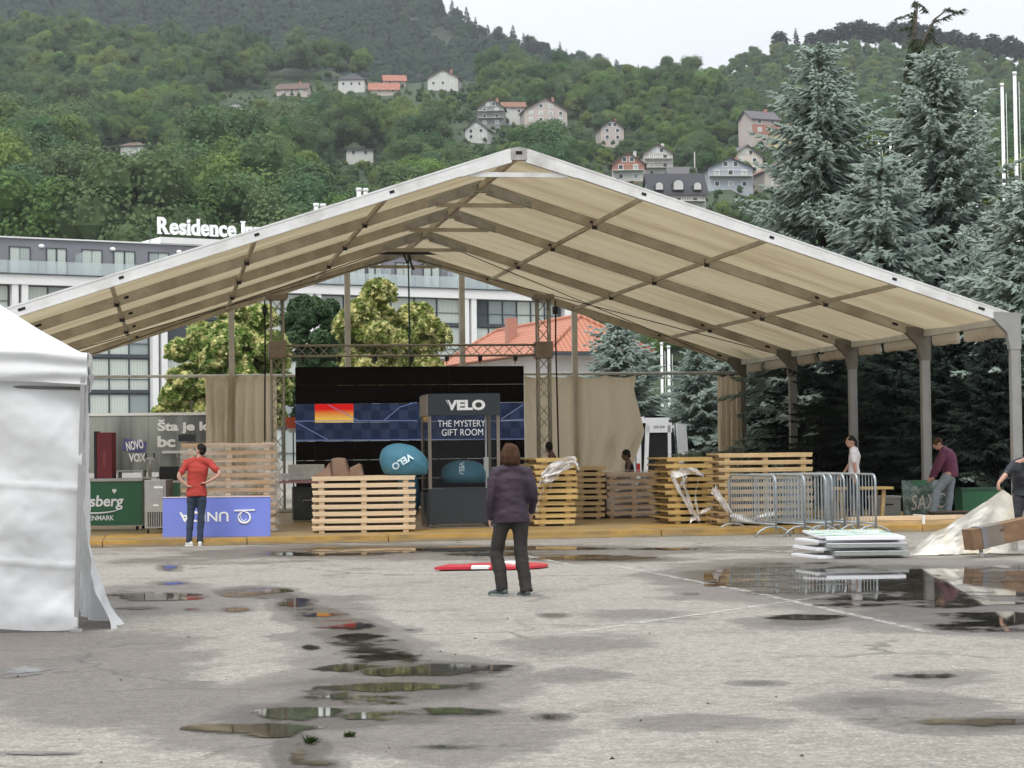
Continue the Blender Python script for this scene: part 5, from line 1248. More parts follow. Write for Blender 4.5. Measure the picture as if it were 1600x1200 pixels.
# ------------------------------------------------------------------ dark kiosk with glass
m_kio = MAT('dark kiosk panel', (.020, .026, .031), .35, var=.1, vs=2)
m_kwood = MAT('grey brown kiosk side', (.20, .17, .14), .5, var=.15, vs=3, stretch=(3, 3, .4))
m_kgl, n, l, b = nt('tinted kiosk glass'); b.inputs['Base Color'].default_value = (.02, .025, .03, 1); b.inputs['Roughness'].default_value = .04; b.inputs['Alpha'].default_value = .14
m_kio2, n, l, b = nt('dark side glass'); b.inputs['Base Color'].default_value = (.05, .05, .05, 1); b.inputs['Roughness'].default_value = .08; b.inputs['Alpha'].default_value = .55
m_wht, n, l, b = nt('white sign lettering'); b.inputs['Base Color'].default_value = (.86, .86, .86, 1); b.inputs['Roughness'].default_value = .5
ka, kb = on_plat(671, 824), on_plat(783, 822); kw = (kb - ka).length; kyaw = math.atan2(kb.y - ka.y, kb.x - ka.x) + .0
ko = thing('kiosk', 'dark booth with white lettering, tinted glass and a blue beanbag inside', 'kiosk', ka, kyaw); kd = 1.3
zt_ = P(727, 617, ka.y).z - KZ; zs1 = P(727, 649, ka.y).z - KZ; zc1 = P(727, 766, ka.y).z - KZ
MB().box((kw / 2, .03, (zc1 + .06) / 2), (kw, .05, zc1 - .06), bev=.006).build('counter_front', m_kio, ko)
MB().box((kw / 2, kd / 2, zc1 + .01), (kw, kd, .03)).build('counter_top', m_kio, ko)
MB().box((kw / 2, .05, (zs1 + zt_) / 2), (kw + .02, .10, zt_ - zs1), bev=.006).build('sign_board', m_kio, ko)
MB().box((kw / 2, kd / 2, zt_ + .01), (kw, kd, .03)).build('roof_board', m_kio, ko)
for x in (.03, kw - .03):
    for y in (.06, kd): MB().box((x, y, zt_ / 2), (.06, .06, zt_ - .02)).build('post', m_kwood, ko)
MB().box((.0 - .015, kd / 2, (zt_ + zs1) / 2), (.03, kd, zt_ - zs1)).build('side_board', m_kwood, ko)
MB().box((-.012, kd / 2, (zc1) / 2), (.03, kd - .1, zc1 - .1)).build('side_panel', m_kio, ko)
MB().box((kw / 2, .075, (zc1 + zs1) / 2), (kw - .12, .012, zs1 - zc1)).build('front_glass', m_kgl, ko)
MB().box((.02, kd / 2, (zc1 + zs1) / 2), (.012, kd - .12, zs1 - zc1)).build('side_glass', m_kio2, ko)
text('VELO', .24, m_wht, ko, (kw * .52, -.012, (zs1 + zt_) / 2), name='sign_lettering', fit=(.76, .20), depth=.006, weight=.012)
MB().beam((kw * .52 - .352, -.02, (zs1 + zt_) / 2 + .094), (kw * .52 - .30, -.02, (zs1 + zt_) / 2 - .06), .012, .016, up=(0, 1, 0)).build('letter_stroke', m_kio, ko)
text('THE MYSTERY', .14, m_wht, ko, (kw * .47, .062, zs1 - .155), name='glass_lettering', fit=(.92, .125), depth=.002, weight=-.001)
text('GIFT ROOM', .14, m_wht, ko, (kw * .48, .062, zs1 - .325), name='glass_lettering', fit=(.80, .125), depth=.002, weight=-.001)
MB().box((kw * .84, .40, (zc1 + zs1) / 2), (.03, .03, zs1 - zc1)).build('rod', m_alu, ko); MB().box((kw * .84, .40, zc1 + .42), (.09, .04, .40)).build('lever', m_alu, ko)
for x in (.12, kw - .12): MB().box((x, kd / 2, .03), (.1, kd - .1, .06)).build('skid', m_kwood, ko)
_kp = Matrix.Translation(ka) @ Euler((0, 0, kyaw)).to_matrix().to_4x4() @ Vector((kw * .56, .62, zc1 + .02 + .28))
bb_ = beanbag('blue beanbag lying sideways inside the glass kiosk', _kp, (.48, .34, .29), (0, .05, 0), 8, [('VELO', .13, (-.06, 0, .075), (PI / 2, PI / 2, 0))])
_kp = Matrix.Translation(ka) @ Euler((0, 0, kyaw)).to_matrix().to_4x4() @ Vector((-.30, .95, .62))
beanbag('dark blue tall beanbag squeezed between the pine stack and the kiosk', _kp, (.20, .25, .58), (0, 0, 0), 12, None, 1.0)

# ------------------------------------------------------------------ blue banner lying against the stack
m_ban = MAT('periwinkle printed board', (.165, .215, .62), .45, var=.05, vs=1)
m_edge = plain('pale board edge', (.72, .62, .66), .7)
ba, bb2 = on_plat(257.5, 838.5), on_plat(425, 837); ba.z = bb2.z = .125; ba.y -= .22; bb2.y -= .22
bw = (bb2 - ba).length * 1.0; bh = P(340, 777, ba.y).z - .125; byaw = math.atan2(bb2.y - ba.y, bb2.x - ba.x)
bn = thing('banner_board', 'periwinkle blue board printed upside down standing in front of the wrapped stack', 'banner', ba, byaw)
bp = MB(); bp.box((bw / 2, .02, bh / 2), (bw, .03, bh), (-.03, 0, 0), bev=.004); bp.build('board', m_ban, bn)
MB().box((bw / 2, .03, bh + .008), (bw, .05, .014)).build('edge', m_edge, bn)
text('UNIQA', .30, m_wht, bn, (bw * .385, -.004, bh * .53), rot=(PI / 2, PI, 0), fit=(.88, .205), depth=.002, weight=.005, name='lettering')
lg = MB(); R0_ = Matrix.Translation((bw * .76, -.006, bh * .50))
for rr_, c0 in ((.105, 0),): lg.tube([(bw * .76 + rr_ * math.cos(a), -.006, bh * .48 + rr_ * .92 * math.sin(a)) for a in np.linspace(-4.2, 1.2, 30)], [.012 + .008 * math.sin(i / 29 * PI) for i in range(30)], 6)
lg.tube([(bw * .76 + .055 * math.cos(a) - .01, -.006, bh * .52 + .085 * math.sin(a)) for a in np.linspace(.6, 5.6, 22)], .008, 6)
lg.beam((bw * .76 - .18, -.006, bh * .66), (bw * .76 + .19, -.006, bh * .67), .01, .026, up=(0, 0, 1)); lg.build('emblem', m_wht, bn)

# ------------------------------------------------------------------ green bar counter and its neighbours
m_grn = MAT('green printed panel', (.018, .115, .045), .4, var=.06, vs=1)
m_steel = MAT('brushed steel', (.42, .41, .39), .35, .6, var=.1, vs=5, dirt=(.25, .23, .2), ds=2)
ga, gb = on_plat(120, 829), on_plat(222, 828); gw = 2.0; gyaw = math.atan2(gb.y - ga.y, gb.x - ga.x); g0 = gb - Vector((math.cos(gyaw), math.sin(gyaw), 0)) * gw; g0.z = KZ
gc = thing('bar_counter', 'green mobile bar counter with white lettering on castors beside the gazebo', 'bar counter', g0, gyaw); ztop = P(200, 752, g0.y).z - KZ
z0g = .10
MB().box((gw / 2, .03, (ztop + z0g) / 2), (gw - .02, .04, ztop - z0g), bev=.005).build('front_panel', m_grn, gc)
MB().box((gw / 2, .33, ztop + .03), (gw + .05, .72, .06), bev=.008).build('worktop', m_steel, gc)
MB().box((gw - .02, .34, (ztop + z0g) / 2), (.03, .6, ztop - z0g)).build('end_panel', m_steel, gc)
MB().box((gw / 2, .34, z0g), (gw, .6, .04)).build('base_frame', m_steel, gc)
for x in (.12, gw - .12):
    for y in (.1, .58): 
        w = MB(); w.tube([(x - .02, y, .045), (x + .02, y, .045)], .042, 12); w.box((x, y, .085), (.05, .05, .03)); w.build('castor', m_dark, gc)
text('Carlsberg', .36, m_wht, gc, (gw - .95, -.0, z0g + (ztop - z0g) * .52), fit=(1.18, .29), depth=.002, weight=.008, shear=.12)
text('DENMARK', .12, m_wht, gc, (gw - .84, -.0, z0g + (ztop - z0g) * .17), fit=(.58, .095), depth=.002, weight=.002)
lf = MB(); lf.prism([(0, -.05), (.045, .01), (.03, .045), (0, .03), (-.03, .045), (-.045, .01)], -.006, 0, ax='y', M=Matrix.Translation((gw - .54, 0, z0g + (ztop - z0g) * .78))); lf.build('hop_leaf', m_wht, gc)
MB().tube([(gw - .95 + .56 * math.cos(a), -.004, z0g + (ztop - z0g) * .42 + .12 * math.sin(a)) for a in np.linspace(3.6, 5.9, 18)], [.004 + .014 * math.sin(i / 17 * PI) for i in range(18)], 6).build('underline_swash', m_wht, gc)
MB().beam((gw - .55, .35, ztop + .20), (gw - .02, .35, ztop + .20), .30, .02).build('bottle_shelf', m_steel, gc)
for x in (gw - .53, gw - .04): MB().box((x, .35, ztop + .13), (.03, .28, .14)).build('shelf_support', m_steel, gc)
tagz = ztop + KZ + .06
def on_counter(u, y): return Matrix.Translation(g0) @ Euler((0, 0, gyaw)).to_matrix().to_4x4() @ Vector((u, y, ztop + .06))
m_red = MAT('dark red panel', (.16, .008, .014), .4, var=.08, vs=2)
rp_ = P(166, 748, g0.y + .5); o = thing('red_fridge', 'tall dark red cooler panel standing on the bar counter beside the gazebo', 'cooler', on_counter(gw - .78, .34), gyaw)
rh_ = P(166, 676, g0.y + .4).z - tagz; MB().box((0, 0, rh_ / 2), (.30, .34, rh_), bev=.01).build('casing', m_red, o); text('HEISSE', .06, plain('faded pink print', (.40, .12, .12), .6), o, (0, -.174, rh_ * .42), rot=(0, -PI / 2, -PI / 2) if False else (PI / 2, -PI / 2, 0), fit=(.30, .05), depth=.001)
MB().box((-.19, .02, rh_ * .5), (.05, .30, rh_ + .05)).build('door_edge', m_dark, o)
tp_ = thing('beer_tap', 'slim steel beer tap tower in a glass case at the right end of the counter', 'tap', on_counter(gw + .10, .30) - Vector((0, 0, .02)), gyaw)
MB().box((0, 0, .02), (.30, .25, .04)).build('base_plate', m_steel, tp_); MB().tube([(0, 0, .04), (0, 0, .50)], .022, 10).build('tower', m_steel, tp_); MB().beam((-.10, 0, .40), (.10, 0, .40), .05, .04).build('tap_bar', m_steel, tp_)
for x in (-.08, .08): MB().tube([(x, -.03, .40), (x, -.07, .36), (x, -.07, .31)], .011, 6).build('spout', m_steel, tp_); MB().tube([(x, -.03, .41), (x, -.03, .50)], [.012, .018], 6).build('handle', m_dark, tp_)
MB().tube([(-.17, .0, .0), (-.17, 0, .52), (.17, 0, .52), (.17, 0, 0)], .009, 6).build('case_frame', m_steel, tp_)
ia, ib = on_plat(226, 834), on_plat(254, 833.5); iw = .40; iz = P(240, 752, ia.y).z - KZ
ic = thing('drinks_cooler', 'grey steel undercounter cooler on castors right of the green bar', 'cooler', ia, gyaw); 
MB().box((iw / 2, .3, (iz + .08) / 2 + .02), (iw, .6, iz - .08), bev=.01).build('casing', m_steel, ic); MB().box((iw / 2 - .01, -.012, iz * .66), (iw - .06, .02, iz * .5), bev=.006).build('door', m_steel, ic)
for k in range(7): MB().box((.07 + k * .042, -.012, .26), (.014, .012, .26)).build('grille_slat', m_dark, ic)
MB().box((iw * .68, -.03, iz * .88), (.17, .012, .035)).build('badge', m_wht, ic); MB().box((iw * .55, -.03, iz * .54), (.10, .012, .03)).build('badge', m_wht, ic)
for x in (.05, iw - .05): MB().tube([(x - .015, .06, .04), (x + .015, .06, .04)], .038, 10).build('castor', m_dark, ic)
gp = on_plat(262, 834); o = thing('green_bar_cabinet', 'dark green cabinet squeezed behind the grey steel cooler', 'cabinet', T(*Tinv(on_plat(252, 826)).xy, KZ), gyaw)
MB().box((.15, .3, .45), (.5, .5, .9), bev=.01).build('carcass', m_grn, o); MB().box((.15, .3, .92), (.54, .54, .04)).build('top', m_steel, o)

# glass fronted hoarding with printed words, behind the platform on the left
hv = VB + 1.6; ua, za = TV(60, 651, hv); ub, zb_ = TV(345, 651, hv); _, zlo = TV(240, 738, hv)
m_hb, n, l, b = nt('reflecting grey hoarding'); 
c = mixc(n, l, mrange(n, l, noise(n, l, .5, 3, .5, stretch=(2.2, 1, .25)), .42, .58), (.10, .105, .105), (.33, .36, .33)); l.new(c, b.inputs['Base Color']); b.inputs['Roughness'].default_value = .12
hb = thing('advert_hoarding', 'grey glossy roadside hoarding with bold white words behind the bar counter', 'hoarding', T(ua, hv, 0), TH); hwid = ub - ua
np_ = 5
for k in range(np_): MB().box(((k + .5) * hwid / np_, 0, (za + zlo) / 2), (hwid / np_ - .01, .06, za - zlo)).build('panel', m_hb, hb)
MB().box((hwid / 2, 0, za + .04), (hwid, .10, .07)).build('top_rail', m_hwhite, hb)
for k in range(np_ + 1): MB().box((k * hwid / np_, .1, (za + .02) / 2), (.08, .08, za)).build('post', m_alu, hb)
def hpos(px, py): u, z = TV(px, py, hv - .035); return (u - ua, -.038, z)
def htext(s_, x0, x1, y0, y1, rotz=0, mt=None, **k):
    p0 = hpos(x0, y1); p1 = hpos(x1, y0); text(s_, .5, mt or m_wht, hb, ((p0[0] + p1[0]) / 2, -.038, (p0[2] + p1[2]) / 2), rot=(PI / 2, rotz, 0), fit=(p1[0] - p0[0], p1[2] - p0[2]), depth=.002, **k)
htext('Šta je k', 246, 327, 655, 678, weight=.022); htext('bc', 246, 274, 681, 699, weight=.022)
bl_ = hpos(210, 697); MB().box((bl_[0], -.034, bl_[2]), (.62, .01, .33), (0, .16, 0)).build('sticker', plain('dark violet sticker', (.09, .09, .24), .5), hb); htext('NOVO', 197, 224, 688, 703, -.16, weight=.018); htext('VOX', 201, 228, 708, 722, weight=.02)
p0 = hpos(300, 706); MB().box((p0[0], -.05, p0[2]), (1.6, .12, .07)).build('ledge', m_hwhite, hb)
# dark equipment seen between bar and stack
m_eq = MAT('dark equipment', (.02, .022, .02), .6, var=.4, vs=6, dirt=(.10, .12, .08), ds=4)
o = thing('equipment_trolley', 'dark trolley of equipment in shade between the bar and the wrapped stack', 'trolley', T(*Tinv(on_plat(262, 812)).xy, KZ), TH)
MB().box((0, .3, .45), (.9, .5, .55), bev=.02).build('case', m_eq, o); MB().box((.1, .3, .98), (.55, .45, .42), bev=.03).build('case', m_dark, o)
for x in (-.42, .42): MB().tube([(x, .05, 0), (x, .05, 1.3)], .02, 6).build('upright', m_steel, o)
MB().box((0, .3, .12), (1.0, .6, .06)).build('shelf', m_dark, o)
z1_ = KZ + 12 * .138 + .06; p = P(292, 684, m1.y + .4); tag(MB().box((0, 0, .06), (.32, .25, .13), bev=.01).build('black_box', m_dark, None, (p.x, p.y, z1_ - .01), (0, 0, TH)), 'flat black box lying on top of the left wrapped stack', 'box')
# table with white cloth behind, right of the left stack
o = thing('folding_table', 'small table with a pale red top left of the pine stack', 'table', T(*Tinv(on_plat(468, 815)).xy, KZ), TH)
zt2_ = P(468, 753, o.location.y).z - KZ; MB().box((0, .35, zt2_), (1.15, .7, .05)).build('table_top', plain('pale red edge', (.42, .22, .24), .6), o)
for x in (-.5, .5):
    for y in (.05, .65): MB().tube([(x, y, 0), (x, y, zt2_)], .018, 6).build('leg', m_steel, o)
o2 = thing('white_crate', 'white crumpled sheet and boxes piled on the small table', 'box', (o.location.x, o.location.y + .3, KZ + zt2_ + .025), TH)
mb = MB(); mb.box((.12, 0, .17), (.75, .4, .34), bev=.02); mb.build('box', plain('off white carton', (.55, .54, .5), .8, var=.2), o2)
cloth(24, 14, lambda q, t: (-.5 + q, -.24 - .03 * math.sin(q * 20), .02 + .12 * (1 - t) + .05 * abs(fb(q * 6, t * 4, 3, 2))), 'sheet', m_gaz, o2)
o3 = thing('black_case', 'black equipment case standing under the small table', 'case', (o.location.x + .15, o.location.y + .2, KZ), TH); MB().box((0, .2, .38), (.6, .4, .72), bev=.02).build('case', m_eq, o3); MB().tube([(-.1, -.02, .4), (-.1, -.05, .45), (.1, -.05, .45), (.1, -.02, .4)], .012, 6).build('handle', m_steel, o3)
# orange and white pennant beside the screen
u, z = TV(458, 652, VL + .4); o = thing('pennant', 'narrow orange and white pennant sign left of the video wall', 'sign', T(u, VL + .4, 0), TH); _, zb1 = TV(458, 682, VL + .4)
m_org = plain('orange board', (.80, .16, .07), .6)
MB().prism([(-.20, z), (.14, z), (.10, z - .28), (-.16, z - .28)], -.01, .01, ax='y').build('orange_panel', m_org, o); MB().prism([(-.16, z - .28), (.10, z - .28), (.06, zb1 + .1), (-.08, zb1 + .1)], -.012, .012, ax='y').build('white_panel', m_hwhite, o); MB().tube([(.0, .03, .1), (.0, .03, z)], .02, 6).build('stake', m_dark, o)

# ------------------------------------------------------------------ crowd barriers
m_galv = MAT('galvanised tube', (.36, .40, .42), .42, .45, var=.15, vs=5, dirt=(.5, .5, .48), ds=3, damt=.5)
def barrier(name_label, p0, p1):
    yaw = math.atan2(p1.y - p0.y, p1.x - p0.x); Lb = (p1 - p0).length; o = thing('crowd_barrier', name_label, 'barrier', p0, yaw, 'crowd barriers leaning in a row')
    H_ = 1.08; r = .12; fr = [(0, 0, .12)] + [(0, 0, H_ - r)] + [(r - r * math.cos(a), 0, H_ - r + r * math.sin(a)) for a in (PI / 8, PI / 4, 3 * PI / 8)] + [(r, 0, H_)] + [(Lb - r, 0, H_)] + [(Lb - r + r * math.sin(a), 0, H_ - r + r * math.cos(a)) for a in (PI / 8, PI / 4, 3 * PI / 8)] + [(Lb, 0, H_ - r), (Lb, 0, .12)]
    MB().tube(fr, .021, 8).build('frame', m_galv, o); MB().tube([(0, 0, .22), (Lb, 0, .22)], .017, 8).build('bottom_rail', m_galv, o)
    n_ = 19; me = None
    for k in range(n_):
        x = (k + 1) * Lb / (n_ + 1)
        if me is None: me = MB().tube([(0, 0, .22), (0, 0, H_)], .0085, 6, cap=False).mesh('bar', m_galv)
        link('bar', me, o, (x, 0, 0))
    for x in (.12, Lb - .12): MB().tube([(x, -.34, .012), (x, -.27, .10), (x, -.14, .165), (x, 0, .18), (x, .14, .165), (x, .27, .10), (x, .34, .012)], .017, 8).build('foot', m_galv, o)
    MB().beam((-.03, -.02, .80), (-.03, -.02, .95), .03, .008, up=(0, 1, 0)).build('hook', m_galv, o)
    return o
bs_ = [((1141, 833), (1213, 839.5), 'crowd barrier at the left end of the row, beside the yellow table tops'), ((1163, 831), (1258, 838.5), 'second crowd barrier from the left end of the row'), ((1185, 830), (1291, 837.5), 'third crowd barrier from the left, middle of the row'),
       ((1200, 829.5), (1301, 836), 'fourth crowd barrier, just behind the middle one'), ((1222, 829), (1320, 835.5), 'fifth crowd barrier, carrying a small white notice'), ((1240, 828.5), (1341, 836), 'sixth crowd barrier, second from the right end'), ((1275, 828), (1369, 838), 'rightmost crowd barrier with dark feet by the platform edge')]
for a_, c_, lab in bs_:
    q = barrier(lab, G(*a_), G(*c_))
    if 'notice' in lab or 'third' in lab: MB().box((q.children[0].bound_box[6][0] * .35, -.03, .92), (.14, .006, .19)).build('notice', m_hwhite, q)

# ------------------------------------------------------------------ right hand side clutter
tb = thing('trestle', 'yellow wooden trestle table behind the crowd barriers', 'table', T(*Tinv(on_plat(1350, 812)).xy, KZ), TH)
MB().box((0, .3, .62), (1.25, .6, .05), bev=.004).build('table_top', m_yel2, tb)
for x in (-.42, .42):
    for y in (.08, .52): MB().box((x, y, .30), (.07, .07, .60), (0, x * .2, 0)).build('leg', m_yel, tb)
o = thing('utility_box', 'low grey plastic box with a slot handle right of the trestle', 'box', T(*Tinv(on_plat(1389, 808)).xy, KZ), TH)
MB().box((0, .25, .2), (.52, .5, .38), bev=.015).build('body', MAT('dull grey plastic', (.20, .20, .18), .6, var=.1), o); MB().box((0, .25, .41), (.55, .53, .05), bev=.01).build('lid', plain('grey lid', (.27, .26, .24), .6), o); MB().box((.02, -.004, .26), (.16, .012, .03)).build('handle_slot', m_slot, o)
o = thing('plank_bundle', 'low bundle of pale planks tied with tape on the platform edge', 'planks', T(*Tinv(on_plat(1415, 819)).xy, KZ), TH - .02)
for k in range(6): MB().box((rnd.uniform(-.06, .06) + (.2 if k == 5 else 0), .1 + (k % 3) * .15, .035 + (k // 3) * .075), (2.3 - .25 * (k // 3), .14, .07), bev=.004).build('plank', m_pine if k % 2 else m_yel, o)
MB().box((.35, .25, .08), (.05, .52, .175)).build('tie', m_hwhite, o)
m_pr, n, l, b = nt('faded green print'); f = noise(n, l, 3.2, 5, .7); l.new(mixc(n, l, mrange(n, l, f, .42, .60), (.018, .045, .028), (.22, .27, .25)), b.inputs['Base Color']); b.inputs['Roughness'].default_value = .5
o = thing('printed_sign', 'faded dark green sign with slanting pale letters leaning by the stooping man', 'sign', T(*Tinv(on_plat(1448, 806)).xy, KZ), TH)
MB().box((0, .03, .37), (1.0, .03, .74), (-.12, 0, 0)).build('board', m_pr, o); MB().box((-.12, .0 + .055, .68), (.30, .01, .12), (-.12, 0, 0)).build('badge', m_grn, o)
text('SAXO', .3, plain('faded pale print', (.50, .42, .36), .6), o, (.05, -.004, .30), rot=(PI / 2 - .12, -.06, 0), fit=(.78, .30), depth=.002, weight=-.004, shear=.3)
o = thing('green_crate', 'flat green panel crate standing behind the lifted white tarpaulin', 'crate', T(*Tinv(on_plat(1535, 806)).xy, KZ), TH)
MB().box((0, .2, .27), (.85, .4, .52), bev=.01).build('body', m_grn, o); MB().box((0, .2, .55), (.90, .44, .05)).build('rim', MAT('dark green rim', (.015, .06, .03), .5), o); MB().prism([(-.04, .1), (.04, .1), (.02, .24), (-.02, .24)], -.012, 0, ax='y').build('print', m_wht, o)
o = thing('dark_case', 'dark low case on the platform behind the plank bundle', 'case', T(*Tinv(on_plat(1492, 810)).xy, KZ), TH); MB().box((0, .25, .06), (.8, .4, .12), bev=.01).build('body', m_eq, o); MB().box((0, .25, .13), (.82, .42, .02)).build('lid', m_brown, o)

# stack of foam boards by the puddle
m_foam = MAT('white foam board', (.72, .72, .74), .5, var=.04, vs=2); m_foamg = plain('grey board face', (.27, .29, .27), .5); m_frint, n, l, b = nt('pale green print'); l.new(mixc(n, l, mrange(n, l, noise(n, l, 2.2, 5, .7, stretch=(1, 3, 1)), .45, .56), (.62, .68, .64), (.18, .30, .24)), b.inputs['Base Color']); b.inputs['Roughness'].default_value = .4
fb0 = G(1355, 873); z = 0
for k, (dx, dy, w, d, t, ro, mt, lab) in enumerate(((-.02, .3, 1.34, .95, .035, .28, m_foam, 'lowest'), (.08, .05, 1.05, .9, .06, .02, m_foamg, 'second, grey edged'), (-.04, .4, 1.3, .95, .04, .22, m_foam, 'third'), (.03, .1, 1.15, .9, .055, -.02, m_foamg, 'fourth, grey edged'), (-.06, .4, 1.25, .9, .035, .20, m_foam, 'fifth'), (.02, .2, 1.12, .95, .045, -.03, m_foam, 'sixth'))):
    o = thing('foam_board', '%s board from the bottom of the flat white stack by the puddle' % lab, 'board', (fb0.x + dx, fb0.y + dy, z), ro, 'foam boards piled by the puddle'); MB().box((0, d / 2, t / 2), (w, d, t), bev=.003).build('core', mt, o); MB().box((0, d / 2, t + .001), (w - .02, d - .02, .002)).build('face', m_foam, o); z += t + .006
o = thing('foam_board', 'topmost board of the flat white stack with a pale green print', 'board', (fb0.x - .06, fb0.y + .28, z), .10, 'foam boards piled by the puddle'); MB().box((0, .5, .014), (1.15, 1.0, .028), (.05, 0, 0), bev=.003).build('core', m_foam, o); MB().box((0, .5, .031), (1.13, .98, .004), (.05, 0, 0)).build('face', m_frint, o)

# big rough timber with a strap and a castor
m_timb = MAT('rough brown timber', (.20, .115, .06), .75, var=.35, vs=3, dirt=(.13, .08, .045), ds=1.6, stretch=(.25, 3, 3), bmp=.3)
ta = G(1513, 871); ta = Vector((ta.x, ta.y, .245)); te = P(1660, 812, ta.y + .6)
tm = thing('timber_beam', 'thick rough brown timber lying aslant at the right edge with a grey strap', 'timber', ta)
te = te - ta; MB().beam((0, 0, 0), te, .24, .29).build('beam', m_timb, tm); d_ = te.normalized()
MB().beam(d_ * .16, d_ * .24, .26, .31).build('strap', plain('grey strap', (.16, .16, .17), .5), tm); MB().beam(d_ * .24, d_ * .52, .25, .295).build('weathered_plate', MAT('weathered grey board', (.17, .14, .115), .7, var=.2), tm)
MB().beam(d_ * .50 + Vector((0, -.125, .05)), d_ * .58 + Vector((0, -.125, .05)), .02, .04).build('knot', m_brown, tm)
cs_ = MB(); cs_.beam(d_ * .2 + Vector((0, 0, -.13)), d_ * .2 + Vector((.02, 0, -.21)), .05, .03, up=(0, 1, 0)); cs_.tube([(d_.x * .2 + .0, -.02, -.205), (d_.x * .2, .02, -.205)], .035, 10); cs_.build('castor', m_plate, tm)

# red and white round board lying on the asphalt, beyond the woman
m_rs = MAT('red sign face', (.50, .022, .04), .35, var=.08, vs=3)
rc_ = G(795, 891); o = thing('traffic_sign', 'red and white sign board lying flat on the asphalt behind the woman', 'sign', rc_ + Vector((0, 0, 0)), .12)
sx, sy = .62, .62; ring = [(math.cos(a) * .60, math.sin(a) * .60) for a in np.linspace(0, 2 * PI, 28, endpoint=False)]
MB().prism([(x + .0, y + .55) for x, y in ring], .015, .045).build('disc', m_rs, o)
MB().prism([(-.98, .05), (-.1, .02), (-.1, .5), (-.75, .75)], .02, .055).build('red_panel', m_rs, o)
MB().prism([(-.50, .012), (-.24, .012), (-.24, .25), (-.46, .27)], .022, .0575).build('white_panel', m_hwhite, o)
MB().tube([(-.05, .6, .05), (.1, .75, .052), (.28, .62, .052), (.1, .5, .052), (.26, .42, .052)], .035, 6).build('white_arrow', m_hwhite, o)
MB().prism([(-.9, .1), (.1, .1), (.1, .9), (-.7, .9)], .004, .016).build('backing', m_dark, o)

# white tarpaulin pulled up by the man on the right
m_tarp = fabric('cream tarpaulin', (.84, .82, .76), .22, (.72, .60, .38), ds=1.1, bmp=.3, bs=2.5, dmid=.46, damt=.8)
TD = G(1560, 866).y
hand = P(1562, 765, TD + .15)
def tarp(q, t):
    """q along the ground from left to right, t from the hem up to the hand"""
    x0 = P(1418, 864, TD).x; x1 = P(1592, 862, TD).x; xb = x0 + (x1 - x0) * q
    hx_ = hand.x; y = TD - .25 + .55 * math.sin(q * PI) * .5
    # upper outline: low hump on the left, then a straight pull to the hand, then a steep fall
    top = np.interp(q, [0, .10, .22, .34, .55, .82, .93, 1.0], [.02, .20, .34, .42, .66, 1.0, .90, .12]) * (hand.z - .0)
    xt = np.interp(q, [0, .82, 1.0], [x0 + .02, hx_ - .01, hx_ + .16]) if q > .34 else xb * 1.0
    w = max(0, min(1, (q - .30) / .5)); xt = xb * (1 - w) + xt * w
    x = xb + (xt - xb) * t ** .85
    z = top * (t ** .9)
    fold = .07 * math.sin(q * 26 + 2 * fb(q * 4, t * 2, 2, 2)) * (1 - t ** 2 * .8) * (.5 + .5 * q) + .05 * fb(q * 6, t * 4, 4, 7)
    yy = y + fold + .45 * t * (1 - t) * (1 - q) - .15 * (1 - t) * math.sin(q * 5)
    return (x, yy, max(.012, z) + .012 * fb(q * 9, t * 6, 3, 8) * (1 if t > .05 else 0))
o = thing('tarpaulin', 'cream white tarpaulin dragged up into a peak by the man at the right edge', 'tarpaulin', (0, 0, 0)); cloth(120, 44, tarp, 'sheet', m_tarp, o)
def tarp2(q, t):
    x0 = P(1440, 868, TD).x; x1 = P(1600, 868, TD).x; x = x0 + (x1 - x0) * q
    return (x + .1 * math.sin(t * 5), TD - .12 - .30 * math.sin(q * 9) * .3 + .3 * t, .015 + (.10 + .05 * math.sin(q * 14)) * math.sin(t * PI) * (1 - .4 * q) + .02 * abs(fb(q * 12, t * 4, 3, 4)))
cloth(80, 16, tarp2, 'loose_hem', m_tarp, o)

# ------------------------------------------------------------------ white van behind the tent
m_van = MAT('white van paint', (.74, .75, .76), .3, var=.03, vs=1); m_vgl = plain('dark van glass', (.02, .025, .03), .08); m_vin = plain('dark van inside', (.008, .008, .008), .9); m_tyre = plain('tyre rubber', (.02, .02, .02), .85)
VD = 62.0; va = P(993, 700, VD); vb = P(1056, 700, VD); vw = vb.x - va.x; vh = P(1025, 649, VD).z
vn = thing('delivery_van', 'white delivery van seen from behind with its rear door open and a black interior', 'van', (va.x, VD, 0), .06)
prof = [(.12, .35), (.02, .6), (0, 1.2), (.04, 1.9), (.12, vh - .18), (.30, vh - .03), (vw / 2, vh)]; prof = prof + [(vw - x, z) for x, z in prof[-2::-1]]
vbm = MB(); nP = len(prof); L_ = 5.2
ring = lambda y, k: [(vw / 2 + (x - vw / 2) * k, y, .35 + (z - .35) * (1 if k > .95 else .93)) for x, z in prof]
vs = ring(.05, 1) + ring(3.9, 1) + ring(L_, .88); fs = []
for j in range(2):
    for i in range(nP - 1): fs.append((j * nP + i, j * nP + i + 1, (j + 1) * nP + i + 1, (j + 1) * nP + i))
    fs.append((j * nP + nP - 1, j * nP, (j + 1) * nP, (j + 1) * nP + nP - 1))
fs.append(tuple(range(2 * nP, 3 * nP))); vbm.add(vs, fs); vbm.build('body', m_van, vn)
MB().box((vw / 2, .10, 1.25), (vw - .12, .06, vh - .75)).build('load_opening', m_vin, vn)
fr_ = MB(); fr_.box((.10, .02, 1.3), (.14, .08, vh - .65)); fr_.box((vw - .10, .02, 1.3), (.14, .08, vh - .65)); fr_.box((vw / 2, .02, vh - .15), (vw - .4, .08, .16)); fr_.build('door_frame', m_van, vn)
dr = MB(); dx0, dx1 = .30, vw - .14
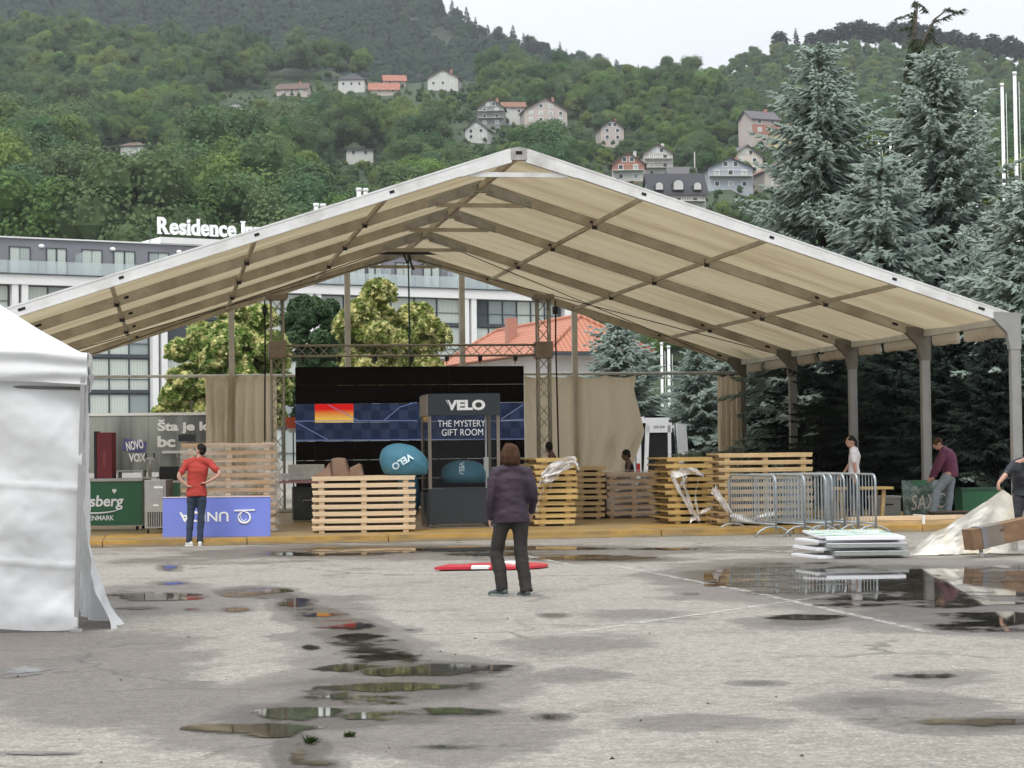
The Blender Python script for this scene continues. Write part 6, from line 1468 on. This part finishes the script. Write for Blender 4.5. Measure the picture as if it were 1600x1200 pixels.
dr.box((dx0, -.30, 1.35), (.12, .06, 1.85), (0, .05, 0)); dr.box((dx1 - .08, -.30, 1.35), (.10, .06, 1.85)); dr.box(((dx0 + dx1) / 2, -.30, 2.20), (dx1 - dx0, .06, .30)); dd = dr.build('rear_door', m_van, vn, (0, .05, 0))
MB().box(((dx0 + dx1) / 2, -.28, 1.25), (dx1 - dx0 - .14, .03, 1.75)).build('door_window', m_vin, dd)
text('22:20', .12, m_dark, dd, ((dx0 + dx1) / 2, -.335, 2.22), fit=(.34, .07), depth=.001, weight=.001)
sd = MB(); sd.prism([(0, .4), (.10, .9), (.02, 1.9), (.0, vh - .25), (.35, vh - .3), (.42, 1.4), (.40, .4)], -.03, .03, ax='y', M=Matrix.Translation((vw + .02, -.1, 0)) @ Euler((0, 0, .5)).to_matrix().to_4x4()); sd.build('side_door', m_van, vn)
MB().prism([(.02, 1.2), (.0, vh - .35), (.15, vh - .4), (.24, 1.2)], -.04, -.032, ax='y', M=Matrix.Translation((vw - .22, -.05, 0))).build('side_window', m_vgl, vn)
MB().box((-.06, .0, 1.35), (.08, .04, .10)).build('door_hinge', m_van, vn)
for x in (.12, vw - .12):
    for y in (1.0, 4.2): w = MB().tube([(x - .11, y, .34), (x + .11, y, .34)], .34, 20).build('wheel', m_tyre, vn); MB().tube([(x - .115, y, .34), (x + .115, y, .34)], .2, 14).build('rim', m_steel, w)
for x in (.08, vw - .08): MB().box((x, -.0, .95), (.10, .05, .34)).build('tail_lamp', plain('red lamp glass', (.35, .02, .02), .2), vn)
MB().box((vw / 2, -.02, .45), (vw - .1, .14, .16)).build('bumper', m_dark, vn)
# low wall and bright gap beyond
o = tag(MB().box((0, 0, .6), (70, .3, 1.2)).build('boundary_wall', plain('pale concrete wall', (.42, .41, .38), .9), None, (5, 88, 0), (0, 0, .1)), 'long low pale concrete wall behind the van and the trees', 'wall')
# ------------------------------------------------------------------ people
m_skin = MAT('skin', (.42, .24, .17), .55, var=.08, vs=6); m_skin2 = MAT('pale skin', (.55, .34, .26), .55, var=.06, vs=6)
def fused(mb, name, mats, vox=.012, sm=6, fold=0.0, seed=0):
    """one continuous surface from overlapping tapered shapes"""
    me0 = mb.mesh('rough', mats); o = bpy.data.objects.new('rough', me0)
    r = o.modifiers.new('r', 'REMESH'); r.mode = 'VOXEL'; r.voxel_size = vox; r.use_smooth_shade = True
    s = o.modifiers.new('s', 'SMOOTH'); s.iterations = sm; s.factor = .5
    me = evaluated(o, name)
    if fold:
        co = np.empty(len(me.vertices) * 3, np.float32); me.vertices.foreach_get('co', co); co = co.reshape(-1, 3); no = np.empty(len(me.vertices) * 3, np.float32); me.vertices.foreach_get('normal', no); no = no.reshape(-1, 3)
        f = fbm(co[:, 0] * 5 + co[:, 2] * 3 + seed, co[:, 2] * 13 + co[:, 1] * 6, 4, seed); co += no * (f * fold)[:, None]; me.vertices.foreach_set('co', co.ravel()); me.update()
    if not me.materials: me.materials.append(mats)
    return me
def limb(mb, pts, radii, n=14, flat=None, ends=(1, 1)):
    """tapered rounded tube through the joints; radii may be (across, deep)"""
    P_ = [Vector(p) for p in pts]; R_ = [(r, r) if not isinstance(r, tuple) else r for r in radii]
    Q, S = [], []
    for i in range(len(P_) - 1):
        for k in range(5):
            t = k / 5; p0 = P_[max(i - 1, 0)]; p1 = P_[i]; p2 = P_[i + 1]; p3 = P_[min(i + 2, len(P_) - 1)]
            Q.append(.5 * ((2 * p1) + (-p0 + p2) * t + (2 * p0 - 5 * p1 + 4 * p2 - p3) * t * t + (-p0 + 3 * p1 - 3 * p2 + p3) * t ** 3)); a = R_[i]; b = R_[i + 1]; u = t * t * (3 - 2 * t); S.append((a[0] + (b[0] - a[0]) * u, a[1] + (b[1] - a[1]) * u))
    Q.append(P_[-1]); S.append(R_[-1]); vs, fs = [], []
    for i, q in enumerate(Q):
        t = (Q[min(i + 1, len(Q) - 1)] - Q[max(i - 1, 0)]).normalized(); ref = flat if flat is not None else Vector((1, 0, 0))
        a = ref - t * ref.dot(t); a = a.normalized() if a.length > .1 else t.cross(Vector((0, 1, 0))).normalized(); b = t.cross(a)
        for k in range(n): an = 2 * PI * k / n; vs.append(q + a * math.cos(an) * S[i][0] + b * math.sin(an) * S[i][1])
    for i in range(len(Q) - 1):
        for k in range(n): k2 = (k + 1) % n; fs.append((i * n + k, i * n + k2, (i + 1) * n + k2, (i + 1) * n + k))
    fs += [tuple(range(n))[::-1], tuple((len(Q) - 1) * n + k for k in range(n))]; mb.add(vs, fs, 0, True)
    if ends[0]: mb.ell(Q[0], (S[0][0], S[0][0], S[0][0]) if S[0][0] < S[0][1] * 1.3 and S[0][1] < S[0][0] * 1.3 else (min(S[0]),) * 3, 12, 8)
    if ends[1]: mb.ell(Q[-1], (min(S[-1]),) * 3, 12, 8)
def hand(mb, wrist, d, palm_n, thumb, sc=1.0, curl=.4):
    """palm, four unequal curled fingers and a thumb from the side of the palm"""
    d = Vector(d).normalized(); nrm = Vector(palm_n); nrm = (nrm - d * nrm.dot(d)).normalized(); sd = d.cross(nrm).normalized()
    if sd.dot(Vector(thumb)) < 0: sd = -sd
    w = Vector(wrist); limb(mb, [w, w + d * .05 * sc, w + d * .088 * sc], [.024 * sc, (.040 * sc, .017 * sc), (.040 * sc, .014 * sc)], 10, flat=sd)
    for k, (off, ln) in enumerate(((.030, .070), (.010, .078), (-.010, .072), (-.030, .056))):
        b = w + d * .085 * sc + sd * off * sc; c1 = curl; j1 = b + (d * math.cos(c1) + nrm * math.sin(c1)) * ln * .5 * sc; j2 = j1 + (d * math.cos(c1 * 2.3) + nrm * math.sin(c1 * 2.3)) * ln * .5 * sc
        limb(mb, [b, j1, j2], [.0095 * sc, .0085 * sc, .007 * sc], 8)
    b = w + d * .030 * sc + sd * .032 * sc; limb(mb, [b, b + (sd * .7 + d * .7) * .04 * sc, b + (sd * .35 + d * .9 + nrm * .3) * .07 * sc], [.013 * sc, .011 * sc, .009 * sc], 8)
def head(mb, c, f, up, sc=1.0):
    """skull, jaw, nose, ears; f = the way the face looks"""
    f = Vector(f).normalized(); up = Vector(up); up = (up - f * up.dot(f)).normalized(); s = f.cross(up); M_ = Matrix((s, f, up)).transposed()
    c = Vector(c); q = lambda x, y, z: c + M_ @ Vector((x, y, z)) * sc
    mb.ell(q(0, -.012, .022), (.076 * sc, .095 * sc, .092 * sc), 20, 14, M_); mb.ell(q(0, .022, -.050), (.058 * sc, .066 * sc, .068 * sc), 16, 12, M_); mb.ell(q(0, .060, -.088), (.026 * sc, .022 * sc, .022 * sc), 10, 8, M_)
    mb.ell(q(0, .094, -.018), (.013 * sc, .020 * sc, .026 * sc), 10, 8, M_); mb.ell(q(0, .088, .018), (.040 * sc, .014 * sc, .013 * sc), 10, 8, M_); mb.ell(q(0, .082, -.058), (.026 * sc, .014 * sc, .011 * sc), 10, 8, M_)
    for k in (-1, 1): mb.ell(q(k * .078, -.005, -.015), (.010 * sc, .020 * sc, .030 * sc), 10, 8, M_)
    return q, M_
m_eye = plain('eye', (.03, .02, .02), .2)
def hair_mesh(mb, q, M_, sc, style):
    if style == 'short': mb.ell(q(0, -.022, .038), (.084 * sc, .098 * sc, .090 * sc), 18, 12, M_); mb.ell(q(0, -.060, -.015), (.070 * sc, .048 * sc, .065 * sc), 14, 10, M_)
    elif style == 'bob': mb.ell(q(0, -.024, .026), (.100 * sc, .112 * sc, .104 * sc), 20, 14, M_); mb.ell(q(0, -.045, -.030), (.112 * sc, .092 * sc, .098 * sc), 18, 12, M_); mb.ell(q(0, -.050, -.075), (.098 * sc, .075 * sc, .065 * sc), 16, 12, M_); [mb.ell(q(k * .078, -.01, -.05), (.035 * sc, .060 * sc, .080 * sc), 12, 8, M_) for k in (-1, 1)]
    elif style == 'tail': mb.ell(q(0, -.022, .036), (.082 * sc, .100 * sc, .090 * sc), 18, 12, M_); mb.ell(q(0, -.11, -.01), (.04 * sc, .04 * sc, .05 * sc), 12, 8, M_); mb.ell(q(0, -.115, -.09), (.028 * sc, .028 * sc, .08 * sc), 12, 8, M_)
def person(label, loc, J, mats, style='short', group=None, sleeves='short', torso=((.150, .100), (.135, .095), (.165, .105), (.185, .11)), coat=False, wid=1.0, legr=(.088, .062, .048), scale=1.0, legs=True, hands=True, hairmat=None, shoe_dir=None, faceeyes=True, fold=.016, tank=False):
    """J holds the joints, metres from loc"""
    o = thing('person', label, 'person', loc, 0, group); V_ = lambda k: Vector(J[k]); sk = mats['skin']
    pel, wst, chs, nck, hd = V_('pelvis'), V_('waist'), V_('chest'), V_('neck'), V_('head')
    sL, sR = V_('shL'), V_('shR'); sh_ax = (sR - sL).normalized(); hipL, hipR = V_('hipL'), V_('hipR')
    b = MB(); limb(b, [pel, wst, chs, nck], [(torso[0][0] * .58, .065), (torso[1][0] * .70, .07), (torso[2][0] * .86, .085), (.055, .055)], 16, sh_ax); limb(b, [nck - (hd - nck) * .3, hd - (hd - nck) * .25], [.055, .052], 12)
    limb(b, [sL, (sL + sR) / 2, sR], [.05, .06, .05], 10)
    q, M_ = head(b, hd, J['face'], J.get('up', (0, 0, 1)), 1.0)
    for s in 'LR':
        e, w = V_('el' + s), V_('wr' + s); limb(b, [V_('sh' + s), e, w], [.047, .037, .025], 12)
        if hands: hd_d = (w - e).normalized() if 'hd' + s not in J else Vector(J['hd' + s]); hand(b, w, hd_d, J.get('pn' + s, (0, 1, 0)), J.get('th' + s, (0, 1, 0)), 1.0, J.get('curl', .45))
        if legs: limb(b, [V_('hip' + s), V_('kn' + s), V_('an' + s)], [legr[0] * .9, legr[1] * .88, legr[2] * .8], 12)
    link('body', fused(b, 'body', sk, .011, 4), o)
    t = MB(); top = chs.lerp(nck, .62)
    hem = J.get('hem', pel); limb(t, [hem, wst, chs, top], [(torso[0][0] + .012, torso[0][1] + .012), (torso[1][0], torso[1][1]), (torso[2][0], torso[2][1]), (.085, .075)], 20, sh_ax, (0, 1))
    if not tank: limb(t, [sL + (sR - sL) * .04, (sL + sR) / 2 + Vector((0, 0, .03)), sR - (sR - sL) * .04], [.064, .078, .064], 12)
    for s in 'LR':
        S_, E_, W_2 = V_('sh' + s), V_('el' + s), V_('wr' + s)
        if tank: continue
        if sleeves == 'short': limb(t, [S_, S_.lerp(E_, .68)], [.064, .060], 14)
        else: limb(t, [S_, E_, E_.lerp(W_2, .96)], [.070, .058, .048], 14)
    link('jacket' if coat else 'shirt', fused(t, 'shirt', mats['top'], .013, 5, fold, 3), o)
    if coat:
        cl = MB(); cl.tube([nck + Vector((0, 0, -.05)), nck + Vector((0, 0, .015))], [.085, .068], 16); link('collar', fused(cl, 'collar', mats['top'], .012, 3), o)
    if legs:
        l_ = MB(); limb(l_, [wst.lerp(pel, .6), pel - Vector((0, 0, .03))], [(torso[0][0] * .90, torso[0][1] * .84), (torso[0][0] * .92, torso[0][1] * .86)], 18, sh_ax, (0, 0))
        for s in 'LR':
            H_, K_, A_ = V_('hip' + s), V_('kn' + s), V_('an' + s); limb(l_, [pel.lerp(H_, .6), H_.lerp(K_, .25), K_, K_.lerp(A_, .5), A_ - (K_ - A_).normalized() * .045], [(.08, .08), legr[0], legr[1], legr[2] * 1.12, legr[2] * 1.08], 14, None, (1, 0))
        link('trousers', fused(l_, 'trousers', mats['legs'], .013, 5, fold * .9, 8), o)
        for s in 'LR':
            A_ = V_('an' + s); td = Vector(J['toe' + s]).normalized(); f = MB(); base = Vector((A_.x, A_.y, A_.z - .055)); sd_ = Vector((-td.y, td.x, 0))
            limb(f, [base - td * .045, base + td * .05 + Vector((0, 0, -.005)), base + td * .15 + Vector((0, 0, -.018)), base + td * .19 + Vector((0, 0, -.022))], [(.036, .048), (.040, .044), (.044, .030), (.034, .022)], 14, sd_); f.ell(A_ - Vector((0, 0, .02)), (.042, .042, .045), 12, 8)
            sh = link('shoe', fused(f, 'shoe', mats['shoe'], .009, 3), o)
            g = MB(); pts = [base + td * (.06 + .145 * math.cos(a)) + sd_ * .048 * math.sin(a) * (1.05 if math.cos(a) > 0 else .85) for a in np.linspace(0, 2 * PI, 18, endpoint=False)]; z0_ = A_.z - .098
            g.add([(p.x, p.y, z0_) for p in pts] + [(p.x, p.y, z0_ + .024) for p in pts], [tuple(range(18))[::-1], tuple(range(18, 36))] + [(i, (i + 1) % 18, 18 + (i + 1) % 18, 18 + i) for i in range(18)]); g.build('sole', mats.get('sole', m_hwhite), sh)
    hm = MB(); hair_mesh(hm, q, M_, 1.0, style); link('hair', fused(hm, 'hair', hairmat or mats['hair'], .010, 2, .022, 5), o)
    if faceeyes:
        for k in (-1, 1): MB().ell(q(k * .030, .083, .002), (.011, .007, .008), 8, 6, M_).build('eye', m_eye, o)
    o.scale = (scale,) * 3
    return o
m_hairb = MAT('brown hair', (.060, .030, .016), .85, spec=.15, var=.45, vs=14, stretch=(3, 3, .35), bmp=.5, bs=30); m_hairk = MAT('black hair', (.012, .010, .009), .8, var=.3, vs=12, bmp=.4, spec=.2)
m_jak = MAT('dark purple quilted jacket', (.026, .0115, .026), .7, var=.12, vs=4, bmp=.25, bs=14); m_trs = MAT('dark brown grey trousers', (.020, .017, .015), .8, var=.25, vs=5)
m_shoeg = MAT('dark teal trainers', (.045, .058, .060), .6, var=.2, vs=12); m_soleg = plain('grey sole', (.22, .25, .24), .6)
# woman in purple, walking away from us (x to the right, y away)
W0 = G(801, 931); W0.z = 0
ws = 1.0
person('woman with a brown bob in a dark purple jacket walking across the yard', (W0.x, W0.y, 0), dict(
    pelvis=(.005, 0, .90), waist=(0, .01, 1.06), chest=(-.01, .03, 1.27), neck=(-.005, .035, 1.42), head=(0, .055, 1.545), face=(.25, .96, -.18), shL=(-.165, .02, 1.345), shR=(.165, .04, 1.345),
    elL=(-.225, -.02, 1.09), wrL=(-.235, .04, .86), elR=(.235, .03, 1.10), wrR=(.22, .16, .92), hipL=(-.085, 0, .86), hipR=(.085, 0, .86), knL=(-.165, .05, .49), knR=(.095, .02, .47), anL=(-.115, -.02, .10), anR=(.145, -.04, .085),
    toeL=(-.75, .75, 0), toeR=(-.35, .9, 0), hem=(.005, 0, .79), pnL=(1, 0, 0), thL=(0, 1, 0), pnR=(-1, 0, 0), thR=(0, 1, 0)),
    dict(skin=m_skin2, top=m_jak, legs=m_trs, shoe=m_shoeg, sole=m_soleg, hair=m_hairb), 'bob', sleeves='long', coat=True, torso=((.188, .13), (.170, .12), (.172, .12), (.15, .105)), legr=(.094, .074, .068))
# man in red, hands on hips
m_redt_ = MAT('red t-shirt', (.37, .038, .026), .8, var=.08, vs=4); m_jean = MAT('navy jeans', (.022, .034, .062), .8, var=.25, vs=4, dirt=(.06, .08, .12), ds=2, damt=.4); m_shw = plain('white trainers', (.62, .62, .58), .5)
M0 = G(303, 853)
person('man in a red t-shirt and navy jeans standing with his hands on his hips', (M0.x, M0.y, 0), dict(
    pelvis=(.06, 0, .96), waist=(.055, .01, 1.12), chest=(.075, .02, 1.34), neck=(.10, .03, 1.50), head=(.115, .055, 1.64), face=(-.72, .68, -.02), shL=(-.105, .0, 1.435), shR=(.27, .03, 1.44),
    elL=(-.235, -.10, 1.20), wrL=(-.085, -.10, 1.03), elR=(.46, -.06, 1.24), wrR=(.245, -.10, 1.09), hipL=(-.02, 0, .92), hipR=(.14, 0, .92), knL=(-.055, .02, .50), knR=(.125, .02, .50), anL=(-.085, .0, .095), anR=(.10, .02, .095),
    toeL=(-.85, .4, 0), toeR=(-.2, .95, 0), hem=(.055, 0, .85), hdL=(.8, .35, -.1), hdR=(-.8, .3, -.1), pnL=(0, 0, -1), thL=(0, .3, .6), pnR=(0, 0, -1), thR=(0, .3, .6), curl=.25),
    dict(skin=m_skin, top=m_redt_, legs=m_jean, shoe=m_shw, hair=m_hairk), 'short', torso=((.172, .112), (.160, .108), (.185, .12), (.17, .11)), legr=(.090, .064, .054))
# woman in a white t-shirt behind the barriers
m_wt = MAT('white t-shirt', (.66, .63, .66), .8, var=.05, vs=4); m_blk = MAT('black trousers', (.018, .016, .018), .8)
p = T(*Tinv(on_plat(1336, 813)).xy, KZ)
person('woman in a white t-shirt with dark tied hair walking behind the crowd barriers', p, dict(
    pelvis=(0, 0, .92), waist=(.0, .0, 1.08), chest=(.01, 0, 1.28), neck=(-.02, -.0, 1.42), head=(-.065, -.01, 1.545), face=(-.92, -.35, -.12), shL=(-.05, -.15, 1.35), shR=(.06, .15, 1.35),
    elL=(-.02, -.20, 1.09), wrL=(.0, -.19, .85), elR=(-.06, .19, 1.10), wrR=(-.20, .17, .90), hipL=(-.02, -.085, .88), hipR=(.02, .085, .88), knL=(.05, -.08, .48), knR=(-.10, .08, .48), anL=(.12, -.08, .10), anR=(-.08, .08, .09),
    toeL=(-1, -.1, 0), toeR=(-1, 0, 0), hem=(0, 0, .90), pnL=(0, 1, 0), thL=(-1, 0, 0), pnR=(0, -1, 0), thR=(-1, 0, 0)), dict(skin=m_skin, top=m_wt, legs=m_blk, shoe=m_shw, hair=m_hairk), 'tail', torso=((.15, .11), (.14, .10), (.165, .115), (.15, .10)), scale=1.0)
# stooping man in maroon
m_mar = MAT('maroon long sleeved top', (.110, .022, .058), .75, var=.12, vs=4); m_lj = MAT('light grey blue jeans', (.19, .225, .25), .8, var=.15, vs=3, dirt=(.12, .15, .18), ds=2)
p = T(*Tinv(on_plat(1478, 809)).xy, KZ); 
person('stooping man in a maroon top and light jeans working at the platform edge', p, dict(
    pelvis=(.09, 0, .92), waist=(.10, 0, 1.06), chest=(.03, -.01, 1.26), neck=(-.07, -.02, 1.41), head=(-.145, -.03, 1.48), face=(-.86, -.1, -.50), up=(-.45, 0, .9), shL=(-.03, -.18, 1.34), shR=(.0, .17, 1.34),
    elL=(-.15, -.22, 1.07), wrL=(-.24, -.14, .84), elR=(-.14, .18, 1.06), wrR=(-.26, .10, .82), hipL=(.07, -.09, .88), hipR=(.11, .09, .88), knL=(-.17, -.08, .56), knR=(.10, .09, .48), anL=(-.27, -.08, .11), anR=(.06, .10, .095),
    toeL=(-1, -.15, 0), toeR=(-1, .1, 0), hem=(.10, 0, .83), pnL=(-.5, .8, 0), thL=(-1, 0, .2), pnR=(-.5, -.8, 0), thR=(-1, 0, .2)), dict(skin=m_skin, top=m_mar, legs=m_lj, shoe=m_shw, hair=m_hairb), 'short', sleeves='long', torso=((.185, .15), (.19, .155), (.205, .16), (.15, .11)), legr=(.115, .082, .070))
# man pulling the tarpaulin, cut by the right edge of the picture
m_cam = MAT('dark patterned shirt', (.020, .022, .028), .85, var=.5, vs=9, dirt=(.11, .12, .14), ds=7, dlo=.52, dhi=.62); m_djn = MAT('black work trousers', (.022, .022, .026), .8, var=.3, vs=4); m_shk = MAT('black trainers', (.02, .02, .022), .5, var=.3)
hnd = P(1560, 764, TD + .1); m_base = P(1596, 868, TD + .42); m_base.z = 0; q_ = hnd - m_base
shR_z = P(1600, 724, TD + .4).z
person('bending man in a dark patterned shirt pulling up the tarpaulin', m_base, dict(
    pelvis=(.10, .10, .86), waist=(.09, .04, 1.02), chest=(.02, -.04, 1.22), neck=(.06, -.16, 1.345), head=(.14, -.27, 1.40), face=(.55, -.75, -.45), shL=(-.09, -.02, 1.29), shR=(.22, -.14, 1.30),
    elL=(q_.x + .10, q_.y + .10, 1.10), wrL=(q_.x + .01, q_.y + .02, q_.z + .085), elR=(.40, -.30, 1.08), wrR=(.42, -.42, .88), hipL=(.02, .08, .84), hipR=(.18, .14, .84), knL=(-.07, .0, .48), knR=(.22, .10, .48), anL=(-.12, .05, .105), anR=(.22, .2, .10),
    toeL=(-.75, -.6, 0), toeR=(.2, -1, 0), hem=(.10, .08, .84), hdL=(-.2, .0, -1), pnL=(1, .2, 0), thL=(0, -1, -.2), curl=1.0), dict(skin=m_skin, top=m_cam, legs=m_djn, shoe=m_shk, hair=m_hairk), 'short', torso=((.19, .15), (.185, .15), (.20, .15), (.15, .12)), legr=(.105, .082, .075), scale=1.0)
# two men sitting in the shade at the back
m_tank = MAT('black vest', (.012, .011, .012), .8)
def sitter(label, px, py, v, face, ex):
    u, z = TV(px, py, v); zb = z - 1.22
    return person(label, T(u, v, max(KZ, zb)), dict(
        pelvis=(0, 0, .50), waist=(.0, 0, .66), chest=(-.03, 0, .86), neck=(-.06, 0, 1.02), head=(-.11, -.02, 1.13), face=face, shL=(-.03, -.17, .96), shR=(-.03, .17, .96), elL=(-.12, -.20, .72), wrL=(-.30, -.14, .62), elR=(-.12, .20, .72), wrR=(-.30, .14, .62),
        hipL=(0, -.09, .48), hipR=(0, .09, .48), knL=(-.42, -.10, .52), knR=(-.42, .10, .52), anL=(-.42, -.10, .10), anR=(-.42, .10, .10), toeL=(-1, 0, 0), toeR=(-1, 0, 0), hem=(0, 0, .46), pnL=(0, 0, -1), pnR=(0, 0, -1), thL=(0, 1, 0), thR=(0, -1, 0)), dict(skin=MAT('skin toned for shade', (.14, .08, .055), .6), top=m_tank, legs=m_blk, shoe=m_shk, hair=m_hairk), 'short', tank=True, fold=.006)  # sitters' skin colour darkened to stand in for the shade on them
sitter('man in a black vest sitting in shade before the right curtain', 985, 705, 9.5, (-.9, -.2, -.3), 0)
sitter('dark figure sitting behind the golden bench bundles beside the truss tower', 865, 693, 9.2, (-.3, .9, -.2), 0)
for (px, v, lab) in ((985, 9.5, 'low dark bench under the sitting man in the black vest'), (865, 9.2, 'low dark bench under the figure beside the truss tower')):
    u, z = TV(px, 705 if px > 900 else 693, v); zb = max(KZ, z - 1.22); o = thing('bench', lab, 'bench', T(u, v, KZ), TH); MB().box((.05, 0, (zb - KZ) + .40), (.5, .5, .06)).build('seat', m_brown, o)
    for x in (-.15, .25): MB().box((x, 0, (zb - KZ + .38) / 2), (.06, .4, zb - KZ + .36)).build('leg', m_brown, o)
# grit and small leaves on the asphalt
mb = MB()
for k in range(45):
    px, py = rnd.uniform(-20, 1620), 740 + 440 * rnd.random() ** .6 + 60; q = G(px, py); s_ = rnd.uniform(.006, .018); a = rnd.uniform(0, 3)
    mb.add([(q.x + s_ * math.cos(a), q.y + s_ * math.sin(a), .002), (q.x - s_ * math.sin(a), q.y + s_ * math.cos(a), .004), (q.x - s_ * math.cos(a), q.y - s_ * math.sin(a) * .6, .002), (q.x, q.y, .002 + s_ * .7)], [(0, 1, 3), (1, 2, 3), (2, 0, 3)])
tag(mb.build('grit', MAT('dark grit', (.05, .042, .03), .9)), 'scattered grit and leaf scraps on the asphalt', kind='stuff')
# weeds in the cracks
m_weed = leaf_mat('weeds', (.03, .05, .012), (.05, .07, .02), ns=4)
for (px, py, s, lab) in ((486, 1160, .055, 'small green weed tuft in a crack left of the puddle'), (546, 1151, .04, 'smaller green weed tuft right of the first one')):
    p = G(px, py); V = []
    for i in range(70):
        a = rnd.uniform(0, 6.28); r = rnd.uniform(0, s * .6); c = Vector((math.cos(a) * r, math.sin(a) * r, 0)); t_ = c + Vector((math.cos(a) * s * .5, math.sin(a) * s * .5, rnd.uniform(.2, .7) * s)); w = Vector((-math.sin(a), math.cos(a), 0)) * .006; V += [tuple(c - w), tuple(c + w), tuple(t_ + w * .8), tuple(t_ - w * .3)]
    tag(link('weed', np_mesh('weed', V, np.arange(len(V)).reshape(-1, 4), m_weed), None, (p.x, p.y, 0)), lab, 'plant')
# ------------------------------------------------------------------ haze
mh = bpy.data.materials.new('pale haze'); mh.use_nodes = True; hn = mh.node_tree.nodes; hn.clear(); ho_ = hn.new('ShaderNodeOutputMaterial'); pv = hn.new('ShaderNodeVolumePrincipled')
pv.inputs['Color'].default_value = (.86, .90, .95, 1); pv.inputs['Density'].default_value = HAZE; pv.inputs['Anisotropy'].default_value = .2
mh.node_tree.links.new(pv.outputs[0], ho_.inputs['Volume'])
hz = MB().box((0, 1040, 250), (2600, 2300, 506)).build('haze', mh); tag(hz, kind='stuff'); hz['label'] = 'thin pale haze over the valley'
# nothing of the working scene stays behind
bpy.data.scenes.remove(_tmp)
